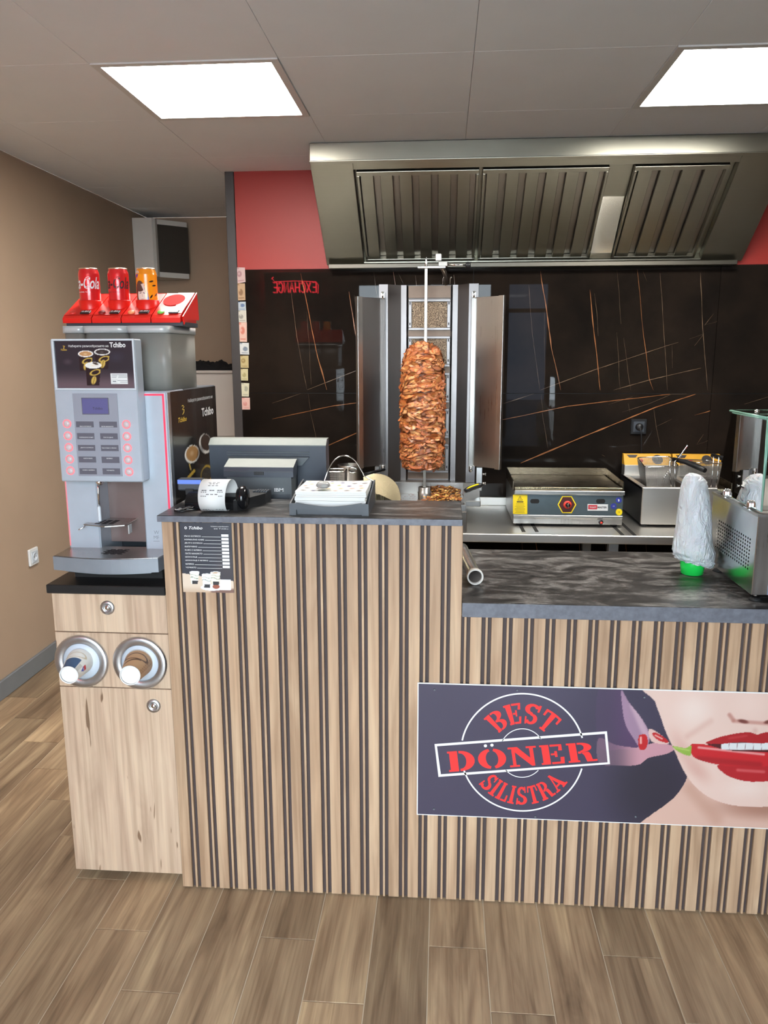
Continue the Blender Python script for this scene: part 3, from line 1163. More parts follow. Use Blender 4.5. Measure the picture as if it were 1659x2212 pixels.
    mc = inpoly(U, V, ch)
    C = lay(C, mc, (206, 30, 38))
    C = lay(C, mc * soft(seg(U, V, 1340, 425, 1620, 452), 22, 4) * .45, (136, 12, 22))
    C = lay(C, mc * soft(seg(U, V, 1340, 372, 1640, 404), 9, 1) * .85, (248, 178, 172))
    stem = smoothpoly([(1218, 366), (1240, 368), (1280, 374), (1306, 364), (1306, 388), (1300, 410), (1268, 402), (1236, 384)])
    C = lay(C, inpoly(U, V, stem), (150, 182, 70))
    C = lay(C, inpoly(U, V, stem) * soft(seg(U, V, 1230, 372, 1296, 386), 5, 1) * .5, (206, 216, 130))
    return C * .83


nu, nv = int((BX1 - BX0 - .006) / .0019), int((BZ1 - BZ0 - .006) / .0019)
paint_grid(BX0 + .003, BX1 - .003, BZ0 + .003, BZ1 - .003, nu, nv, banner_paint, lambda a, b: (a, BYF, b)).build('print', PAINT, banner)

# rings and frame
YL = BYF - .0004


def flat(mb, pts):
    return mb.add([(p[0], YL, p[1]) for p in pts], [tuple(range(len(pts)))])


rc = bw(528, 398)
rx = (bw(814, 398)[0] - bw(240, 398)[0]) / 2
rz = (bw(528, 125)[1] - bw(528, 671)[1]) / 2


def arcband(mb, c, rxo, rzo, w, a0, a1, n=48, yy=None):
    vs = []
    for i in range(n + 1):
        a = a0 + (a1 - a0) * i / n
        for k in (1, 0):
            vs.append((c[0] + (rxo - w * (1 - k)) * math.cos(a), YL if yy is None else yy, c[1] + (rzo - w * (1 - k)) * math.sin(a)))
    mb.add(vs, [(2 * i, 2 * i + 1, 2 * i + 3, 2 * i + 2) for i in range(n)])


mb = MB()
D = math.radians
arcband(mb, rc, rx, rz, .0042, D(17), D(169.5))
arcband(mb, rc, rx, rz, .0042, D(199), D(347))
r2x, r2z = rx * .375, rz * .415
arcband(mb, rc, r2x, r2z, .0022, D(37), D(152))
arcband(mb, rc, r2x, r2z, .0022, D(226), D(317))
mb.build('ring', PRINTW, banner)
box_o = [bw(*p) for p in ((125, 356), (918, 297), (932, 448), (143, 507))]
box_i = [bw(*p) for p in ((136, 366), (908, 309), (921, 440), (154, 495))]
mb = MB()
for i in range(4):
    j = (i + 1) % 4
    flat(mb, [box_o[i], box_o[j], box_i[j], box_i[i]])
for cxy in ((359, 364), (389, 361)):
    c = bw(*cxy)
    flat(mb, [(c[0] + .0044 * math.cos(a), c[1] + .0044 * math.sin(a)) for a in np.linspace(0, 2 * PI, 20, endpoint=False)])
mb.build('name_frame', PRINTW, banner)


# stencil slab-serif capitals, unit cell 0..1 high; each letter is a list of polygons, advance width last
def R_(a, b, c, d):
    return [(a, b), (c, b), (c, d), (a, d)]


def arcs(cx, cy, ro, so, ri, si, a0, a1, n=12):
    o = [(cx + ro * math.cos(D(a0 + (a1 - a0) * i / n)), cy + so * math.sin(D(a0 + (a1 - a0) * i / n))) for i in range(n + 1)]
    q = [(cx + ri * math.cos(D(a1 + (a0 - a1) * i / n)), cy + si * math.sin(D(a1 + (a0 - a1) * i / n))) for i in range(n + 1)]
    return o + q


STEN = {
    'B': ([R_(0, 0, .10, .09), R_(0, .91, .10, 1), R_(.06, 0, .27, 1), R_(.31, .45, .40, .56), arcs(.40, .75, .34, .25, .10, .17, -90, 90),
           arcs(.40, .26, .40, .26, .13, .17, -90, 90), R_(.31, .91, .41, 1), R_(.31, 0, .41, .09)], .82),
    'E': ([R_(0, 0, .10, .09), R_(0, .91, .10, 1), R_(.06, 0, .29, 1), R_(.33, .90, .68, 1), R_(.33, 0, .70, .10), [(.58, .68), (.70, .68), (.70, 1), (.62, 1)],
           [(.60, 0), (.72, 0), (.74, .34), (.62, .34)], R_(.33, .46, .48, .55), R_(.45, .36, .53, .66)], .78),
    'S': ([arcs(.37, .73, .35, .27, .13, .15, 20, 250), arcs(.37, .27, .37, .27, .14, .15, -160, 70), R_(.60, .66, .69, 1), R_(.04, 0, .13, .36),
           [(.12, .60), (.36, .42), (.60, .40), (.36, .60)]], .76),
    'T': ([R_(.04, .90, .30, 1), R_(.52, .90, .78, 1), [(.04, 1), (.14, 1), (.10, .66), (0, .66)], [(.68, 1), (.78, 1), (.82, .66), (.72, .66)],
           R_(.30, .05, .52, 1), R_(.20, 0, .62, .09)], .84),
    'D': ([R_(0, 0, .10, .09), R_(0, .91, .10, 1), R_(.06, 0, .32, 1), arcs(.40, .5, .46, .5, .19, .38, -90, 90), R_(.37, .88, .42, 1), R_(.37, 0, .42, .12)], .90),
    'O': ([arcs(.42, .5, .42, .5, .17, .38, 97, 263), arcs(.48, .5, .42, .5, .17, .38, -83, 83)], .92),
    'N': ([R_(0, 0, .32, .09), R_(.11, 0, .21, .86), R_(0, .91, .2, 1), [(.08, 1), (.30, 1), (.80, .22), (.80, 0), (.70, 0), (.12, .88)],
           R_(.68, .14, .80, 1), R_(.58, .91, .90, 1)], .94),
    'R': ([R_(0, 0, .36, .09), R_(0, .91, .10, 1), R_(.07, 0, .30, 1), arcs(.42, .75, .36, .25, .12, .16, -90, 90), R_(.34, .91, .43, 1), R_(.34, .44, .43, .55),
           [(.44, .48), (.66, .52), (.72, .40), (.76, .10), (.90, .10), (.90, 0), (.58, 0), (.52, .34)]], .92),
    'I': ([R_(0, 0, .40, .09), R_(0, .91, .40, 1), R_(.09, 0, .31, 1)], .46),
    'L': ([R_(0, 0, .10, .09), R_(0, .91, .38, 1), R_(.07, 0, .30, 1), R_(.34, 0, .68, .10), [(.58, 0), (.70, 0), (.72, .38), (.62, .38)]], .76),
    'A': ([[(.34, 1), (.56, 1), (.86, .05), (.62, .05)], [(.38, .92), (.44, .80), (.20, .05), (.10, .05)], R_(.28, .24, .60, .34), R_(0, 0, .30, .09),
           R_(.54, 0, .94, .09)], .98)}


def lettering(word, place, gap=.06, bolden=1.0):
    mb = MB()
    x = 0
    tot = sum(STEN[c][1] + gap for c in word) - gap
    for c in word:
        polys, adv = STEN[c]
        for p in polys:
            # subdivide edges so that curved lines of writing bend smoothly
            Q = []
            for (a, b), (d, e) in zip(p, p[1:] + p[:1]):
                n = max(1, int(math.hypot(d - a, e - b) / .2))
                Q += [(a + (d - a) * i / n, b + (e - b) * i / n) for i in range(n)]
            pts = [place((x + q[0] * 1.0) / tot, q[1]) for q in Q]
            yo = YL - .0003 - 4e-5 * polys.index(p)
            mb.add([(q[0], yo, q[1]) for q in pts], [tuple(range(len(pts)))])
        x += adv + gap
    return mb


tl, tr, br, bl = [np.array(bw(*p)) for p in ((182, 391), (862, 345), (878, 432), (193, 484))]
lettering('DONER', lambda u, v: tuple((bl * (1 - u) + br * u) * (1 - v) + (tl * (1 - u) + tr * u) * v), .07).build('lettering', PRINTR, banner)


def arch(a0, a1, ri, ro, top):
    def f(u, v):
        a = D(a0 + (a1 - a0) * u)
        k = ri + (ro - ri) * (v if top else 1 - v)
        return rc[0] + rx * k * math.cos(a), rc[1] + rz * k * math.sin(a)
    return f


lettering('BEST', arch(139, 42, .50, .84, True), .12).build('lettering', PRINTR, banner)
lettering('SILISTRA', arch(218, 329, .57, .88, False), .05).build('lettering', PRINTR, banner)
mb = MB()
for p in ((125, 106), (505, 108), (1090, 141), (122, 655), (588, 690), (1050, 690)):
    x, z = bw(*p)
    mb.cyl((x, BYF, z), (x, BYF - .0022, z), .0032, .0024, 14)
mb.build('screw_heads', MGREY, banner)

# ================================================================== small price list on the slats
MX0, MX1, MZ0, MZ1, MY = -.742, -.6035, .9, 1.0905, -.0030


def c4(x, y):
    return 380 + x / 11.85, 1120 + y / 11.85


menu = thing('price_list', 'small black coffee price list stuck on the slats under the ledge', 'sign', (-.672, 0, MZ0))
bx(MX0, MX1, MY + .0003, -.0004, MZ0, MZ1).build('card', BLACK, menu)


def menu_paint(X, Z):
    px, py = topix(np.stack([X, np.full_like(X, MY), Z], -1))
    U, V = (px - 380) * 11.85, (py - 1120) * 11.85
    C = np.tile(np.array([40, 42, 52]) / 255.0, (len(U), 1))
    C = lay(C, soft(ell(U, V, 1300, 1300, 500, 900), 1, 0) * .5, (74, 60, 58))
    tab = inpoly(U, V, [(100, 1390), (200, 1405), (640, 1475), (1150, 1560), (1520, 1610), (1520, 1960), (100, 1960)])
    C = lay(C, tab, (206, 188, 168))
    C = lay(C, tab * soft(V, 1700, 1900) * .6, (168, 138, 112))
    C = lay(C, tab * soft(seg(U, V, 950, 1880, 1480, 1860), 90, 20) * .8, (96, 64, 56))
    C = lay(C, soft(ell(U, V, 950, 1765, 320, 85), 1.02, .96), (222, 224, 228))
    C = lay(C, soft(ell(U, V, 1030, 1745, 95, 60), 1.05, .9), (140, 76, 56))
    for cx, w0, w1, y0, y1, col in ((475, 122, 82, 1370, 1680, (228, 228, 214)), (1010, 128, 88, 1385, 1700, (226, 220, 200)), (785, 122, 86, 1435, 1775, (236, 236, 236))):
        t = (V - y0) / (y1 - y0)
        m = (np.abs(U - cx) < w0 + (w1 - w0) * t) & (t > 0) & (t < 1)
        C = lay(C, m, col)
        C = lay(C, m & (np.abs(V - (y0 + 150) - 22 * np.sin((U - cx) / 42)) < 9), (110, 128, 104))
        C = lay(C, m & (np.abs(V - (y0 + 80) - 18 * np.sin((U - cx) / 36)) < 7), (150, 160, 140))
        C = lay(C, m & (t > .72) & (U - cx > -60), (46, 44, 46))
        C = lay(C, soft(ell(U, V, cx, y0, w0 + 6, 26), 1.05, .9), (244, 244, 240))
        C = lay(C, soft(ell(U, V, cx, y0 + 4, w0 - 16, 15), 1.05, .9), (182, 150, 120) if cx > 900 else (205, 205, 202))
    C = lay(C, inpoly(U, V, [(1130, 1560), (1405, 1575), (1410, 1830), (1135, 1835)]), (238, 238, 238))
    return C


paint_grid(MX0, MX1, MZ0, MZ1, 100, 138, menu_paint, lambda a, b: (a, MY, b)).build('print', PAINT, menu)
mb = MB()


def mtext(mb, s, x0, x1, y, h, **k):
    a, b = atY(*c4(x0, y), MY), atY(*c4(x1, y), MY)
    text_on(mb, s, onY((a[0] + b[0]) / 2, (a[1] + b[1]) / 2, MY - .0003), w=b[0] - a[0], h=h / 11.85 * .00122, **k)


rows = ['КЪСО ЕСПРЕСО', 'НОРМАЛНО КАФЕ', 'ДЪЛГО ЕСПРЕСО', 'КАПУЧИНО', 'КАФЕ С МЛЯКО', 'ЛАТЕ МАКИАТО', 'ШОКОЛАД', 'ШОКОЛАД С МЛЯКО', 'МЛЯКО', 'ЧОЧИАТО']
ends = [635, 722, 680, 545, 660, 678, 545, 825, 460, 520]
mtext(mb, 'Tchibo', 330, 680, 240, 78, bold=.02, shear=.3)
mtext(mb, 'Наберете разнообразието', 890, 1345, 208, 34, res=1)
mtext(mb, 'на Tchibo', 975, 1345, 262, 30, res=1)
for i, (s, e) in enumerate(zip(rows, ends)):
    y = 452 + i * 89
    mtext(mb, s, 215 + i * 4.5, e, y, 40, res=1, bold=.01)
mb.build('lettering', PRINTW, menu)
mb = MB()
for i, e in enumerate(ends):
    y = 468 + i * 89
    a, b = atY(*c4(e + 25, y), MY), atY(*c4(1150 + 4 * i, y), MY)
    mb.box(a[0], b[0], MY - .0003, MY - .0001, a[1] - .0004, a[1] + .0004)
    a, b = atY(*c4(1160 + 4.2 * i, 405 + i * 89), MY), atY(*c4(1345 + 4.2 * i, 472 + i * 89), MY)
    mb.box(a[0], b[0], MY - .0003, MY - .0001, b[1], a[1])
x, z = atY(*c4(250, 240), MY)
mb.lathe([(.0035, 0), (.0028, .0001), (.0018, .0001)], (x, MY - .0003, z), 16, 1)
mb.build('price_boxes', PRINTW, menu)

# ================================================================== coffee cabinet
cab = thing('coffee_cabinet', 'light oak cupboard under the coffee machine with two cup dispensers', 'cabinet', (-.964, .3, 0))
CXA, CXB, CYF = -1.127, -.803, .030
BODYW = mat('cabinet_edge', rgb(196, 166, 136), .55, vary=.05)
mb = MB()
mb.box(CXA, CXB, CYF + .019, .62, .022, .880)
mb.build('body', CABW, cab)
d1 = bx(CXA, CXB, CYF, CYF + .018, .768, .880, bev=.0012).build('drawer_front', CABW, cab)
d2 = bx(CXA, CXB, CYF, CYF + .018, .605, .7655, bev=.0012).build('dispenser_front', CABW, cab)
d3 = bx(CXA, CXB, CYF, CYF + .018, .022, .6025, bev=.0012).build('door', CABW, cab)
for k, (x, z, par) in enumerate(((-.970, .842 - .002, d1), (-.857, .553, d3))):
    MB().lathe([(0, -.0005), (.0095, -.0005), (.0108, -.004), (.0125, -.0045), (.0195, -.003), (.0205, 0)], (x, CYF - .0001, z), 28, 1).build('knob', ALU, par)
    MB().lathe([(0, -.0058), (.0055, -.0052), (.0085, -.0015)], (x, CYF - .0001, z), 20, 1).build('key_barrel', CHROME, par)
bx(-1.135, -.8005, .018, .63, .8812, .906, bev=.002).build('worktop', mat('black_worktop', rgb(34, 33, 33), .35, vary=.15), cab, label='black slab top')
for x in (CXA + .03, CXB - .03):
    for y in (.09, .55):
        MB().cyl((x, y, 0.001), (x, y, .0225), .016, n=12).build('foot', BLACK, cab)

# two round dispensers with paper cups poking out, tilted towards the floor
CUPM = paintmat('paper_cup_print', .5)


def cup_paint(kind):
    def f(U, V):          # U angle 0..1, V 0 (rim) .. 1 (bottom)
        if kind == 0:
            C = np.tile(np.array([238, 236, 230]) / 255., (len(U), 1))
            C = lay(C, inpoly(U, V, [(.13, .50), (.37, .50), (.37, 1), (.13, 1)]), (62, 92, 128))
            C = lay(C, soft(np.abs(ell(U, V, .25, .30, .15, .12) - 1), .16, .04), (206, 190, 160))
            C = lay(C, inpoly(U, V, [(.45, .50), (.53, .50), (.53, .62), (.45, .62)]), (200, 58, 66))
            C = lay(C, inpoly(U, V, [(.45, .62), (.53, .64), (.49, .80)]), (84, 84, 170))
            C = lay(C, inpoly(U, V, [(.38, .66), (.44, .66), (.44, .96), (.38, .96)]), (208, 204, 196))
        else:
            C = np.tile(np.array([196, 156, 118]) / 255., (len(U), 1))
            C = lay(C, V < .05, (240, 236, 228))
            C = lay(C, V > .965, (240, 236, 228))
            C = lay(C, soft(np.abs(ell(U, V, .27, .36, .17, .15, .25) - 1), .2, .06), (84, 58, 42))
            C = lay(C, soft(np.abs(V - .60 + .8 * (U - .25)), .05, .02) * (U < .36) * (U > .1), (84, 58, 42))
            for i in range(7):
                C = lay(C, soft(np.abs(ell(U, V, .47, .18 + i * .115, .035, .045) - .8), .34, .1), (152, 112, 78))
        return C
    return f


for k, (px, py, tip) in enumerate((((177, 1428, (149, 1458))), (((303, 1432, (281, 1459)))))):
    cx, cz = atY(px, py, CYF)
    c = (cx, CYF - .0001, cz)
    fl = MB().lathe([(.0775, 0), (.0775, -.004), (.073, -.0085), (.054, -.006), (.0525, -.004), (.0525, -.0005)], c, 48, 1).build('dispenser_ring', ALU, d2)
    MB().lathe([(.0525, -.0005), (.050, -.003), (.036, -.009), (.030, -.010)], c, 40, 1).build('membrane', mat('pale_membrane', rgb(190, 198, 208), .45, vary=.04), fl)
    # cup: from inside the ring out and down to its closed bottom
    Rb = .0238 if k == 0 else .0262
    d = Vector((0, -.93, -.31)).normalized()
    p1 = Vector(c) + Vector((0, -.010, .004))
    Lc = .092
    tipY = (p1 + d * Lc).y
    tx, tz = atY(*tip, tipY)
    tgt = Vector((tx, tipY, tz))
    d = (tgt - p1).normalized()
    Lc = (tgt - p1).length
    u = Vector((1, 0, 0))
    u = (u - d * u.dot(d)).normalized()
    w = u.cross(d)
    if w.z < 0:
        w = -w
    ra, rb = Rb + .013, Rb

    def place(a, v, p1=p1, d=d, u=u, w=w, Lc=Lc, ra=ra, rb=rb):
        an = PI * 2 * a
        r = ra + (rb - ra) * v
        return tuple(p1 + d * (Lc * v) + (u * -math.cos(an) + w * math.sin(an)) * r)
    t = thing('paper_cup', ('white paper cup with a blue panel in the dispenser ring nearer the wall' if k == 0 else
                            'brown patterned paper cup in the dispenser ring nearer the tall counter'), 'cup', tuple(p1), group='cups in the dispensers')
    paint_grid(0, 1, 0, 1, 96, 48, cup_paint(k), place).build('wall', CUPM, t)
    bm_ = MB()
    rim = [tuple(p1 + d * (Lc + .0005) + (u * -math.cos(a) + w * math.sin(a)) * rb) for a in np.linspace(0, 2 * PI, 40, endpoint=False)]
    bm_.tube(rim, .0018, 6, closed=True)
    ins = [tuple(p1 + d * (Lc - .003) + (u * -math.cos(a) + w * math.sin(a)) * (rb - .001)) for a in np.linspace(0, 2 * PI, 40, endpoint=False)]
    bm_.add(ins, [tuple(range(40))])
    bm_.build('bottom', WHITE, t)

# ================================================================== coffee machine
cm = thing('coffee_machine', 'silver-grey coffee vending machine with lit pink button rings', 'coffee machine', (-.968, .38, .906))
KXA, KXB, KYF, KZ1 = -1.124, -.812, .150, 1.426
bx(-1.09, -.835, .10, .60, .9062, .945).build('base', BLACKMAT, cm)
mb = MB()
mb.box(KXA, -1.030, KYF, .30, .945, KZ1, bev=.004)
hl = mb.build('housing_column', SILVER, cm)
MB().box(-.898, KXB, KYF, .30, .945, KZ1, bev=.004).build('housing_column', SILVER, cm)
MB().box(KXA, KXB, .3002, .62, .945, KZ1, bev=.004).build('housing_back', DGREY, cm)
MB().box(-1.0298, -.8982, KYF + .004, .30, 1.175, KZ1 - .002).build('housing_head', SILVER, cm)
RECESS = mat('smoked_recess', rgb(128, 110, 106), .25, .3, vary=.08)
bx(-1.0298, -.8982, .222, .2298, .982, 1.1748).build('recess_panel', RECESS, cm)
LEDR = emitmat('red_led_strip', (1.0, 0.05, 0.13, 1), .5)
LEDP = emitmat('pink_led_strip', (1.0, 0.30, 0.36, 1), 0.4)
mb = MB()
a = atY(302, 848, KYF)
mb.box(-.8985, KXB - .010, KYF - .0015, KYF, KZ1 - .012, KZ1 - .007)
mb.box(KXB - .013, KXB - .008, KYF - .0015, KYF, .99, KZ1 - .007)
mb.build('led_strip', LEDR, cm)
bx(KXA + .002, KXA + .005, KYF - .0015, KYF, .985, 1.178).build('led_strip', LEDP, cm)
bx(KXB, KXB + .0015, .150, .172, .95, KZ1 - .004).build('corner_profile', ALU, cm)

# side print


def side_paint(Yv, Zv):
    P = np.stack([np.full_like(Yv, KXB), Yv, Zv], -1)
    px, py = topix(P)
    U, V = (px - 90) * 3.770, (py - 550) * 3.770
    C = np.tile(np.array([30, 27, 26]) / 255., (len(U), 1))
    C = lay(C, soft(ell(U, V, 1120, 1560, 120, 300), 1, 0) * .35, (84, 66, 52))
    C = lay(C, soft(ell(U, V, 1330, 1540, 52, 82, -.1), 1.03, .95), (226, 222, 214))
    C = lay(C, soft(ell(U, V, 1334, 1530, 42, 66, -.1), 1.03, .95), (62, 50, 44))
    C = lay(C, soft(ell(U, V, 1222, 1625, 60, 76, .25), 1.03, .95), (238, 234, 224))
    C = lay(C, soft(ell(U, V, 1224, 1620, 50, 64, .25), 1.03, .95), (178, 132, 82))
    C = lay(C, soft(ell(U, V, 1220, 1618, 24, 34, .25), 1, .1) * .6, (222, 190, 150))
    C = lay(C, soft(np.abs(ell(U, V, 1340, 1790, 44, 70, .2) - 1), .22, .06), (196, 160, 66))
    C = lay(C, soft(seg(U, V, 1180, 1830, 1240, 1760), 14, 8), (196, 160, 66))
    C = lay(C, soft(seg(U, V, 1200, 1705, 1212, 1750), 7, 3), (206, 176, 96))
    C = lay(C, soft(np.abs(ell(U, V, 1300, 1850, 60, 26) - 1), .2, .05), (214, 196, 160))
    return C


sp = paint_grid(.176, .615, .95, KZ1 - .003, 120, 130, side_paint, lambda a, b: (KXB + .0012, a, b)).build('side_print', PAINTG, cm)


def csd(x, y):
    return atX(90 + x / 3.770, 550 + y / 3.770, KXB + .0016)


def stext(mb, s, x0, x1, y, hpx, **k):
    a, b = csd(x0, y), csd(x1, y)
    c = ((a[0] + b[0]) / 2, (a[1] + b[1]) / 2)
    text_on(mb, s, lambda u, v: (KXB + .0016, c[0] + u, c[1] + v), w=b[0] - a[0], h=hpx / 3.770 * .00128, **k)


mb = MB()
stext(mb, 'Наберете разнообразието на', 1190, 1392, 1175, 40, res=2)
stext(mb, 'Tchibo', 1303, 1398, 1275, 78, bold=.03)
mb.build('side_lettering', PRINTW, sp)
mb = MB()
stext(mb, 'Tchibo', 1112, 1182, 1342, 42, bold=.03, shear=.25)
a = csd(1150, 1265)
mb.tube([(KXB + .0014, csd(x, y)[0], csd(x, y)[1]) for x, y in ((1142, 1235), (1150, 1228), (1160, 1240), (1150, 1252), (1146, 1262), (1160, 1262), (1158, 1285), (1148, 1302))], .0012, 5)
mb.build('side_logo', PRINTG, sp)

# front panel
PF = .100
pan = bx(-1.107, -.874, PF, KYF - .0005, 1.180, 1.566, bev=.003).build('front_panel', SILVER, cm)


def c2(x, y):
    return 100 + x / 6.505, 720 + y / 6.505


def pf(x, y, yy=PF):
    return atY(*c2(x, y), yy)


# poster window: raised frame and print
tl_, br_ = pf(75, 100), pf(1220, 775)
PX0_, PX1_, PZ0_, PZ1_ = -1.0945, -.8795, pf(700, 770)[1], pf(700, 105)[1]
fr = MB()
for q in ((PX0_ - .006, PX1_ + .005, PZ1_, PZ1_ + .005), (PX0_ - .006, PX1_ + .005, PZ0_ - .005, PZ0_), (PX0_ - .006, PX0_, PZ0_, PZ1_), (PX1_, PX1_ + .005, PZ0_, PZ1_)):
    fr.box(q[0], q[1], PF - .006, PF - .0002, q[2], q[3], bev=.001)
fo = fr.build('poster_frame', LGREY, pan)


def poster_paint(X, Z):
    px, py = topix(np.stack([X, np.full_like(X, PF - .001), Z], -1))
    U, V = (px - 100) * 6.505, (py - 720) * 6.505
    C = np.tile(np.array([52, 46, 52]) / 255., (len(U), 1))
    C = lay(C, soft(V, 480, 740) * .8, (112, 92, 98))
    C = lay(C, soft(ell(U, V, 300, 400, 90, 60), 1, 0) * .35, (120, 104, 112))
    C = lay(C, soft(ell(U, V, 980, 330, 160, 120), 1, 0) * .5, (62, 64, 78))
    for cx, top, w0, bot, coffee in ((785, 262, 105, 500, (58, 50, 50)), (552, 288, 100, 530, (184, 138, 92)), (660, 450, 108, 730, (226, 222, 216))):
        t = (V - top) / (bot - top)
        m = (np.abs(U - cx) < w0 * (1 - .22 * t)) & (t > 0) & (t < 1)
        C = lay(C, m, (46, 34, 36))
        C = lay(C, m * soft(np.abs(ell(U, V, cx + 30, top + 100, 70, 34, -.3) - 1), .3, .1), (196, 164, 78))
        C = lay(C, m * soft(ell(U, V, cx + 8, bot - 70, 36, 62, .25), 1.1, .8), (198, 166, 84))
        C = lay(C, m * soft(seg(U, V, cx + 18, bot - 112, cx, bot - 20), 7, 2), (110, 84, 40))
        C = lay(C, soft(ell(U, V, cx, top, w0 + 8, 46), 1.03, .96), (236, 232, 228))
        C = lay(C, soft(ell(U, V, cx, top, w0 - 10, 35), 1.03, .95), coffee)
        C = lay(C, soft(ell(U, V, cx - 5, top + 3, w0 * .4, 16), 1, .2) * .6, (230, 206, 170) if coffee[0] > 100 else (110, 100, 96))
    C = lay(C, soft(ell(U, V, 690, 425, 44, 16, .3), 1.1, .8), (70, 56, 50))
    return C


paint_grid(PX0_, PX1_, PZ0_, PZ1_, 130, 80, poster_paint, lambda a, b: (a, PF - .001, b)).build('poster', PAINTG, pan)
mb = MB()


def ptext(mb, s, x0, x1, y, h, yy, **k):
    a, b = pf(x0, y, yy), pf(x1, y, yy)
    text_on(mb, s, onY((a[0] + b[0]) / 2, (a[1] + b[1]) / 2, yy), w=b[0] - a[0], h=(h / 6.505 * .00126) if h else None, **k)


ptext(mb, 'Наберете разнообразието на', 310, 872, 182, 40, PF - .0014, res=2, bold=.006)
ptext(mb, 'Tchibo', 888, 1112, 162, 70, PF - .0014, bold=.03)
mb.build('poster_lettering', PRINTW, pan)
mb = MB()
ptext(mb, 'Tchibo', 202, 290, 232, 22, PF - .0014, bold=.02, shear=.2, res=2)
mb.tube([(pf(x, y)[0], PF - .0013, pf(x, y)[1]) for x, y in ((238, 178), (262, 182), (248, 196), (254, 208), (240, 214))], .0011, 5)
mb.build('poster_logo', PRINTG, pan)
a, b = pf(905, 563), pf(1150, 712)
st = bx(a[0], b[0], PF - .0018, PF - .0011, b[1], a[1]).build('service_sticker', PRINTW, pan)
mb = MB()
for y, x0, x1 in ((582, 920, 1135), (600, 925, 1000), (600, 1020, 1140), (620, 925, 990), (618, 1015, 1138), (662, 1005, 1145), (685, 1040, 1148)):
    p, q = pf(x0, y), pf(x1, y)
    mb.box(p[0], q[0], PF - .0021, PF - .0018, p[1] - .0006, p[1] + .0006)
for q in ((925, 650, 1000, 652), (925, 698, 1000, 700), (925, 650, 928, 700), (997, 650, 1000, 700), (938, 668, 985, 682)):
    p, r = pf(q[0], q[1]), pf(q[2], q[3])
    mb.box(p[0], r[0], PF - .0021, PF - .0018, r[1], p[1])
mb.build('sticker_lines', PRINTGR, st)

KEYP = mat('keypad_grey', rgb(140, 142, 152), .4, vary=.03)
KEYD = mat('keypad_label_grey', rgb(92, 90, 100), .4, vary=.04)
kp = [pf(375, 845), pf(1000, 848), pf(1068, 2008), pf(450, 2005)]
kx0, kx1 = (kp[0][0] + kp[3][0]) / 2, (kp[1][0] + kp[2][0]) / 2
bx(kx0, kx1, PF - .0016, PF + .001, kp[2][1], kp[0][1], bev=.0005).build('keypad', KEYP, pan)
a, b = pf(505, 915), pf(880, 1130)
sc_ = bx(a[0] - .002, b[0] + .002, PF - .0026, PF - .0012, b[1] - .002, a[1] + .002, bev=.0005).build('screen', KEYD, pan)
LCD = emitmat('lcd_violet_glow', (0.20, 0.19, 0.52, 1), 0.25)
bx(a[0], b[0], PF - .0030, PF - .0027, b[1], a[1]).build('display', LCD, sc_)
mb = MB()
ptext(mb, 'Tchibo', 650, 790, 1055, 34, PF - .0033, res=2)
mb.build('display_text', PRINTK, sc_)
BTN = mat('button_dome', rgb(196, 182, 184), .35, vary=.03)
RING = emitmat('pink_ring_glow', (1.0, 0.17, 0.20, 1), 0.8)
for col in ([(292, 1270), (305, 1440), (318, 1603), (330, 1768), (340, 1930)], [(1125, 1280), (1133, 1448), (1142, 1610), (1150, 1780), (1165, 1945)]):
    for p in col:
        x, z = pf(*p)
        bo = MB().lathe([(0, -.0052), (.005, -.0047), (.0082, -.003), (.0092, -.0005)], (x, PF - .0002, z), 28, 1).build('button', BTN, pan)
        MB().lathe([(.0092, -.0006), (.0097, -.0024), (.0112, -.0024), (.0120, 0)], (x, PF - .0001, z), 32, 1).build('light_ring', RING, bo)
lbl = [('КЪСО ЕСПРЕСО', 'ЛАТЕ МАКИАТО'), ('НОРМАЛНО КАФЕ', 'ТРИ В ЕДНО'), ('ДЪЛГО ЕСПРЕСО', 'Три в Едно с Мляко'), ('КАПУЧИНО', 'МЛЯКО'), ('КАФЕ С МЛЯКО', 'ЧОЧИАТО')]
pos = [((420, 1237, 672, 1320), (748, 1240, 1000, 1322)), ((435, 1400, 682, 1488), (760, 1403, 1010, 1490)), ((448, 1567, 694, 1650), (770, 1568, 1022, 1655)),
       ((458, 1730, 706, 1815), (780, 1732, 1034, 1822)), ((470, 1895, 716, 1980), (793, 1895, 1044, 1982))]
txy = [((470, 1308, 632), (772, 1310, 942)), ((465, 1462, 660), (800, 1464, 938)), ((482, 1608, 662), (778, 1612, 985)), ((525, 1757, 648), (848, 1758, 930)), ((512, 1922, 680), (848, 1926, 955))]
for r in range(5):
    for c in range(2):
        q = pos[r][c]
        a, b = pf(q[0], q[1]), pf(q[2], q[3])
        lb = bx(a[0], b[0], PF - .0024, PF - .0015, b[1], a[1]).build('drink_label', KEYD, pan)
        mb = MB()
        x0, y, x1 = txy[r][c]
        ptext(mb, lbl[r][c], x0, x1, y, 16, PF - .0028, res=1, bold=.01)
        mb.build('label_text', PRINTW, lb)

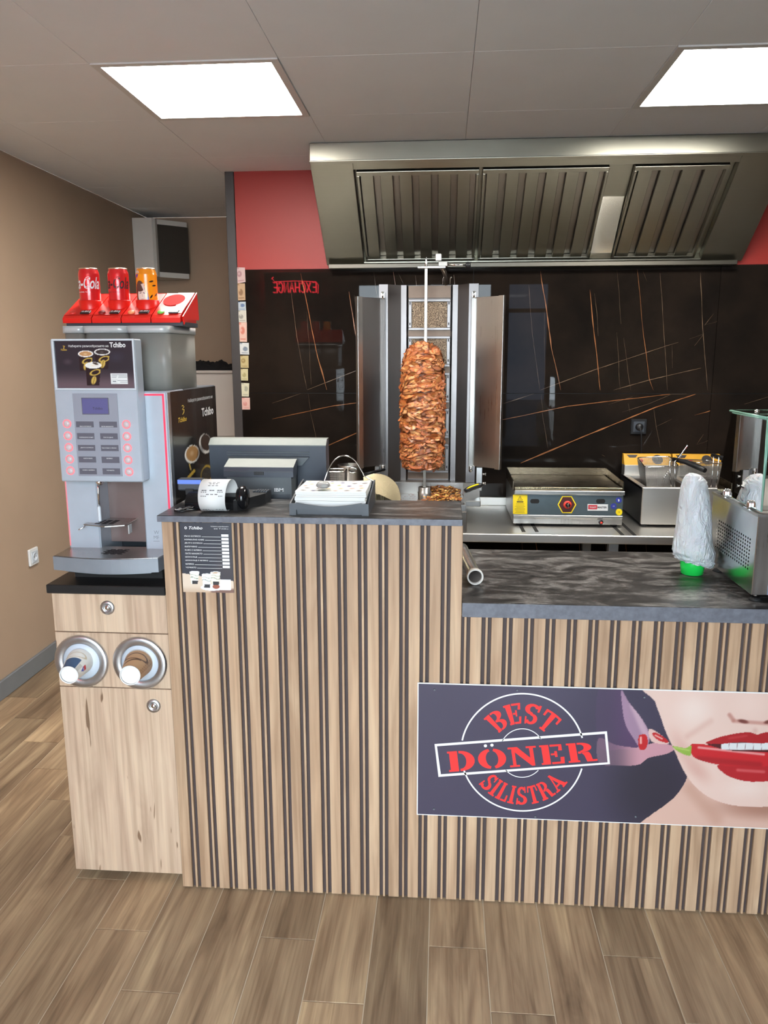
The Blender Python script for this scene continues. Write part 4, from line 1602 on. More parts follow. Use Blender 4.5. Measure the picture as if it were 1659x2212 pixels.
# spout, steam wand, cup grid, drip tray
x, z = atY(215, 1041, .112)
MB().lathe([(0, -.011), (.006, -.0095), (.0095, -.005), (.0105, .001), (.008, .008), (.0, .010)], (x, .113, z), 20, 1).build('spout', CHROME, cm)
x1, z1 = atY(212, 1047, .13)
x2, z2 = atY(214, 1096, .13)
x3, z3 = atY(214, 1128, .13)
MB().tube([(x1, .13, z1 + .02), (x2, .13, z2)], .0030, 8).build('milk_tube', CHROME, cm)
MB().lathe([(.0, 0), (.004, 0), (.0052, -.006), (.0052, z3 - z2)], (x2, .13, z2 + .004), 14).build('milk_nozzle', LGREY, cm)
gz = 1.052
gp = [atZ(180, 1133, gz), atZ(209, 1121, gz), atZ(299, 1119, gz), atZ(269, 1135, gz), atZ(226, 1138, gz)]
g = MB()
g.prism(gp, 2, gz - .0015, gz + .001)
gr = g.build('cup_grid', STEEL, cm)
mb = MB()
gcx, gcy = atZ(232, 1128.5, gz)
for i in range(-3, 4):
    for j in (-1, 0, 1):
        mb.prism([(gcx + j * .020 + dx, gcy + i * .008 + dy) for dx, dy in ((-.007, -.0022), (.007, -.0022), (.008, 0), (.007, .0022), (-.007, .0022), (-.008, 0))], 2, gz + .001, gz + .0016)
mb.build('grid_slots', PRINTK, gr)
mb = MB()
a, b = atZ(274, 1134, gz), atZ(300, 1121, gz)
mb.box(a[0], b[0], a[1] + .006, a[1] + .03, gz - .028, gz - .002, bev=.002)
mb.build('grid_bracket', WHITE, gr)
a = gp[0]
MB().tube([(a[0] + .004, a[1] + .002, gz - .001), (a[0] + .002, a[1] - .001, gz - .008), (a[0] - .010, a[1] - .012, gz - .013)], .0016, 6).build('grid_lever', CHROME, gr)

tz1, tz0 = .978, .940
L, Rr = atZ(114, 1202, tz1), atZ(341, 1207, tz1)
outl = [(KXA - .004, .165), (L[0] - .001, L[1] + .035)]
for i in range(13):
    t_ = i / 12
    outl.append((L[0] + (Rr[0] - L[0]) * t_, L[1] + (Rr[1] - L[1]) * t_ - .022 * math.sin(PI * t_)))
outl += [(KXB - .006, Rr[1] + .055), (KXB, .165)]
tr_ = MB().prism(outl, 2, tz0, tz1).build('drip_tray', TRAYG, cm)
cxm = sum(p[0] for p in outl) / len(outl)
MB().prism([(cxm + (p[0] - cxm) * .82, p[1] * 1.0 + .012) for p in outl], 2, tz0 - .007, tz0).build('tray_lip', TRAYG, cm)
MB().prism([(p[0] * .985 + cxm * .015, max(p[1] + .006, -.1)) for p in outl], 2, tz1, tz1 + .0012).build('tray_cover', STEEL, tr_)
mb = MB()
gcx, gcy = atZ(246, 1193, tz1)
for i in range(-3, 4):
    for j in (-1, 0, 1):
        s = .0085 if abs(i) < 3 else .006
        mb.prism([(gcx + j * .020 + (i % 2) * .008 + dx, gcy + i * .0085 + dy) for dx, dy in ((-s, -.0024), (s, -.0024), (s + .002, 0), (s, .0024), (-s, .0024), (-s - .002, 0))], 2, tz1 + .0012, tz1 + .0018)
mb.build('drain_slots', PRINTK, tr_)
mb = MB()
for s, y, h, w in (('W', 1150, 9, 12), ('MF', 1161, 9, 12)):
    x, z = atY(338, y, KYF - .0004)
    text_on(mb, s, onY(x, z, KYF - .0004), w=w * .00126, h=h * .0011, bold=-.01, res=2)
x, z = atY(338, 1169, KYF - .0004)
mb.box(x - .009, x + .009, KYF - .0005, KYF - .0003, z - .0006, z + .0006)
mb.build('maker_logo', PRINTGR, cm)

# bean hoppers with lids
HOPM = mat('smoked_hopper_plastic', rgb(150, 148, 142), .32, alpha=.62, vary=.05)
HOPI = mat('hopper_inner', rgb(150, 146, 138), .4, vary=.08, vscale=10)
LIDM = mat('hopper_lid_grey', rgb(186, 188, 188), .35, .2, vary=.04)


def rrect(x0, x1, y0, y1, r, n=6):
    P = []
    for cx, cy, a0 in ((x1 - r, y1 - r, 0), (x0 + r, y1 - r, 90), (x0 + r, y0 + r, 180), (x1 - r, y0 + r, 270)):
        for i in range(n + 1):
            a = D(a0 + 90 * i / n)
            P.append((cx + r * math.cos(a), cy + r * math.sin(a)))
    return P


for (a, b) in ((-1.118, -1.064), (-1.062, -.938), (-.936, -.818)):
    hp_ = MB().prism(rrect(a, b, .205, .46, .022 if b - a > .1 else .012), 2, KZ1 + .0005, 1.584, smooth=True).build('bean_hopper', HOPM, cm)
    MB().prism(rrect(a + .006, b - .006, .211, .454, .018 if b - a > .1 else .01), 2, KZ1 + .002, 1.50, smooth=True).build('inner_chute', HOPI, hp_)
    MB().prism(rrect(a - .003, b + .003, .196, .466, .025 if b - a > .1 else .014), 2, 1.5845, 1.604, smooth=True).build('hopper_lid', LIDM, cm)

# ================================================================== can display stand
ds = thing('can_display', 'red slanted drink display tray standing on the coffee machine', 'display stand', (-.965, .32, 1.6045))
DX0, DX1, DY0, DY1 = -1.138, -.793, .250, .390
DZ0 = 1.6045
bx(DX0 + .006, DX1 + .002, DY0 + .004, DY1 + .004, DZ0, DZ0 + .012, bev=.001).build('base_plate', DGREY, ds)
zf = DZ0 + .030
zb = atY(300, 634, DY1)[1]
mw = (DX1 - DX0) / 4


def slope(y):
    return zf + (zb - zf) * (y - DY0) / (DY1 - DY0)


SA = math.atan2(zb - zf, DY1 - DY0)
for k in range(4):
    xa, xb = DX0 + mw * k + .0008, DX0 + mw * (k + 1) - .0008
    m = MB()
    xa += .0007
    xb -= .0007
    cxc = [atY(px, 580, .318)[0] for px in (190.5, 254, 315)][k] if k < 3 else None
    m.prism([(DY0 - .006, DZ0 + .009), (DY0 - .007, zf - .008), (DY0 + .004, zf + .001), (DY0 + .006, zf - .002), (DY0 - .004, zf - .009), (DY0 - .003, DZ0 + .013)], 0, xa, xb)
    m.prism([(DY1 - .002, DZ0 + .0125), (DY1 - .002, zb), (DY1, zb), (DY1, DZ0 + .0125)], 0, xa, xb)
    for xs_ in (xa, xb - .0015):
        m.prism([(DY0 - .003, DZ0 + .0125), (DY0 + .004, slope(DY0 + .004) - .0003), (DY1 - .002, zb - .001), (DY1 - .002, DZ0 + .0125)], 0, xs_, xs_ + .0015)
    if k < 3:
        # sloping top sheet with a round hole for the can
        outer = []
        for a_ in np.linspace(0, 2 * PI, 40, endpoint=False):
            c_, s_ = math.cos(a_), math.sin(a_)
            tx = ((xb - cxc) / c_) if c_ > 1e-9 else (((xa - cxc) / c_) if c_ < -1e-9 else 1e9)
            ty = ((DY1 - .318) / s_) if s_ > 1e-9 else (((DY0 + .004 - .318) / s_) if s_ < -1e-9 else 1e9)
            t_ = min(tx, ty)
            outer.append((cxc + c_ * t_, .318 + s_ * t_))
        inner = [(cxc + .0315 * math.cos(a_), .318 + .0315 * math.sin(a_)) for a_ in np.linspace(0, 2 * PI, 40, endpoint=False)]
        m.add([(p[0], p[1], slope(p[1])) for p in outer + inner], [(i, (i + 1) % 40, 40 + (i + 1) % 40, 40 + i) for i in range(40)])
        for (cx_, cy_) in ((xa, DY0 + .004), (xb, DY0 + .004), (xa, DY1), (xb, DY1)):
            j_ = sorted(range(40), key=lambda i: math.hypot(outer[i][0] - cx_, outer[i][1] - cy_))[:2]
            m.add([(cx_, cy_, slope(cy_))] + [(outer[i][0], outer[i][1], slope(outer[i][1])) for i in j_], [(0, 1, 2)])
    else:
        m.prism([(DY0 + .004, zf + .001), (DY1 - .002, zb), (DY1 - .002, zb - .002), (DY0 + .004, zf - .001)], 0, xa, xb)
    mod = m.build('tray_module', RED, ds)
    yb, zz = DY0 + .016, slope(DY0 + .016)
    Mx = Matrix.Translation((xa + .021, yb, zz + .0004)) @ Matrix.Rotation(SA, 4, 'X')
    bc = [mat('badge_red', rgb(216, 60, 52), .4, vary=.05), mat('badge_dark_red', rgb(126, 30, 26), .4, vary=.05), mat('badge_orange', rgb(236, 150, 100), .4, vary=.05),
          mat('badge_green', rgb(110, 190, 80), .4, vary=.05)][k]
    be = MB()
    be.lathe([(.0098, 0), (.0098, .003), (.008, .0042), (0, .0046)], (0, 0, 0), 24, 2, M=Mx).build('badge', bc, mod)
    Mt = Matrix.Translation((xa + .059, yb, zz + .0004)) @ Matrix.Rotation(SA, 4, 'X')
    tg = MB().box(-.014, .014, -.009, .009, 0, .004, bev=.001, M=Mt).build('price_tag', BLACK if k < 3 else DGREY, mod)
    mb = MB()
    text_on(mb, '0.80', lambda u, v, Mt=Mt: tuple(Mt @ Vector((u, v + .001, .0043))), w=.022, h=.010, bold=.03, res=2)
    mb.build('price', PRINTW, tg)
    # pocket cup that holds the can: flaring guide at its right
    if k < 3:
        cx = cxc
        g = MB().lathe([(.0316, DZ0 + .013), (.0316, slope(.318) - .012), (.0335, slope(.318) + .010), (.0325, slope(.318) + .011), (.0308, slope(.318) - .012), (.0308, DZ0 + .013)], (cx, .318, 0), 36)
        g.build('can_pocket', RED, mod)
    else:
        Mc = Matrix.Translation(((xa + xb) / 2, (DY0 + DY1) / 2, slope((DY0 + DY1) / 2) + .0006)) @ Matrix.Rotation(SA, 4, 'X')
        w2 = (xb - xa) / 2 - .001
        hl2 = math.hypot(zb - zf, DY1 - DY0) / 2
        card = MB().prism([(-w2 * .2, hl2), (w2, hl2), (w2, -hl2 * .86), (w2 * .25, -hl2 * .86), (w2 * .25, -hl2 * .1), (-w2 * .2, hl2 * .2)], 2, 0, .0008, M=Mc).build('card', mat('card_white', rgb(236, 232, 216), .8, spec=.1, vary=.01), mod)
        MB().prism([(-.006 + .031 * math.cos(a), hl2 * .32 + .040 * math.sin(a)) for a in np.linspace(0, 2 * PI, 36, endpoint=False)], 2, .0008, .0013, M=Mc).build('red_disc', mat('matte_red_print', rgb(206, 34, 32), .8, spec=.1, vary=.03), mod)
mb = MB()
mb.prism([(DY0 + .012, DZ0 + .004), (DY0 + .004, zf - .004), (DY1 + .004, zb + .001), (DY1 + .012, DZ0 + .022), (DY0 + .03, DZ0 + .016)], 0, DX1 + .001, DX1 + .004)
mb.build('end_flap', RED, ds)

# ---- cans
ORANGE = mat('orange_can_paint', rgb(240, 140, 20), .28, .15, coat=.5, vary=.03)


def wrap(cx, cy, r, z, du=0.0):
    def f(u, v):
        a = -PI / 2 + (u + du) / r
        return (cx + (r + .0003) * math.cos(a), cy + (r + .0003) * math.sin(a), z + v)
    return f


for k, px in enumerate((190.5, 254, 315)):
    cx, zt = atY(px, 580, .318)
    cy, r = .318, .0295
    zb0 = max(zt - .146, DZ0 + .0125)
    nm = ['red soda can with white script lettering in the display tray', 'red soda can with black script lettering in the display tray',
          'orange soda can printed with a face in the display tray'][k]
    t = thing('soda_can', nm, 'can', (cx, cy, zb0), group='cans in the display tray')
    prof = [(.02, 0), (.0235, .001), (.0262, .006), (r, .013), (r, .128), (.0285, .134), (.0262, .1405), (.0258, .143)]
    if k < 2:
        MB().lathe(prof, (cx, cy, zb0), 40).build('body', REDCAN, t)
    else:
        def can_paint(U, V):      # U angle in metres along the front, V height
            C = np.tile(np.array([240, 142, 24]) / 255., (len(U), 1))
            C = lay(C, soft(ell(U, V, -.010, .058, .0145, .030), 1.05, .95), (84, 54, 48))
            C = lay(C, inpoly(U, V, [(-.024, .04), (-.014, .02), (-.006, .03), (-.006, .06), (-.024, .075)]), (84, 54, 48))
            C = lay(C, soft(ell(U, V, -.006, .048, .0115, .021), 1.05, .92), (232, 204, 190))
            C = lay(C, soft(ell(U, V, -.010, .071, .013, .014, .5), 1.05, .9), (96, 62, 54))
            C = lay(C, inpoly(U, V, [(-.006, .078), (.002, .080), (.004, .058), (.000, .062)]), (220, 190, 178))
            C = lay(C, soft(seg(U, V, -.0105, .053, -.006, .0545), .0012, .0005), (86, 58, 54))
            C = lay(C, soft(seg(U, V, -.001, .0545, .003, .053), .0012, .0005), (86, 58, 54))
            C = lay(C, soft(seg(U, V, -.0065, .037, -.001, .037), .0011, .0004), (176, 92, 88))
            C = lay(C, soft(seg(U, V, -.004, .051, -.0025, .043), .0008, .0003), (196, 150, 138))
            C = lay(C, inpoly(U, V, [(.004, .03), (.010, .045), (.009, .062), (.013, .04), (.010, .0), (-.002, .0)]), (120, 116, 150))
            C = lay(C, inpoly(U, V, [(-.008, .132), (.004, .132), (-.001, .115)]), (54, 44, 92))
            C = lay(C, soft(ell(U, V, -.019, .112, .010, .009), 1.05, .9), (64, 80, 170))
            C = lay(C, inpoly(U, V, [(-.026, .103), (-.012, .107), (-.018, .095)]), (80, 66, 150))
            C = lay(C, inpoly(U, V, [(.004, .107), (.021, .109), (.021, .114), (.004, .113)]), (226, 214, 200))
            for x0, y0, rot in ((.0195, .125, .7), (.021, .086, .3), (.0285, .075, .2), (.019, .044, 1.0), (.022, .026, 1.1), (-.032, .08, .4), (.034, .05, .8)):
                C = lay(C, soft(ell(U, V, x0, y0, .0065, .0022, rot), 1.1, .8), (44, 30, 30))
            return C
        P2 = PI * r
        paint_grid(-P2, P2, 0, .115, 180, 110, lambda U, V: can_paint(U / 1.15, V - .009),
                   lambda u, v: (cx + r * math.cos(-PI / 2 + u / r), cy + r * math.sin(-PI / 2 + u / r), zb0 + .013 + v)).build('printed_wall', PAINTG, t)
        MB().lathe(prof[:4], (cx, cy, zb0), 40).build('bottom', ORANGE, t)
        MB().lathe(prof[4:], (cx, cy, zb0), 40).build('shoulder', ORANGE, t)
    MB().lathe([(.0262, .1425), (.0268, .1445), (.0258, .146), (.0245, .1450), (.024, .1415), (0, .1415)], (cx, cy, zb0), 36).build('lid', CANTOP, t)
    mb = MB()
    if k < 2:
        mm = PRINTW if k == 0 else PRINTK
        text_on(mb, 'Coca-Cola', wrap(cx, cy, r, zt - .042, -.012), w=.112, h=.034, shear=.35, bold=.016, res=3)
        mb.build('script', mm, t)
        mb = MB()
        text_on(mb, 'ORIGINAL TASTE' if k == 0 else 'ZERO SUGAR', wrap(cx, cy, r, zt - .068, -.006), w=.040, h=.0034, res=1)
        mb.build('small_print', mm, t)
    else:
        text_on(mb, 'FANTA', wrap(cx, cy, r, zb0 + .134, -.019), w=.016, h=.007, bold=.03, res=2)
        mb.build('script', PRINTW, t)

# ================================================================== steel work table along the back wall
TZ, TYF, TYB = .750, 1.412, 2.100
table = thing('steel_table', 'long stainless steel work table along the black slab wall', 'table', (.6, 1.75, 0))
mb = MB().box(-.95, 1.95, TYF, TYB, TZ - .038, TZ, bev=.003)
mb.build('tabletop', STEELT, table)
bx(-.95, 1.95, TYB - .012, TYB, TZ, TZ + .043, bev=.002).build('upstand', STEELT, table)
LEGM = mat('pale_steel_leg', rgb(150, 156, 158), .4, .5, vary=.06)
for x in (-.92, .700, 1.92):
    for y in (TYF + .035, TYB - .035):
        bx(x - .021, x + .021, y - .021, y + .021, 0.001, TZ - .038, bev=.002).build('leg', LEGM, table)
bx(-.9, 1.9, TYF + .06, TYB - .06, .14, .17, bev=.002).build('lower_shelf', STEELD, table)
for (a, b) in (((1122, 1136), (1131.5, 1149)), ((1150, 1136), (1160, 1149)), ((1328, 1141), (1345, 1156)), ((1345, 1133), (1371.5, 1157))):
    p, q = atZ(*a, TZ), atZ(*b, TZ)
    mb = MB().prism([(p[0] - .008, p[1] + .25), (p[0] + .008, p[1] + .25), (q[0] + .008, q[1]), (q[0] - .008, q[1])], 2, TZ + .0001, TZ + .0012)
    mb.build('dark_strip', RUBBER, table)  # thin dark strips on the tabletop, running back under the griddle

# ================================================================== gas griddle
GYF, GYB = 1.585, 2.02
gd = thing('gas_griddle', 'steel countertop griddle with a red dial and yellow warning label', 'griddle', (.52, 1.8, TZ + .0012))
gx0, gx1 = atY(1109, 1100, GYF)[0], atY(1345, 1100, GYF)[0]


def gz(py):
    return atY(1227, py, GYF)[1]


zbot = TZ + .0125
FT = mat('griddle_front_film', rgb(112, 126, 132), .28, .75, vary=.18, vscale=6)
bx(gx0, gx1, GYF + .004, GYB, zbot, gz(1062), bev=.002).build('body', STEEL, gd)
bx(gx0 - .0005, gx1 + .0005, GYF - .004, GYF + .0038, zbot, gz(1120), bev=.002).build('drip_drawer', STEEL, gd)
bx(gx0, gx1 + .001, GYF - .007, GYF + .0038, gz(1119), gz(1113), bev=.0015).build('ledge', STEEL, gd)
fp = bx(gx0, gx1, GYF, GYF + .0038, gz(1112.5), gz(1069), bev=.001).build('front_panel', FT, gd)
bx(gx0 + .002, gx1 + .005, GYF - .006, GYF + .0038, gz(1068.5), gz(1060), bev=.002).build('top_trim', STEEL, gd)
PLATE = steel('seasoned_griddle_plate', (0.22, 0.175, 0.12, 1), 0.28, 0, streak=.05)
pz = gz(1055)
bx(gx0 + .004, gx1 - .004, GYF + .012, GYB - .02, gz(1062) + .002, pz, bev=.002).build('cooking_plate', PLATE, gd)
bx(gx0 + .004, gx1 - .004, GYF + .006, GYF + .0118, gz(1058), pz + .003, bev=.001).build('front_lip', GOLDM, gd)
zs = atY(1200, 1009, GYB)[1]
bx(gx0 - .004, gx1 + .004, GYB - .0195, GYB - .015, pz, zs, bev=.001).build('splash_back', PLATE, gd)
for x, s in ((gx0 - .004, 1), (gx1 + .0005, 1)):
    mb = MB().prism([(GYF + .02, pz - .012), (GYF + .02, pz + .028), (GYB - .02, zs), (GYB - .02, pz - .012)], 0, x, x + .0035)
    mb.build('side_guard', PLATE, gd)
for x in (gx0 + .03, gx1 - .03):
    for y in (GYF + .03, GYB - .04):
        MB().cyl((x, y, TZ + .0013), (x, y, zbot), .016, n=12).build('foot', RUBBER, gd)


def c5(x, y):
    return 1080 + x / 5.53, 980 + y / 5.53


def g5(x, y, yy=None):
    return atY(*c5(x, y), GYF if yy is None else yy)


YS = GYF - .0006


def plate5(name, pts, m, parent, d=.0005, y=None):
    y = GYF if y is None else y
    return MB().prism([g5(*p) for p in pts], 1, y - d, y - .0001).build(name, m, parent)


wl = plate5('warning_label', [(155, 490), (327, 492), (326, 722), (155, 718)], YELLOW, fp)
mb = MB()
for y, x0, x1 in ((572, 200, 280), (595, 190, 290), (612, 190, 290), (628, 178, 300), (641, 195, 285), (655, 178, 300), (670, 175, 300), (685, 190, 290), (700, 180, 295)):
    p, q = g5(x0, y), g5(x1, y)
    h = .0035 if y == 572 else .0009
    mb.box(p[0], q[0], YS - .0003, YS, p[1] - h, p[1] + h * .3)
tri = [g5(*p) for p in ((212, 557), (240, 505), (268, 557))]
for i in range(3):
    a, b = tri[i], tri[(i + 1) % 3]
    mb.tube([(a[0], YS - .0002, a[1]), (b[0], YS - .0002, b[1])], .0008, 5)
a, b = g5(240, 520), g5(240, 548)
mb.tube([(a[0], YS - .0002, a[1]), (b[0], YS - .0002, b[1])], .0009, 5)
mb.build('warning_text', PRINTK, wl)
for x in (416, 1203):
    pts = []
    for cx, a0 in ((x + 32, -90), (x - 32, 90)):
        for i in range(9):
            a = D(a0 + 180 * i / 8)
            pts.append((cx + 22 * math.cos(a), 568 - 26 * math.sin(a)))
    plate5('slot', pts, BLACKMAT, fp)
hx = [(800 + 112 * math.cos(D(a)), 608 + 118 * math.sin(D(a))) for a in range(0, 360, 60)]
hxa = plate5('dial_plate', hx, YELLOW, fp, .0007)
plate5('dial_ground', [(800 + 98 * math.cos(D(a)), 608 + 104 * math.sin(D(a))) for a in range(0, 360, 60)], mat('maroon_print', rgb(70, 22, 20), .5, vary=.06), hxa, .0011)
kx, kz = g5(806, 610)
DIALR = mat('dial_red', rgb(214, 58, 44), .4, vary=.04)
MB().lathe([(.0185, -.001), (.0185, -.004), (.0125, -.0055), (0, -.0055)], (kx, GYF - .0003, kz), 32, 1).build('dial_skirt', DIALR, hxa)
kn = MB().lathe([(.0105, -.0055), (.0100, -.020), (.008, -.022), (0, -.022)], (kx, GYF - .0003, kz), 24, 1).build('dial_knob', BLACKG, hxa)
bx(kx - .0026, kx + .0026, GYF - .026, GYF - .0215, kz - .0095, kz + .0095, bev=.001).build('knob_grip', CHROME, kn)
mp = plate5('maker_plate', [(1046, 602), (1290, 605), (1288, 682), (1046, 680)], PRINTW, fp, .0007)
a, b = g5(1055, 612), g5(1160, 665)
bx(a[0], b[0], GYF - .001, GYF - .0008, b[1], a[1]).build('red_field', mat('maker_red', rgb(190, 52, 60), .5, vary=.04), mp)
mb = MB()
a, b = g5(1068, 640), g5(1150, 640)
text_on(mb, 'TOST', onY((a[0] + b[0]) / 2, a[1], GYF - .0012), w=b[0] - a[0], h=.0065, bold=.02, res=2)
mb.build('maker_script', PRINTW, mp)
mb = MB()
a, b = g5(1165, 640), g5(1276, 640)
text_on(mb, 'MASTER', onY((a[0] + b[0]) / 2, a[1], GYF - .0012), w=b[0] - a[0], h=.0085, bold=.03, res=2)
mb.build('maker_name', PRINTK, mp)
BLUEL = mat('blue_sticker', rgb(44, 54, 140), .5, vary=.04)
for (x, y, r, m, s) in ((1418, 556, 36, BLUEL, ''), (1357, 627, 35, BLUEL, 'CE'), (1422, 698, 40, YELLOW, 'CE')):
    sk = plate5('round_sticker', [(x + r * math.cos(a), y + r * math.sin(a)) for a in np.linspace(0, 2 * PI, 24, endpoint=False)], m, fp)
    mb = MB()
    p = g5(x, y)
    if s:
        text_on(mb, s, onY(p[0], p[1], GYF - .0008), w=.0085, h=.0055, bold=.02, res=2)
    else:
        mb.box(p[0] - .0025, p[0] + .0032, GYF - .0008, GYF - .0006, p[1] - .0055, p[1] + .004)
        mb.box(p[0] - .004, p[0] - .0005, GYF - .0008, GYF - .0006, p[1] + .004, p[1] + .0055)
    mb.build('sticker_mark', PRINTW if m is BLUEL else PRINTK, sk)
x, z = g5(1203, 818)
ib = MB().lathe([(.0105, 0), (.0105, -.005), (.0085, -.006), (0, -.006)], (x, GYF - .0041, z), 20, 1).build('igniter', BLACKG, gd)
MB().lathe([(.0058, -.006), (.0054, -.010), (0, -.0105)], (x + .001, GYF - .0041, z - .001), 16, 1).build('igniter_button', DIALR, ib)

# ================================================================== double fryer
FYF, FYB = 1.600, 2.06
fry = thing('double_fryer', 'black and steel twin-tank fryer with yellow control panels', 'fryer', (1.1, 1.83, TZ))
fx0, fx1 = .853, 1.335
ftop = atY(1387, 1053, FYF)[1]
fb = TZ + .012
bx(fx0, fx0 + .006, FYF + .012, FYB, fb, ftop - .004, bev=.001).build('side_panel', BLACK, fry)
bx(fx1 - .006, fx1, FYF + .012, FYB, fb, ftop - .004, bev=.001).build('side_panel', BLACK, fry)
bx(fx0, fx1, FYF, FYF + .012, fb, ftop, bev=.003).build('front_panel', STEELT, fry)
bx(fx0 + .006, fx1 - .006, FYF + .012, FYB, fb, fb + .01).build('floor_plate', STEELD, fry)
xm = (fx0 + fx1) / 2
mb = MB()
for (a, b) in ((fx0, fx0 + .022), (xm - .015, xm + .015), (fx1 - .022, fx1)):
    mb.box(a, b, FYF + .012, FYB - .06, ftop - .012, ftop - .001)
for (a, b) in ((fx0 + .022, xm - .015), (xm + .015, fx1 - .022)):
    mb.box(a, b, FYF + .012, FYF + .035, ftop - .012, ftop - .001)
    mb.box(a, b, FYB - .11, FYB - .06, ftop - .012, ftop - .001)
mb.build('top_deck', STEELT, fry)
for (a, b) in ((fx0 + .022, xm - .015), (xm + .015, fx1 - .022)):
    mb = MB()
    ya, yb = FYF + .035, FYB - .11
    for q in ((a, a + .002, ya, yb, fb + .02, ftop - .012), (b - .002, b, ya, yb, fb + .02, ftop - .012), (a, b, ya, ya + .002, fb + .02, ftop - .012),
              (a, b, yb - .002, yb, fb + .02, ftop - .012), (a, b, ya, yb, fb + .02, fb + .024)):
        mb.box(*q)
    mb.build('oil_tank', STEELD, fry)
    bx(a + .002, b - .002, ya + .002, yb - .002, .8625, .8665).build('element_guard', STEELD, fry)
bzt = atY(1400, 981, FYB - .03)[1]
bzm = atY(1400, 1003, FYB - .03)[1]
bx(fx0 + .004, fx1 - .004, FYB - .06, FYB, ftop - .012, bzm, bev=.002).build('control_head', STEELT, fry)
for (a, b) in ((fx0 + .004, xm - .004), (xm + .004, fx1 - .004)):
    cp = MB().prism([(FYB - .058, bzm), (FYB - .022, bzt), (FYB, bzt), (FYB, bzm)], 0, a, b).build('control_panel', mat('fryer_yellow', rgb(206, 152, 26), .5, vary=.05), fry)

    def cpl(u, v, a=a, b=b):
        t = (v - bzm) / (bzt - bzm)
        return (a + u, FYB - .058 + .036 * t - .0012, v)
    mb = MB()
    h = bzt - bzm
    for (u0, u1, v0, v1) in ((.015, .07, .66, .92), ):
        mb.add([cpl(u0, bzm + h * v1), cpl(u1, bzm + h * v1), cpl(u1 - .012, bzm + h * v0), cpl(u0 + .012, bzm + h * v0)], [(0, 1, 2, 3)])
    mb.build('panel_mark', PRINTK, cp)
    mb = MB()
    u0 = .195
    ring = [cpl(u0 - .03 + .026 * math.cos(t), bzm + h * (.5 + .42 * math.sin(t))) for t in np.linspace(0, 2 * PI, 24, endpoint=False)]
    mb.add(ring, [tuple(range(24))])
    mb.build('panel_mark', PRINTK, cp)
    c = cpl(.085, bzm + h * .42)
    MB().cyl(c, (c[0], c[1] - .006, c[2] - .002), .008, .007, 16).build('pilot_lamp', DIALR, cp)
for x in (fx0 + .02, fx1 - .02):
    for y in (FYF + .02, FYB - .04):
        MB().cyl((x, y, TZ + .0002), (x, y, fb), .015, n=12).build('foot', RUBBER, fry)


def mesh_basket(t, w0, w1, d0, d1, h, loc, rx=0., ry=0., rz=0., handle=None, mesh=26):
    """wire fry basket: local x width, y depth, z up, base centre at loc; rotated about its base"""
    M = Matrix.Translation(loc) @ Matrix.Rotation(rz, 4, 'Z') @ Matrix.Rotation(ry, 4, 'Y') @ Matrix.Rotation(rx, 4, 'X')
    def corner(s, tt, z):
        k = z / h
        return Vector((s * (w0 + (w1 - w0) * k) / 2, tt * (d0 + (d1 - d0) * k) / 2, z))
    order = [(-1, -1), (1, -1), (1, 1), (-1, 1)]
    off = np.array(t.location)
    wires = MB()
    for i in range(4):
        a, b = order[i], order[(i + 1) % 4]
        for k in range(mesh + 1):
            f = k / mesh
            p0 = corner(*a, 0).lerp(corner(*b, 0), f)
            p1 = corner(*a, h).lerp(corner(*b, h), f)
            wires.tube([M @ p0, M @ p1], .00075, 3, caps=False)
        for k in range(1, 22):
            z = h * k / 22
            wires.tube([M @ corner(*a, z), M @ corner(*b, z)], .00075, 3, caps=False)
    for k in range(1, mesh):
        f = k / mesh
        wires.tube([M @ corner(-1, -1, 0).lerp(corner(1, -1, 0), f), M @ corner(-1, 1, 0).lerp(corner(1, 1, 0), f)], .00075, 3, caps=False)
        wires.tube([M @ corner(-1, -1, 0).lerp(corner(-1, 1, 0), f), M @ corner(1, -1, 0).lerp(corner(1, 1, 0), f)], .00075, 3, caps=False)
    o = wires.build('wire_mesh', STEEL, t)
    o['kind'] = 'stuff'
    rim = []
    r = .02
    for (sx, sy), (a0) in zip(((1, 1), (-1, 1), (-1, -1), (1, -1)), (0, 90, 180, 270)):
        c = corner(sx, sy, h)
        c = Vector((c.x - sx * r, c.y - sy * r, h))
        for i in range(5):
            a = D(a0 + 90 * i / 4)
            rim.append(M @ Vector((c.x + r * math.cos(a), c.y + r * math.sin(a), h)))
    MB().tube(rim, .0028, 8, closed=True).build('rim', CHROME, t)
    return M


# left fry basket, tilted, and the second one behind the wrapped cups
bcx, _ = atY(1425, 1045, 1.78)
b1 = thing('fry_basket', 'wire fry basket leaning in the tank with steel tongs inside', 'fry basket', (bcx, 1.8, .86), group='fry baskets')
M1 = mesh_basket(b1, .11, .150, .15, .20, .152, (bcx - .007, 1.80, .8755), rx=.10, ry=-.05, rz=-.06)
mb = MB()
for dx in (-.011, .011):
    mb.tube([M1 @ Vector((.062 + dx * .2, -.09, .0)), M1 @ Vector((.05 + dx, -.098, .09)), M1 @ Vector((.045 + dx, -.10, .175)), M1 @ Vector((.072 + dx, -.06, .180))], .0028, 6)
mb.build('handle_bracket', CHROME, b1)
p0 = M1 @ Vector((.06, -.045, .172))
MB().tube([p0, p0 + Vector((.04, -.05, -.004)), p0 + Vector((.085, -.12, -.022)), p0 + Vector((.10, -.15, -.03))], [.010, .011, .013, .011], 10).build('handle', BLACK, b1)
bcx2, _ = atY(1513, 1045, 1.82)
b2 = thing('fry_basket', 'wire fry basket standing in the tank nearer the glass case', 'fry basket', (bcx2, 1.82, .86), group='fry baskets')
M2 = mesh_basket(b2, .12, .145, .16, .22, .150, (bcx2 + .005, 1.83, .8725), rx=-.06, ry=.03, rz=.05)
mb = MB()
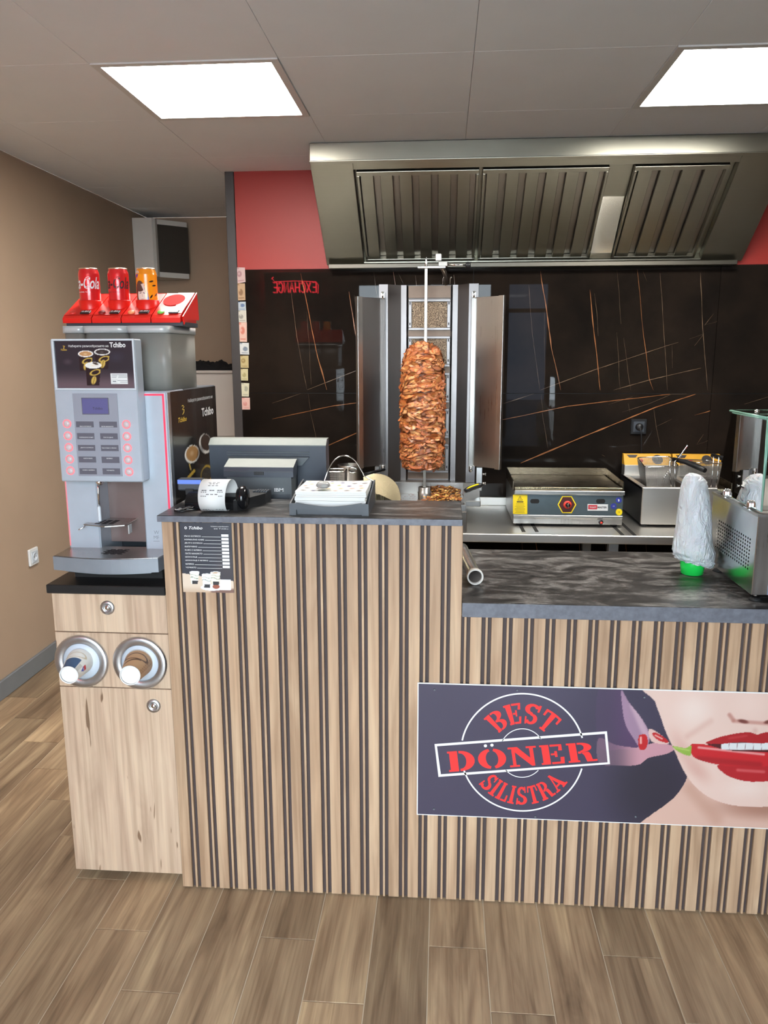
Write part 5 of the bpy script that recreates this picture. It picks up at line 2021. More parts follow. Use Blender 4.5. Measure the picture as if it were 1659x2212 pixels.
for dx in (-.012, .012):
    mb.tube([M2 @ Vector((.02 + dx, -.10, .0)), M2 @ Vector((.02 + dx, -.108, .09)), M2 @ Vector((.018 + dx, -.11, .178)), M2 @ Vector((.03 + dx, -.08, .184))], .0028, 6)
mb.build('handle_bracket', CHROME, b2)
p0 = M2 @ Vector((.03, -.03, .182))
MB().tube([p0, p0 + Vector((.03, -.06, -.006)), p0 + Vector((.08, -.15, -.022)), p0 + Vector((.098, -.18, -.028))], [.010, .011, .013, .011], 10).build('handle', BLACK, b2)

# tongs standing in the left basket
yT = 1.80
ta, tb = atY(1484, 962, yT - .01), atY(1430, 1044, yT)
t = thing('tongs', 'stainless serving tongs standing in the fry basket', 'tongs', (tb[0], yT, tb[1]))
A, B = Vector((ta[0], yT - .01, ta[1])), Vector((tb[0], yT, tb[1] + .01))
for s in (-1, 1):
    mb = MB()
    sd = Vector((.0045, 0, .003)) * s
    pts = [A + sd * .25, A.lerp(B, .3) + sd * .9, A.lerp(B, .6) + sd * 1.1, A.lerp(B, .85) + sd * .8, B + sd * .3]
    w = Vector((0, .008, 0))
    vs = []
    for p in pts:
        for q in (-1, 1):
            vs.append(p + w * q)
    n = len(pts)
    vs += [Vector(v) + Vector((.0012, 0, .0012)) for v in vs]
    m = 2 * n
    fs = [(2 * i, 2 * i + 1, 2 * i + 3, 2 * i + 2) for i in range(n - 1)] + [(m + 2 * i, m + 2 * i + 2, m + 2 * i + 3, m + 2 * i + 1) for i in range(n - 1)]
    fs += [(2 * i, 2 * i + 2, m + 2 * i + 2, m + 2 * i) for i in range(n - 1)] + [(2 * i + 1, m + 2 * i + 1, m + 2 * i + 3, 2 * i + 3) for i in range(n - 1)]
    mb.add(vs, fs, True)
    mb.build('arm', CHROME, t)
mb = MB()
for k in range(5):
    p = A.lerp(B, .68 + k * .05)
    mb.lathe([(.0, -.004), (.006, -.002), (.0065, .002), (0, .004)], tuple(p + Vector((-.006, -.009, 0))), 10)
mb.build('scalloped_tip', CHROME, t)

# ================================================================== steel hot box right of the fryer with a bottle on it
hb = thing('steel_container', 'lidded stainless steel food warmer beside the fryer', 'food warmer', (1.62, 1.8, TZ))
bx(1.36, 1.92, 1.60, 2.06, TZ + .0005, .905, bev=.004).build('body', STEELT, hb)
bx(1.355, 1.925, 1.595, 2.065, .906, .925, bev=.004).build('lid', STEELT, hb)
bx(1.60, 1.68, 1.70, 1.73, .926, .945, bev=.004).build('lid_handle', BLACK, hb)
by = 1.80
bxc, _ = atY(1626, 1015, by)
bt = thing('water_bottle', 'small clear plastic bottle with a pink cap on the steel warmer', 'bottle', (bxc, by, .925))
k = 1.0
prof = [(0, .0002), (.027, .0002), (.030, .006), (.030, .03), (.0285, .034), (.030, .038), (.030, .062), (.027, .075), (.016, .088), (.012, .092), (.012, .100)]
MB().lathe(prof, (bxc, by, .925), 28).build('body', mat('bottle_plastic', rgb(214, 220, 222), .15, alpha=.35, vary=.02), bt)
MB().lathe([(0, .002), (.0275, .002), (.0285, .006), (.0285, .055), (0, .055)], (bxc, by, .925), 24).build('water', glass('water_clear', (.93, .95, .96, 1), 0.02), bt)
MB().lathe([(.0145, .094), (.0145, .108), (.0135, .110), (0, .110)], (bxc, by, .925), 24).build('cap', mat('pink_cap', rgb(222, 122, 132), .4, vary=.03), bt)

# ================================================================== vertical doner grill
HBROWN = mat('heat_browned_steel', (.15, .11, .085, 1), .45, .8, vary=.12)
dg = thing('doner_grill', 'tall stainless vertical doner grill with open side doors', 'doner grill', (-.13, 1.75, TZ))
DYB = 1.962
bx(-.385, .058, 1.432, 1.955, TZ + .0002, .845, bev=.003).build('base', STEELD, dg)
zc0, zc1 = .905, 1.852
prof = [(-.366, 1.895), (-.364, 1.868), (-.322, 1.868), (-.262, 1.925), (-.236, 1.925), (-.228, 1.950), (-.022, 1.950), (-.014, 1.925),
        (.011, 1.925), (.062, 1.868), (.106, 1.868), (.108, 1.895), (.108, 2.02), (-.366, 2.02)]
MB().prism(prof, 2, zc0, zc1).build('heater_housing', HSTEEL, dg)
bx(-.366, .108, 1.87, 2.02, .8455, .9045, bev=.002).build('housing_foot', STEELD, dg)
bx(-.2275, -.0225, 1.934, 1.9495, 1.792, 1.850, bev=.001).build('top_cover', HBROWN, dg)
bx(-.2275, -.0225, 1.9455, 1.9497, .91, 1.790).build('heat_plate', HBROWN, dg)
BURN = bpy.data.materials.new('burner_mesh')
BURN.use_nodes = True
_n = NT(BURN)
_v = _n.coord((1, 1, 1))
_w = _n.node('ShaderNodeTexVoronoi', feature='DISTANCE_TO_EDGE', Scale=170.0)
_n.link(_v, _w.inputs['Vector'])
_n.link(_n.ramp(_w.outputs['Distance'], [(0.08, rgb(132, 112, 90)), (0.2, rgb(52, 42, 34))]), _n.b.inputs['Base Color'])
_n.b.inputs['Metallic'].default_value = 0.7
_n.b.inputs['Roughness'].default_value = 0.4
_n.bump(_w.outputs['Distance'], 0.5, 0.002)
for k in range(5):
    z1 = 1.787 - .1745 * k
    z0 = z1 - .146
    f = MB()
    for q in ((-.2265, -.0235, z1 - .012, z1), (-.2265, -.0235, z0, z0 + .012), (-.2265, -.2105, z0 + .012, z1 - .012), (-.0395, -.0235, z0 + .012, z1 - .012)):
        f.box(q[0], q[1], 1.928, 1.9495, q[2], q[3], bev=.0015)
    bf = f.build('burner_frame', HSTEEL, dg)
    bx(-.2105, -.0395, 1.938, 1.9494, z0 + .012, z1 - .012).build('burner_mesh', BURN, bf)
    mb = MB()
    for x in (-.2185, -.0315):
        for z in (z0 + .03, z1 - .02):
            mb.box(x - .0025, x + .0025, 1.9272, 1.9279, z - .006, z + .006)
    mb.build('slots', BLACKMAT, bf)
# doors: folded sheets hinged at the housing's outer edges
for sgn, hx_, ox_ in ((-1, -.345, -.462), (1, .085, .224)):
    hinge, outer = Vector((hx_, 1.856)), Vector((ox_, 1.745))
    d = (outer - hinge).normalized()
    n = Vector((d.y, -d.x)) * sgn      # towards the meat side
    if n.y > 0:
        n = -n
    lipn = n * .022
    th = .0016
    z0, z1 = .990, 1.788
    q0, q1 = hinge, outer
    mb = MB()
    mb.prism([tuple(q0), tuple(q1), tuple(q1 - n * th), tuple(q0 - n * th)], 2, z0, z1)
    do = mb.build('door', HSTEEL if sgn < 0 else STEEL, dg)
    l1 = d * .034 * 1.0
    MB().prism([tuple(q1 + n * .0002), tuple(q1 + n * .020 + d * .004), tuple(q1 + n * .020 + d * .004 + d * .0016), tuple(q1 + d * .0016)], 2, z0, z1).build('door_lip', STEEL, do)
    e0 = q1 + n * .0205 + d * .004
    MB().prism([tuple(e0), tuple(e0 - d * .026), tuple(e0 - d * .026 + n * th), tuple(e0 + n * th)], 2, z0, z1).build('door_return', STEEL, do)
    MB().prism([tuple(q0), tuple(q0 + n * .018), tuple(q0 + n * .018 + d * .0016), tuple(q0 + d * .0016)], 2, z0, z1).build('door_lip', STEEL, do)
    for zz in (z1 + .012, z0 - .014):
        m2 = MB()
        m2.box(hx_ - .010, hx_ + .010, 1.846, 1.866, zz - .013, zz + .013, bev=.002)
        m2.cyl((hx_ - sgn * .0, 1.844, zz - .016), (hx_, 1.844, zz + .016), .0055, n=10)
        m2.build('hinge', CHROME, dg)
    if sgn < 0:
        MB().tube([(hx_ + .01, 1.835, z0 - .018), (hx_ - .04, 1.80, z0 - .026), (hx_ - .085, 1.775, z0 - .034)], [.006, .007, .008], 8).build('door_handle', BLACK, dg)
for x, w in ((-.385, .022), (.112, .030)):
    bx(x, x + w, 1.84, 1.866, .87, .985, bev=.002).build('side_bracket', STEEL, dg)
    m2 = MB()
    for zz in (.905, .95):
        xe = x + w if x > 0 else x
        s = 1 if x > 0 else -1
        m2.cyl((xe, 1.853, zz), (xe + s * .014, 1.853, zz), .005, n=10)
        m2.cyl((xe + s * .014, 1.853, zz), (xe + s * .018, 1.853, zz), .008, n=10)
    m2.build('wing_screws', CHROME, dg)
# tray
bx(-.37, .048, 1.44, 1.868, .8455, .850).build('drip_tray', STEELD, dg)
for q in ((-.372, .050, 1.436, 1.440, .8455, .874), (-.372, .050, 1.862, 1.866, .8455, .905), (-.374, -.370, 1.436, 1.866, .8455, .880), (.048, .052, 1.436, 1.866, .8455, .8695)):
    bx(*q, bev=.0008).build('tray_wall', STEEL, dg)
bx(.053, .125, 1.60, 1.72, .835, .862, bev=.003).build('tray_arm', STEEL, dg)
# motor cup, spit, top bracket
SX, SY = -.137, 1.70
MB().lathe([(.031, .8505), (.031, .884), (.0285, .886), (.0285, .908), (.026, .910), (.010, .910)], (SX, SY, 0), 28).build('spit_socket', STEEL, dg)
MB().box(SX - .0068, SX + .0068, SY - .0068, SY + .0068, .905, 1.905, bev=.001).build('spit', steel('spit_steel', (.34, .31, .27, 1), .35, 2, streak=.03), dg)
MB().lathe([(.0060, 1.904), (.0060, 1.925), (.004, 1.935), (.0, 1.955)], (SX, SY, 0), 12).build('spit_tip', CHROME, dg)
ax = -.045
mb = MB()
mb.tube([(ax, 1.90, 1.853), (ax - .006, 1.86, 1.895), (ax - .022, 1.74, 1.915)], .012, 4)
mb.build('top_arm', STEELD, dg)
bx(SX - .038, ax - .005, SY - .012, SY + .02, 1.905, 1.913, bev=.001).build('spit_guide', STEEL, dg)
bx(ax - .038, ax + .004, SY + .0, SY + .036, 1.9135, 1.935, bev=.002).build('guide_block', STEELD, dg)
bx(ax - .050, ax - .024, SY - .014, SY + .010, 1.936, 1.966, bev=.003).build('clamp_cap', WHITE, dg)
MB().tube([(ax + .004, SY + .015, 1.922), (ax + .085, SY + .015, 1.918)], .0042, 8).build('clamp_screw', CHROME, dg)
MB().lathe([(0, .0), (.014, .002), (.016, .010), (.014, .022), (0, .024)], (ax + .084, SY + .015, 1.918), 16, 0).build('clamp_knob', BLACK, dg)
mb = MB()
for s in (-1, 1):
    mb.tube([(ax + s * .017, 1.90, 1.853), (ax + s * .017, 1.895, 1.878), (ax + s * .017 + .006, 1.885, 1.883)], .0032, 6)
mb.build('bracket_clips', CHROME, dg)

# ---- the meat
MEAT = paintmat('roasted_meat', .42, 0.15, .5)
_n = NT(MEAT)
_f = _n.noise(_n.coord(), 260, 4, .65)
_n.bump(_f, .55, .0025)


def meat_profile(z):
    zs = [.996, 1.004, 1.02, 1.05, 1.10, 1.16, 1.22, 1.28, 1.34, 1.40, 1.45, 1.49, 1.53, 1.555, 1.572, 1.586]
    rs = [.045, .076, .092, .100, .102, .100, .103, .105, .1045, .101, .097, .093, .082, .062, .036, .010]
    return float(np.interp(z, zs, rs))


mcol = [np.array(c) / 255. for c in ((204, 138, 78), (192, 118, 60), (214, 152, 92), (172, 98, 46), (198, 128, 68), (220, 166, 108))]
dark = np.array((92, 44, 20)) / 255.
meat = MB()
NT_, NZ_ = 150, 190
vs, cs = [], []
for j in range(NZ_ + 1):
    z = .996 + (1.586 - .996) * j / NZ_
    for i in range(NT_):
        a = 2 * PI * i / NT_
        p = Vector((math.cos(a) * 3.2, math.sin(a) * 3.2, z * 55))
        n1 = mnoise.noise(p)
        n2 = mnoise.noise(Vector((math.cos(a) * 7, math.sin(a) * 7, z * 120)))
        r = meat_profile(z) * (.93 + .05 * n1 + .035 * n2)
        vs.append((SX - .012 + r * math.cos(a), SY + r * math.sin(a), z))
        t = min(1, max(0, .55 + .8 * mnoise.noise(Vector((math.cos(a) * 5 + 9, math.sin(a) * 5, z * 40 + 7)))))
        cs.append(lin(dark * (1 - t) + mcol[3] * t))
fs = [(j * NT_ + i, j * NT_ + (i + 1) % NT_, (j + 1) * NT_ + (i + 1) % NT_, (j + 1) * NT_ + i) for j in range(NZ_) for i in range(NT_)]
meat.add(vs, fs, True, cs)


def flake(mb, c, un, ut, uz, w, h, th, curl, col, edge):
    """a small curled slice: c centre, un outward, ut along, uz up"""
    nu_, nv_ = 6, 4
    V, Cc = [], []
    ph = random.random() * 6
    for b in range(nv_ + 1):
        for a in range(nu_ + 1):
            u, v = a / nu_ * 2 - 1, b / nv_ * 2 - 1
            sh = math.sqrt(max(0, 1 - .80 * u * u)) * (1 + .18 * math.sin(3 * u + ph))
            x, y = u * w * (1 + .15 * math.sin(2 * v + ph)), v * h * sh
            o = th * (1 - u * u) * (1 - v * v * .5) + curl * (v * v * .6 - .2 * u * v) + .12 * h * math.sin(4 * u + ph)
            V.append(c + ut * x + uz * y + un * o)
            e = max(abs(u), abs(v)) ** 3
            Cc.append(lin(col * (1 - e) + edge * e))
    k = nu_ + 1
    mb.add(V, [(j * k + i, j * k + i + 1, (j + 1) * k + i + 1, (j + 1) * k + i) for j in range(nv_) for i in range(nu_)], True, Cc)


for q in range(1150):
    z = 1.002 + .572 * random.random()
    a = 2 * PI * random.random()
    r = meat_profile(z)
    un = Vector((math.cos(a), math.sin(a), 0))
    ut0 = Vector((-math.sin(a), math.cos(a), 0))
    tilt = random.gauss(0, .24)
    uz0 = Vector((0, 0, 1))
    ut = (ut0 * math.cos(tilt) + uz0 * math.sin(tilt)).normalized()
    uz = (uz0 * math.cos(tilt) - ut0 * math.sin(tilt)).normalized()
    lean = random.gauss(-.25, .35)
    uz = (uz + un * lean).normalized()
    un2 = ut.cross(uz)
    if un2.dot(un) < 0:
        un2 = -un2
    c = Vector((SX - .012, SY, z)) + un * (r * (.945 + .06 * random.random()))
    w = random.uniform(.012, .034) * (.55 if r < .06 else 1)
    h = random.uniform(.006, .0155)
    col = random.choice(mcol) * random.uniform(.85, 1.08)
    edge = dark * random.uniform(1.0, 2.2)
    flake(meat, c, un2, ut, uz, w, h, random.uniform(.0008, .0025), random.uniform(.0, .004), col, edge)
for q in range(70):          # loose strands hanging off the lower edge and sides
    a = 2 * PI * random.random()
    z = random.choice([random.uniform(.998, 1.06), random.uniform(1.02, 1.30), random.uniform(1.06, 1.12)])
    r = meat_profile(z)
    un = Vector((math.cos(a), math.sin(a), 0))
    p = Vector((SX - .012, SY, z)) + un * r * .98
    ln = random.uniform(.008, .024)
    c0 = lin(random.choice(mcol) * .8)
    o = len(meat.v)
    meat.tube([p, p + un * ln * .35 - Vector((0, 0, ln * .4)), p + un * ln * .4 - Vector((0, 0, ln))], [.0022, .0018, .0008], 5)
    meat.c.extend([tuple(c0)] * (len(meat.v) - o))
mo = meat.build('doner_meat', MEAT, base=(SX, SY, .996))
tag(mo, 'browned doner meat cone stacked on the vertical spit', 'meat')

# ---- shaved scraps in the tray
sm = MB()
for q in range(620):
    px = random.gauss(960, 24)
    if not 905 < px < 1006:
        continue
    x, y = atZ(px, random.uniform(1046, 1082), .87)
    y = min(max(y, 1.47), 1.84)
    x = min(max(x, -.20), .028)
    if math.hypot(x - SX, y - SY) < .047:
        continue
    hgt = .036 * max(0, 1 - ((x + .055) / .11) ** 2)
    c = Vector((x, y, .8565 + hgt * random.random()))
    a = random.random() * 6.28
    ut = Vector((math.cos(a), math.sin(a), random.uniform(-.3, .3))).normalized()
    un = (Vector((0, 0, 1)) + Vector((random.uniform(-.5, .5), random.uniform(-.8, .2), 0))).normalized()
    uz = un.cross(ut).normalized()
    col = random.choice([np.array(t) / 255. for t in ((214, 160, 76), (228, 184, 92), (188, 120, 52), (150, 84, 36), (236, 198, 116))])
    flake(sm, c, un, ut, uz, random.uniform(.006, .015), random.uniform(.0025, .006), .002, .002, col, dark * 1.5)
for q in range(160):
    x, y = random.uniform(-.355, .03), random.uniform(1.46, 1.84)
    if math.hypot(x - SX, y - SY) < .043 or (x < -.225 and y < 1.57):
        continue
    c = Vector((x, y, .8525))
    a = random.random() * 6.28
    flake(sm, c, Vector((0, 0, 1)), Vector((math.cos(a), math.sin(a), 0)), Vector((-math.sin(a), math.cos(a), 0)), random.uniform(.004, .010), .003, .001, .001,
          np.array((150, 84, 44)) / 255., dark * 1.3)
so = sm.build('meat_scraps', MEAT, base=(-.06, 1.65, .851))
so['kind'] = 'stuff'
so['label'] = 'shaved browned meat scraps lying in the grill tray'
so['category'] = 'meat'

# ---- scoop: half-round metal gyros shovel resting in the tray
scp = thing('meat_scoop', 'half-round shiny metal meat scoop resting in the grill tray', 'scoop', (-.29, 1.52, .853))
yS = 1.50
cS = atY(812, 1078, yS)
mb = MB()
N = 22
arc = []
for i in range(N + 1):
    a = D(-4 + 124 * i / N)
    arc.append((cS[0] + .112 * math.cos(a), cS[1] + .108 * math.sin(a) * .98))
pts = [(cS[0] - .055, cS[1] + .035), (cS[0] - .015, cS[1] + .026), (cS[0] - .015, .8525), (cS[0] + .104, .8525)] + arc + [(cS[0] - .062, cS[1] + .092)]
vs = []
for (x, z) in pts:
    vs.append((x, yS + (z - cS[1]) * .55, z + .0))
n = len(vs)
mb.add(vs + [(v[0], v[1] + .0012, v[2] + .0012) for v in vs], [tuple(range(n)), tuple(range(2 * n - 1, n - 1, -1))] + [(i, (i + 1) % n, n + (i + 1) % n, n + i) for i in range(n)])
mb.build('blade', GOLDM, scp)
mb = MB()
q = [(cS[0] - .015, .852), (cS[0] - .015, cS[1]), (cS[0] - .051, cS[1] + .002), (cS[0] - .03, cS[1] + .034), (cS[0] + .02, cS[1] + .026), (cS[0] + .085, cS[1] - .004), (cS[0] + .09, .852)]
mb.prism(q, 1, yS - .030, yS - .028)
mb.build('front_wall', GOLDM, scp)
bx(cS[0] - .015, cS[0] + .104, yS - .030, yS + .010, .8505, .8528).build('pan', GOLDM, scp)

# ---- scraper with black and yellow grip leaning on the tray's edge
sc2 = thing('scraper', 'metal scraper with a black and yellow grip across the tray edge', 'scraper', (.07, 1.56, .865))
yq = 1.52
a, b = atY(1004, 1061, yq), atY(1043, 1047, yq + .02)
A, B = Vector((a[0], yq, a[1])), Vector((b[0], yq + .02, b[1]))
gpts = [A.lerp(B, i / 8) + Vector((0, 0, .004 * math.sin(PI * i / 8))) for i in range(9)]
MB().tube(gpts, [.009, .0115, .0125, .012, .0115, .012, .0125, .011, .006], 12).build('grip', BLACK, sc2)
MB().tube([p + Vector((0, -.009, .008)) for p in gpts[1:7]], [.003, .004, .004, .004, .004, .003], 6).build('grip_stripe', YELLOW, sc2)
q = [atY(*p, yq + .004) for p in ((1004, 1062), (1036, 1056), (1036, 1074), (1018, 1079))] + [(.056, .8745), (.030, .851), (.022, .856), (.040, .886)]
MB().prism(q, 1, yq + .004, yq + .0055).build('blade', STEELD, sc2)

# ---- wire basket and steel pot left of the grill
yb_ = 1.62
xa, _ = atY(727, 1010, yb_)
b3 = thing('fry_basket', 'wire basket standing left of the doner grill behind the register', 'fry basket', (xa, yb_, TZ))
mesh_basket(b3, .075, .088, .085, .10, .245, (xa, yb_, TZ + .0015), mesh=18)
MB().tube([(xa - .03, yb_ - .03, .98), (xa - .04, yb_ - .04, 1.04), (xa - .055, yb_ - .045, 1.06)], .006, 8).build('handle', STEELD, b3)
xp, _ = atY(757, 1020, 1.93)
pt = thing('steel_pot', 'tall stainless pot with ring handle beside the wire basket', 'pot', (xp, 1.93, TZ))
MB().lathe([(0, .0005), (.058, .0005), (.062, .004), (.062, .224), (.0645, .228), (.0645, .231), (.060, .231), (.060, .01), (0, .01)], (xp, 1.93, TZ), 32).build('body', STEEL, pt)
ring = [(xp + .02 + .02 * math.cos(a), 1.863, TZ + .212 + .013 * math.sin(a)) for a in np.linspace(0, 2 * PI, 20, endpoint=False)]
MB().tube(ring, .0042, 8, closed=True).build('handle', CHROME, pt)

# ================================================================== banknotes taped in a column on the slab edge
NOTEM = paintmat('banknote_print', .7, 0, .2)


def c8(x, y):
    return 490 + x / 5.026, 560 + y / 5.026


notes = [((84, 86, 197, 90, 204, 248, 88, 268), (190, 164, 160), (150, 112, 116), 'pale pink banknote overlapping the red panel, top of the taped column'),
         ((92, 262, 198, 262, 203, 445, 100, 450), (176, 146, 116), (122, 92, 68), 'brown banknote taped below the pale pink one'),
         ((100, 462, 205, 460, 210, 555, 103, 556), (170, 178, 184), (84, 104, 140), 'small blue-grey banknote taped below the brown one'),
         ((103, 556, 212, 556, 216, 684, 110, 684), (192, 188, 176), (128, 124, 118), 'grey-white banknote with a portrait taped mid-column'),
         ((110, 686, 218, 684, 220, 898, 120, 896), (206, 172, 158), (188, 104, 88), 'tall pink-red banknote taped mid-column'),
         ((120, 906, 240, 908, 244, 1036, 128, 1032), (200, 202, 200), (96, 108, 124), 'white banknote with a dark blue patch sticking out of the column'),
         ((130, 1046, 236, 1046, 238, 1180, 136, 1178), (186, 170, 126), (140, 118, 74), 'olive-yellow banknote with a gold seal'),
         ((136, 1190, 230, 1190, 232, 1318, 142, 1316), (196, 188, 148), (158, 146, 104), 'pale yellow banknote taped below the gold-sealed one'),
         ((144, 1340, 244, 1346, 240, 1492, 154, 1490), (206, 202, 176), (150, 150, 132), 'cream banknote folded double near the column foot'),
         ((154, 1502, 250, 1502, 254, 1632, 162, 1632), (214, 176, 166), (196, 130, 122), 'rose banknote at the foot of the taped column')]
for i, (q, c0, c1, lb) in enumerate(notes):
    P = [np.array(atY(*c8(q[2 * k], q[2 * k + 1]), YB)) for k in range(4)]
    yn = YB - .0012 - .0008 * (i % 2)
    ctr = sum(P) / 4
    P = [ctr + (p - ctr) * .995 for p in P]

    def place(u, v, P=P, yn=yn):
        p = (P[0] * (1 - u) + P[1] * u) * (1 - v) + (P[3] * (1 - u) + P[2] * u) * v
        return (p[0], yn - .0005 * math.sin(PI * v), p[1])

    def npaint(U, V, c0=c0, c1=c1, i=i):
        C = np.tile(np.array(c0) / 255., (len(U), 1))
        C = lay(C, soft(np.abs(np.sin(U * 22 + 3 * np.sin(V * 9 + i))), .3, .05) * .25, c1)
        C = lay(C, soft(ell(U, V, .45 + .1 * (i % 3), .42 + .1 * (i % 2), .28, .24), 1, .6) * .8, c1)
        C = lay(C, soft(ell(U, V, .42, .40, .12, .11), 1, .5) * .7, c0)
        C = lay(C, ((V > .82) & (V < .9) & (U > .3) & (U < .85)) * .7, c1)
        C = lay(C, ((V < .12) & (U > .1) & (U < .4)) * .6, c1)
        return C
    g = paint_grid(0, 1, 0, 1, 26, 32, npaint, place)
    n = len(g.v)
    bq = [place(a, b) for a, b in ((0, 0), (1, 0), (1, 1), (0, 1))]
    o = g.build('banknote', NOTEM, base=tuple(bq[3]))
    tag(o, lb, 'banknote', 'banknotes taped on the slabs')

# ================================================================== socket and plug on the slab wall
x0, z1 = atY(1363, 905, YB)
x1, z0 = atY(1395, 938, YB)
t = thing('slab_socket', 'black square wall socket with a plug on the dark slabs', 'socket', ((x0 + x1) / 2, YB, z0))
bx(x0, x1, YB - .010, YB - .0002, z0, z1, bev=.003).build('frame', BLACK, t)
cx, cz = (x0 + x1) / 2, (z0 + z1) / 2
bx(x0 + .012, x1 - .012, YB - .012, YB - .0101, z0 + .012, z1 - .012, bev=.001).build('insert', DGREY, t)
pl = MB().lathe([(.0185, -.0122), (.0185, -.030), (.014, -.038), (0, -.039)], (cx, YB, cz), 24, 1)
pg = thing('power_plug', 'black round plug with its cord in the slab wall socket', 'plug', (cx, YB - .03, cz - .02))
pl.build('plug_body', BLACK, pg)
pts = [(cx, YB - .036, cz), (cx + .006, YB - .044, cz - .03), (cx + .014, YB - .032, cz - .09), (cx + .020, YB - .014, cz - .16), (cx + .03, YB - .02, cz - .24), (cx + .06, YB - .03, cz - .33)]
sp_ = []
for a, b in zip(pts[:-1], pts[1:]):
    for k in range(5):
        sp_.append(tuple(Vector(a).lerp(Vector(b), k / 5)))
MB().tube(sp_ + [pts[-1]], .0038, 8).build('cord', BLACK, pg)

# ================================================================== cash register (screen seen from behind)
REGB = mat('register_slate', rgb(58, 64, 74), .42, vary=.05, vscale=25)
REGM = mat('register_grey', rgb(84, 90, 93), .5, vary=.05, vscale=40)
REGT = mat('register_top_grey', rgb(122, 126, 119), .5, vary=.04, vscale=40)
pos = thing('cash_register', 'dark grey point-of-sale terminal with its screen turned away on the shelf', 'cash register', (-.6, .42, LOWZ1))


def c33(x, y):
    return 360 + x / 3.318, 900 + y / 3.318


def rp(x, y, yy):
    return atY(*c33(x, y), yy)


yB = .300                                # base unit face
zt = rp(660, 362, yB)[1]
zl = rp(660, 430, yB)[1]
xL, xR = rp(415, 400, yB)[0], rp(935, 400, yB)[0]
mb = MB()
mb.prism([(yB, zl), (yB + .004, LOWZ1 + .0005), (.52, LOWZ1 + .0005), (.52, zt + .008), (yB + .055, zt + .016), (yB - .004, zt)], 0, xL + .006, xR - .018)
bs = mb.build('base_unit', REGM, pos)
MB().prism([(yB - .010, zl), (yB - .010, zt - .012), (yB - .006, zt), (yB + .056, zt + .017), (yB + .056, zl)], 0, xL, xR - .010).build('base_hood', REGB, pos)
MB().prism([(yB - .005, zt + .001), (yB + .054, zt + .0185), (yB + .054, zt + .0165), (yB - .005, zt - .001)], 0, xL, xR - .010).build('hood_top', REGT, pos)
mb = MB()
a, b = rp(625, 395, yB - .0105), rp(697, 418, yB - .0105)
mb.box(a[0], b[0], yB - .0125, yB - .0102, b[1], a[1], bev=.0005)
mb.build('latch', BLACK, pos)
a, b = rp(415, 388, yB - .0105), rp(895, 402, yB - .0105)
bx(a[0], b[0], yB - .0112, yB - .0101, b[1], a[1]).build('groove', DGREY, pos)
a = rp(805, 525, yB)
mb = MB()
text_on(mb, 'IBM', onY(a[0], a[1], yB - .0008), w=.0275, h=.0105, bold=.03)
mb.build('maker_lettering', PRINTW, pos)
mb = MB()
for i in range(1, 6):
    z = a[1] - .00525 + .0105 * i / 6
    mb.box(a[0] - .0145, a[0] + .0145, yB - .0011, yB - .0009, z - .0001, z + .0001)
mb.build('logo_stripes', REGM, pos)
q = [rp(*p, yB) for p in ((745, 560), (890, 556), (880, 596), (705, 594))]
MB().prism([(p[0], p[1]) for p in q], 1, yB - .0012, yB - .0002).build('cable_cutout', DGREY, pos)
# screen back: a wedge leaning away, light top edge
yS1 = .400
s = [rp(*p, yS1) for p in ((303, 205), (1140, 205), (1150, 420), (310, 470))]
ztop = rp(720, 160, .42)[1]
zmid = rp(720, 207, yS1)[1]
zlow = LOWZ1 + .10
xl, xr = s[0][0], s[1][0]
MB().prism([(yS1, zmid), (yS1 + .012, zlow), (yS1 + .085, zlow), (yS1 + .060, ztop), (yS1 + .022, ztop)], 0, xl, xr).build('screen_shell', REGB, pos)
MB().prism([(yS1 - .002, zmid - .0005), (yS1 - .002, zmid + .002), (yS1 + .021, ztop + .0015), (yS1 + .058, ztop + .0015), (yS1 + .058, ztop + .0002), (yS1 + .0225, ztop + .0002)], 0, xl - .001, xr + .001).build('top_edge', REGT, pos)
for y in (252, 270, 286):
    a, b = rp(432, y, yS1), rp(1020, y, yS1)
    bx(a[0], b[0], yS1 - .003, yS1 + .004, a[1] - .0014, a[1] + .0014, bev=.0006).build('vent_rib', REGM, pos)
q = [rp(*p, yS1 - .012) for p in ((438, 292), (1022, 292), (970, 350), (490, 350))]
MB().prism([(p[0], p[1]) for p in q], 1, yS1 - .014, yS1 + .01).build('neck_cover', REGM, pos)
bx(xl + .08, xr - .08, yS1 - .01, yS1 + .06, LOWZ1 + .05, zlow).build('neck', REGB, pos)

# ================================================================== fiscal printer with receipt and customer display
fp_ = thing('receipt_printer', 'black receipt printer with a long curling receipt on the ledge', 'printer', (-.66, .10, LEDGEZ1))
zL = LEDGEZ1 + .0004
bodyp = [(-.762, zL), (-.590, zL), (-.585, zL + .02), (-.596, zL + .055), (-.62, zL + .070), (-.745, zL + .070), (-.765, zL + .05)]
mb = MB()
mb.prism([(.076, zL), (.076, zL + .020), (.088, zL + .034), (.115, zL + .042), (.20, zL + .034), (.225, zL + .016), (.225, zL)], 0, -.752, -.605)
mb.build('body', BLACKG, fp_)
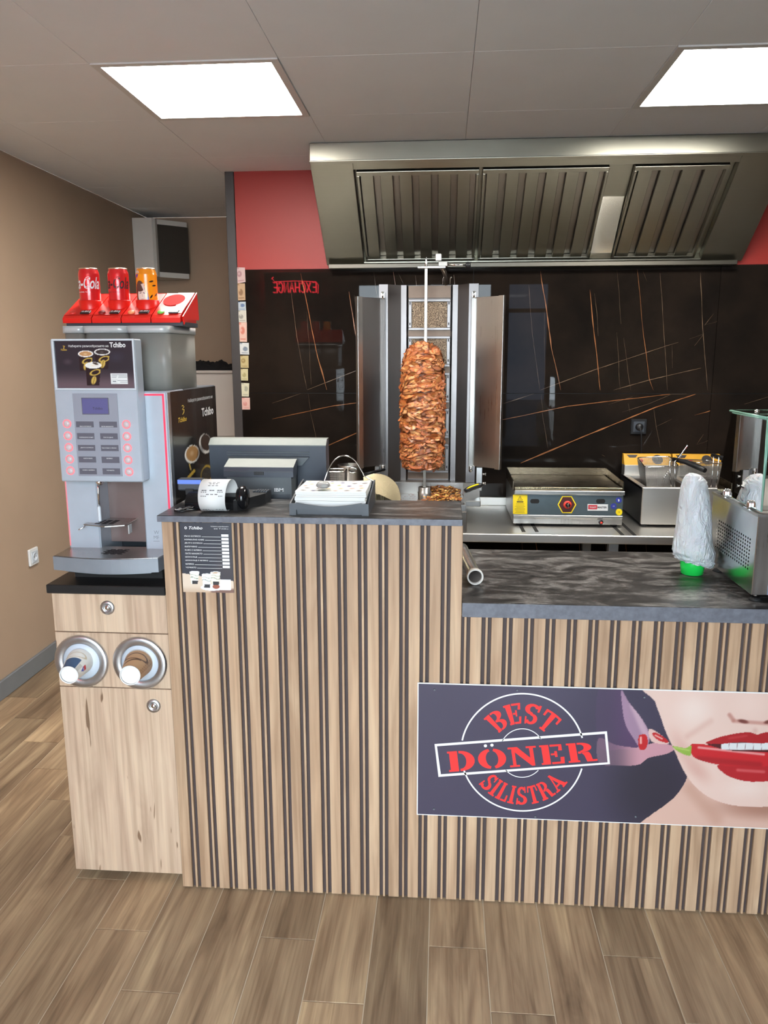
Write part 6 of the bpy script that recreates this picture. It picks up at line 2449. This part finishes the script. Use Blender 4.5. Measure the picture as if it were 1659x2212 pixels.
# flared keyboard wing at the right, further back
wing = [atZ(490, 1092, zL), atZ(512, 1098, zL), atZ(556, 1075, zL), atZ(552, 1068, zL)]
mb = MB()
mb.prism([(-.612, .055), (-.600, .050), (-.55, .17), (-.548, .235), (-.612, .235)], 2, zL, zL + .030)
mb.build('keyboard_wing', BLACK, fp_)
mb = MB()
for i in range(7):
    for j in range(2):
        mb.box(-.600 + i * .0072 + .003, -.600 + i * .0072 + .0085, .205 - j * .02, .218 - j * .02, zL + .030, zL + .034, bev=.0008) if i > 1 - j else None
mb.build('keys', DGREY, fp_)
MB().lathe([(.026, 0), (.030, .006), (.032, .014), (.030, .022), (.022, .027), (0, .028)], (-.6045, .080, zL + .034), 24, 0).build('roll_housing', BLACKG, fp_)
# receipt: paper strip bulging out of the slot and over the front
RCPT = mat('receipt_paper', rgb(216, 216, 214), .75, vary=.01)
ax0, ax1 = -.694, -.628
prof = [(.058 + .050 * math.cos(D(-8 + 10 * i)), zL + .0435 + .0425 * math.sin(D(-8 + 10 * i))) for i in range(9)]
for i in range(19):
    a = D(80 + 196 * i / 18)
    prof.append((.058 + .050 * math.cos(a), zL + .0435 + .0425 * math.sin(a)))
prof.append((.075, zL + .0012))
vs, fs = [], []
for i, (y, z) in enumerate(prof):
    sh = .014 * (1 - i / len(prof))
    vs += [(ax0 + sh * .2, y, z), (ax1 + sh * 1.2, y + .004, z)]
fs = [(2 * i, 2 * i + 1, 2 * i + 3, 2 * i + 2) for i in range(len(prof) - 1)]
mb = MB().add(vs, fs, True)
ro = mb.build('receipt', RCPT, fp_)
so_ = ro.modifiers.new('paper', 'SOLIDIFY')
so_.thickness = .0003
mb = MB()


def rplace(u, v):
    """u 0..1 across, v 0..1 along the strip, slightly proud"""
    f = 9 + v * (len(prof) - 10)
    i = min(int(f), len(prof) - 2)
    t = f - i
    A = Vector(vs[2 * i]).lerp(Vector(vs[2 * i + 2]), t)
    B = Vector(vs[2 * i + 1]).lerp(Vector(vs[2 * i + 3]), t)
    p = A.lerp(B, u)
    n = Vector((0, p.y - .058, p.z - zL - .0435)).normalized()
    return p + n * .0006


for v, u0, u1 in ((.18, .3, .7), (.21, .35, .65), (.25, .32, .68), (.34, .12, .88), (.37, .1, .3), (.37, .7, .9), (.41, .3, .72), (.44, .1, .3), (.44, .75, .9), (.72, .1, .35), (.72, .6, .9), (.76, .2, .5), (.8, .62, .9), (.84, .66, .86)):
    n = 8
    for k in range(n):
        if k % 3 == 2:
            continue
        a, b = u0 + (u1 - u0) * k / n, u0 + (u1 - u0) * (k + .9) / n
        mb.add([rplace(a, v), rplace(b, v), rplace(b, v + .013), rplace(a, v + .013)], [(0, 1, 2, 3)])
mb.build('receipt_lines', PRINTK, ro)
# customer display on a short stalk
dx0, dz1 = atY(383, 1034, .150)
dx1, dz0 = atY(437, 1060, .150)
cd = bx(dx0, dx1, .146, .176, dz0, dz1, bev=.004).build('customer_display', DGREY, fp_)
LCDB = emitmat('blue_lcd_glow', (0.16, 0.30, 1.0, 1), 0.45)
a, b = atY(383.5, 1036.5, .145), atY(435.5, 1046, .145)
bx(dx0 + .0015, dx1 - .0015, .1452, .1458, b[1], a[1]).build('lcd', LCDB, cd)
mb = MB()
xm_ = (dx0 + dx1) / 2
mb.box(xm_ - .012, xm_ + .012, .1440, .1462, dz0 - .012, dz0 + .006, bev=.001)
mb.build('stalk_clip', BLACK, cd)
bx(xm_ - .006, xm_ + .006, .150, .162, zL + .03, dz0, bev=.001).build('stalk', BLACK, fp_)

# folded sunglasses beside the printer
sg = thing('sunglasses', 'folded black sunglasses lying at the ledge end by the printer', 'sunglasses', (-.745, .045, LEDGEZ1))
for dx, dy, rr in ((0, 0, .4), (.017, .022, .4)):
    mb = MB()
    cx_, cy_ = -.755 + dx, .040 + dy
    ring = [(cx_ + .013 * math.cos(a) * .9 + .004 * math.sin(a), cy_ + .009 * math.sin(a), zL + .0045 + .0025 * math.sin(a) + .003) for a in np.linspace(0, 2 * PI, 18, endpoint=False)]
    mb.tube(ring, .0018, 6, closed=True)
    mb.build('rim', BLACKG, sg)
    MB().add([(r[0], r[1], r[2]) for r in ring], [tuple(range(18))]).build('lens', CHROME, sg)
MB().tube([(-.768, .034, zL + .003), (-.745, .038, zL + .003), (-.725, .05, zL + .004), (-.712, .058, zL + .002)], .0016, 6).build('temple', BLACKG, sg)
MB().tube([(-.752, .066, zL + .003), (-.735, .071, zL + .003), (-.715, .068, zL + .002)], .0016, 6).build('temple', BLACKG, sg)

# ================================================================== napkin holder with napkins
nh = thing('napkin_holder', 'charcoal napkin holder with a wire arm on the ledge', 'napkin holder', (-.345, .13, LEDGEZ1))
nx0_, nx1_, ny0, ny1 = -.452, -.243, .016, .222
zT = LEDGEZ1 + .034
mb = MB()
n = 14
# arched front panel
top = [(nx0_ + (nx1_ - nx0_) * i / n, zT - .010 * math.sin(PI * i / n)) for i in range(n + 1)]
low_ = [(nx0_ + .020 + (nx1_ - nx0_ - .040) * i / n, zL + .012 - .002 * math.sin(PI * i / n)) for i in range(n + 1)]
pts = [(nx0_, zL)] + top + [(nx1_, zL), (nx1_ - .016, zL)] + low_[::-1] + [(nx0_ + .016, zL)]
vsf = [(p[0], ny0, p[1]) for p in pts]
m_ = MB()
m_.box(nx0_, nx0_ + .018, ny0, ny0 + .004, zL, zT - .002)
m_.box(nx1_ - .018, nx1_, ny0, ny0 + .004, zL, zT - .002)
for i in range(n):
    a, b = top[i], top[i + 1]
    c, d_ = low_[i], low_[i + 1]
    xa_, xb_ = nx0_ + .018 + (nx1_ - nx0_ - .036) * i / n, nx0_ + .018 + (nx1_ - nx0_ - .036) * (i + 1) / n
    m_.prism([(xa_, c[1] + .003), (xb_, d_[1] + .003), (xb_, b[1]), (xa_, a[1])], 1, ny0, ny0 + .004)
m_.build('front', DGREY, nh)
bx(nx0_ + .016, nx1_ - .016, ny0 + .012, ny0 + .016, zL, zT - .016).build('inner_front', DGREY, nh)
for x in (nx0_, nx1_ - .004):
    MB().prism([(ny0 + .004, zL), (ny0 + .004, zT - .002), (ny1 - .04, zT + .026), (ny1, zT + .030), (ny1, zL)], 0, x, x + .004).build('side', DGREY, nh)
bx(nx0_ + .004, nx1_ - .004, ny1 - .004, ny1, zL, zT + .026).build('back', DGREY, nh)
bx(nx0_ + .004, nx1_ - .004, ny0 + .018, ny1 - .004, zT - .018, zT - .014).build('floor_plate', DGREY, nh)
# wire arm: from the right rear over the napkins to the glass weight
wp = [np.array((nx1_ - .002, .207, zT + .027))] + [at(*p, 1, yy) for p, yy in (((788, 1029), .198), ((783, 1020), .19), ((765, 993), .165), ((742, 984), .14), ((722, 995), .12), ((708, 1018), .105), ((700, 1041), .098))]
pts = []
for i in range(len(wp) - 1):
    p0, p1, p2, p3 = wp[max(i - 1, 0)], wp[i], wp[i + 1], wp[min(i + 2, len(wp) - 1)]
    for k in range(6):
        t_ = k / 6
        pts.append(tuple(.5 * (2 * p1 + (p2 - p0) * t_ + (2 * p0 - 5 * p1 + 4 * p2 - p3) * t_ ** 2 + (3 * p1 - p0 - 3 * p2 + p3) * t_ ** 3)))
pts.append(tuple(wp[-1]))
MB().tube(pts, .0017, 8).build('wire_arm', CHROME, nh)
# napkin stack, slightly fanned
zN = zT - .0138
NAP = paintmat('napkin_paper', .85, 0, .2)
RN = random.Random(3)


def nap_paint(dots):
    def f(U, V):
        C = np.tile(np.array([214, 214, 210]) / 255., (len(U), 1))
        if dots:
            r = random.Random(11)
            for i in range(6):
                for j in range(5):
                    cx_, cy_ = (i + .5 + .25 * (j % 2)) / 6.2, (j + .5) / 5
                    col = r.choice([(120, 110, 160), (236, 190, 176), (210, 220, 160), (150, 140, 140), (240, 214, 150)])
                    C = lay(C, soft(ell(U, V, cx_ + r.uniform(-.02, .02), cy_ + r.uniform(-.03, .03), .036, .042), 1.1, .75), np.array(col) * .8)
        return C
    return f


NX0, NX1 = nx0_ + .012, nx1_ - .010
zt_front, zt_back = atY(720, 1060, .05)[1], atY(720, 1041, .175)[1]
hN = .0415
for k in range(8):
    t0, t1 = zN + hN * k / 8, zN + hN * (k + .92) / 8
    last = k == 7
    dx, dy = RN.uniform(-.002, .002), RN.uniform(-.002, .002)
    xa_, xb_, ya_, yb2 = NX0 + dx, NX1 + dx, ny0 + .022 + dy, ny1 - .008 + dy

    def npl(u, v, xa_=xa_, xb_=xb_, ya_=ya_, yb2=yb2, t1=t1, k=k):
        return (xa_ + (xb_ - xa_) * u, ya_ + (yb2 - ya_) * v, t1 + .0035 * mnoise.noise(Vector((u * 2.2, v * 2, 1.0))) * (k / 7) + .004 * (u ** 6) * (k / 7) * v)
    g = paint_grid(0, 1, 0, 1, 40 if last else 10, 36 if last else 8, nap_paint(last), npl)
    # sides down to the sheet below
    m2 = MB()
    ring_t, ring_b = [], []
    for u, v in [(i / 10, 0) for i in range(10)] + [(1, i / 8) for i in range(8)] + [(1 - i / 10, 1) for i in range(10)] + [(0, 1 - i / 8) for i in range(8)]:
        p = npl(u, v)
        bulge = .0012
        ring_t.append(p)
        ring_b.append((p[0], p[1], p[2] - (t1 - t0)))
    nn = len(ring_t)
    g.add(ring_t + ring_b, [(i, (i + 1) % nn, nn + (i + 1) % nn, nn + i) for i in range(nn)], False, [lin(np.array([214, 214, 211]) / 255.)] * (2 * nn))
    o = g.build('napkin', NAP, base=((xa_ + xb_) / 2, (ya_ + yb2) / 2, t0))
    tag(o, 'white paper napkin printed with coloured dots on top of the stack' if last else 'plain white folded paper napkin inside the holder stack', 'napkin', 'napkins in the holder')
ztop_ = zN + hN
w_ = at(698, 1049, 2, ztop_ + .010)
GW = MB().lathe([(0, .0), (.012, .001), (.0185, .006), (.019, .010), (.014, .017), (.005, .020), (0, .020)], (w_[0], w_[1], ztop_ + .0025), 24).build('weight', mat('clear_weight', rgb(226, 226, 222), .12, trans=.7, vary=.02), nh)

# ================================================================== foil roll lying on the low worktop
tz_ = LOWZ1 + .0236
e0 = np.array(at(1027, 1247, 2, tz_))
e1 = np.array(at(998, 1186, 2, tz_))
dv = (e1 - e0)
dv[2] = 0
dv /= np.linalg.norm(dv)
e1 = e0 + dv * .33
fr_ = thing('foil_roll', 'shiny foil roll with a white cardboard end on the low worktop', 'foil roll', tuple(e0 + np.array([0, 0, -.0236])))
MB().cyl(tuple(e0 + dv * .016), tuple(e1), .0190, n=28, caps=False).build('foil', STEEL, fr_)
mb = MB()
MCORE = mat('cardboard_core', rgb(216, 210, 202), .7, vary=.04)
M_ = Matrix.Translation(Vector(e0)) @ Vector((0, 0, 1)).rotation_difference(Vector(dv)).to_matrix().to_4x4()
MB().lathe([(.0185, .12), (.0185, .002), (.0195, 0), (.0228, 0), (.0232, .003), (.0232, .015), (.0190, .017)], (0, 0, 0), 32, 2, M=M_).build('end_collar', MCORE, fr_)
MB().lathe([(.0185, .30), (.0183, .01)], (0, 0, 0), 28, 2, M=M_).build('core', mat('core_inside', rgb(150, 140, 134), .8, vary=.06), fr_)

# ================================================================== cups wrapped in a plastic bag
ws_x, ws_y = atZ(1494, 1246, LOWZ1)
ws_y += .03
ws_x = atY(1495, 1230, ws_y)[0]
wc = thing('wrapped_cups', 'stack of cups wrapped in a crinkled white plastic bag above a green tub', 'cup stack', (ws_x, ws_y, LOWZ1))
GREEN = mat('bright_green_plastic', rgb(30, 196, 78), .3, spec=.5, vary=.05)
GREEN.node_tree.nodes['Principled BSDF'].inputs['Subsurface Weight'].default_value = .2
MB().lathe([(0, .0006), (.026, .0006), (.031, .003), (.0345, .030), (.0365, .075), (.034, .076), (.032, .03), (0, .03)], (ws_x, ws_y, LOWZ1), 36).build('green_tub', GREEN, wc)


def wx(px, py):
    return atY(px, py, ws_y)


BAGM = bpy.data.materials.new('thin_plastic_bag')
BAGM.use_nodes = True
_n = NT(BAGM)
_n.b.inputs['Base Color'].default_value = rgb(206, 209, 212)
_n.b.inputs['Roughness'].default_value = .25
_n.b.inputs['Alpha'].default_value = .82
_n.b.inputs['Subsurface Weight'].default_value = .15
_v = _n.coord((1, 1, .45))
_f = _n.noise(_v, 28, 4, .6, 1.5)
_n.bump(_f, 1.0, .016)
MATS['thin_plastic_bag'] = BAGM
CUPW = mat('inner_white_cups', rgb(236, 236, 234), .5, vary=.02)
bagrows = [(1022, 1490, 1500), (1026, 1482, 1514), (1036, 1476, 1524), (1052, 1470, 1528), (1075, 1467, 1533), (1100, 1464, 1536), (1130, 1460, 1538), (1160, 1456, 1538),
           (1175, 1453, 1540), (1190, 1452, 1544), (1201, 1457, 1542), (1208, 1461, 1541), (1213, 1466, 1538)]
rows = []
for py, xa_, xb_ in bagrows:
    a, b = wx(xa_, py), wx(xb_, py)
    rows.append(((a[0] + b[0]) / 2, (b[0] - a[0]) / 2, a[1]))
NA = 72
fine = []
for i in range(len(rows) - 1):
    for k in range(7):
        t_ = k / 7
        fine.append(tuple(rows[i][j] + (rows[i + 1][j] - rows[i][j]) * t_ for j in range(3)))
fine.append(rows[-1])
vs = []
nr = len(fine)
for i, (cx_, r, z) in enumerate(fine):
    k = i / nr
    for j in range(NA):
        a = 2 * PI * j / NA
        p = Vector((math.cos(a) * 2.2, math.sin(a) * 2.2, k * 5))
        fold = mnoise.noise(p * 1.3) * .05 + abs(mnoise.noise(Vector((math.cos(a) * 5 + k * 2, math.sin(a) * 5, k * 3)))) * .09
        crump = 0
        if k > .62:
            crump = (k - .62) / .38 * (.16 * mnoise.noise(Vector((math.cos(a) * 4, math.sin(a) * 4, k * 26))) + .10 * abs(mnoise.noise(Vector((math.cos(a) * 9, math.sin(a) * 9, k * 40)))))
        rr = r * (.95 + fold + crump)
        hem = -.016 * math.cos(a) * max(0, (k - .75) / .25)
        vs.append((cx_ + rr * math.cos(a), ws_y + rr * math.sin(a), z + hem * (.4 + .6 * (math.cos(a) > 0)) + .004 * mnoise.noise(p * 2) * (1 if k > .6 else .3)))
mb = MB().add(vs, [(i * NA + j, i * NA + (j + 1) % NA, (i + 1) * NA + (j + 1) % NA, (i + 1) * NA + j) for i in range(nr - 1) for j in range(NA)], True)
c0 = len(mb.v)
mb.add([vs[j] for j in range(NA)], [tuple(range(NA))], True)
bo = mb.build('plastic_bag', BAGM, wc)
mb = MB()
zc = wx(1495, 1040)[1]
cr = (wx(1522, 1100)[0] - wx(1474, 1100)[0]) / 2
prof = [(0, zc), (cr * .72, zc)]
zb_ = LOWZ1 + .078
ncup = 14
for i in range(ncup):
    z = zc - (zc - zb_) * (i + 1) / ncup
    r = cr * (.74 + .26 * (i + 1) / ncup)
    prof += [(r - .002, z + .004), (r + .0015, z + .003), (r + .0015, z), (r - .002, z - .0005)]
MB().lathe(prof, (ws_x, ws_y, 0), 36).build('cup_stack', CUPW, wc)

# ================================================================== refrigerated topping case with glass guard
VX, VY0, VY1 = .752, .045, .385
VZ0, VZ1 = LOWZ1 + .022, 1.118
vc = thing('topping_case', 'stainless refrigerated topping case with a glass guard on the worktop', 'display case', (1.2, .22, LOWZ1))
VX1 = 1.95
mb = MB()
SIDE = steel('case_steel', (0.62, 0.62, 0.61, 1), 0.20, 2, streak=.05)
FRONTB = mat('case_front_film', rgb(170, 190, 226), .3, .4, vary=.04)
zsl = VZ1 - .0
# side plate with real ventilation holes: strips between rows of slots
hole_y0, hole_y1, hole_z0, hole_z1 = VY0 + .03, VY1 - .045, VZ0 + .055, VZ1 - .065
bx(VX + .022, VX1, VY0, VY1, VZ0, VZ1 - .002, bev=.003).build('body', STEEL, vc)
sd_ = MB()
# frame of the side plate
sd_.box(VX, VX + .0015, VY0, hole_y0, VZ0, VZ1)
sd_.box(VX, VX + .0015, hole_y1, VY1, VZ0, VZ1)
sd_.box(VX, VX + .0015, hole_y0, hole_y1, VZ0, hole_z0)
sd_.box(VX, VX + .0015, hole_y0, hole_y1, hole_z1, VZ1)
ncol, nrow = 17, 9
py_, pz_ = (hole_y1 - hole_y0) / ncol, (hole_z1 - hole_z0) / nrow
for i in range(ncol):
    for j in range(nrow):
        ya, yb2 = hole_y0 + i * py_, hole_y0 + (i + 1) * py_
        off = (pz_ / 2 if i % 2 else 0)
        za, zb2 = hole_z0 + j * pz_, hole_z0 + (j + 1) * pz_
        hy, hz = py_ * .27, pz_ * .34
        cy_, cz_ = (ya + yb2) / 2, (za + zb2) / 2
        hole = [(cy_ + hy * math.cos(t_), cz_ + (hz - hy) * (1 if math.sin(t_) > 0 else -1) + hy * math.sin(t_)) for t_ in [D(d_) for d_ in (15, 60, 120, 165, 195, 240, 300, 345)]]
        rect = [(yb2, cz_ + .0), (yb2, zb2), (ya, zb2), (ya, cz_), (ya, cz_), (ya, za), (yb2, za), (yb2, cz_)]
        o_ = [(VX, p[0], p[1]) for p in rect]
        h_ = [(VX, p[0], p[1]) for p in hole]
        nn = 8
        sd_.add(o_ + h_, [(k, (k + 1) % nn, nn + (k + 1) % nn, nn + k) for k in range(nn)])
so2 = sd_.build('side_plate', SIDE, vc)
bx(VX + .016, VX + .0215, VY0 + .01, VY1 - .01, VZ0 + .02, VZ1 - .02).build('vent_backing', BLACKMAT, vc)
bx(VX - .001, VX + .040, VY0 - .004, VY0 - .0002, VZ0, VZ1, bev=.002).build('corner_post', STEEL, vc)
bx(VX + .041, VX1, VY0 - .003, VY0 - .0002, VZ0, VZ1 - .004, bev=.001).build('front_panel', FRONTB, vc)
MB().prism([(VX - .004, VY0 - .006), (VX1, VY0 - .006), (VX1, VY1), (VX - .004, VY1)], 2, VZ1 - .0015, VZ1 + .005).build('top_rim', STEEL, vc)
for x in (VX + .022, VX1 - .05):
    for y in (VY0 + .025, VY1 - .03):
        m_ = MB().cyl((x, y, LOWZ1 + .008), (x, y, VZ0), .0055, n=12)
        f_ = m_.build('foot', CHROME, vc)
        MB().cyl((x, y, LOWZ1 + .0003), (x, y, LOWZ1 + .008), .017, .011, n=16).build('foot_pad', RUBBER, f_)
# inner sloping rear wall of the case
MB().prism([(VY0 + .12, VZ1 + .005), (VY1 - .01, VZ1 + .045), (VY1, VZ1 + .045), (VY1, VZ1 + .005)], 0, VX + .02, VX1).build('rear_ledge', STEEL, vc)
# glass side: trapezoid pane; front pane and top pane
gz0 = VZ1 + .012
gtop = atY(1586, 893, .30)[1]
pane = [(VY0 + .005, gz0), (VY1 - .01, gz0), (VY0 + .265, gtop), (VY0 + .02, gtop)]
gs = MB().prism(pane, 0, VX + .006, VX + .0115).build('side_glass', GLASS, vc)
mb = MB()
for i in range(4):
    a, b = pane[i], pane[(i + 1) % 4]
    mb.tube([(VX + .00875, a[0], a[1]), (VX + .00875, b[0], b[1])], .0028 if i in (0, 2) else .0024, 6)
mb.build('glass_edge', GLASSEDGE, gs)
bx(VX + .012, VX1 - .01, VY0 + .012, VY0 + .018, gz0, gtop).build('front_glass', GLASS, vc)
mb = MB()
mb.tube([(VX + .012, VY0 + .015, gz0), (VX + .012, VY0 + .015, gtop)], .003, 6)
mb.build('glass_edge', GLASSEDGE, vc)
tg_ = bx(VX + .004, VX1 - .01, VY0 + .016, VY0 + .268, gtop + .0035, gtop + .0095).build('top_glass', GLASS, vc)
mb = MB()
e = gtop + .0065
mb.tube([(VX + .003, VY0 + .016, e), (VX + .003, VY0 + .268, e)], .0032, 6)
mb.tube([(VX + .003, VY0 + .016, e), (VX1 - .01, VY0 + .016, e)], .0032, 6)
mb.tube([(VX + .003, VY0 + .268, e), (VX1 - .01, VY0 + .268, e)], .0032, 6)
mb.build('glass_edge', GLASSEDGE, tg_)
for y in (VY0 + .075, VY1 - .085):
    cl = MB()
    for s_ in (-.010, .010):
        cl.lathe([(.0085, 0), (.0085, .014), (.006, .022), (0, .024)], (VX + .009 + (s_ * .6), y + s_ * .5, VZ1 + .0052), 14)
    cl.box(VX - .006, VX + .026, y - .014, y + .014, VZ1 + .0051, VZ1 + .012, bev=.002)
    cl.build('glass_clamp', CHROME, vc)
for y in (VY0 + .05, VY0 + .225):
    cl = MB()
    cl.tube([(VX + .02, y, gtop + .003), (VX + .02, y, gtop - .012), (VX + .02, y - .004, gtop - .04)], .0018, 6)
    cl.lathe([(0, -.008), (.007, -.006), (.007, .004), (0, .006)], (VX + .018, y - .004, gtop - .045), 12, 0)
    cl.tube([(VX + .02, y - .004, gtop - .045), (VX + .035, y - .004, gtop - .045)], .003, 6)
    cl.build('pane_bracket', CHROME, vc)
MB().lathe([(.007, .0), (.007, .004), (0, .005)], (VX + .05, VY0 + .2, gtop + .0096), 14).build('glass_cap', CHROME, vc)
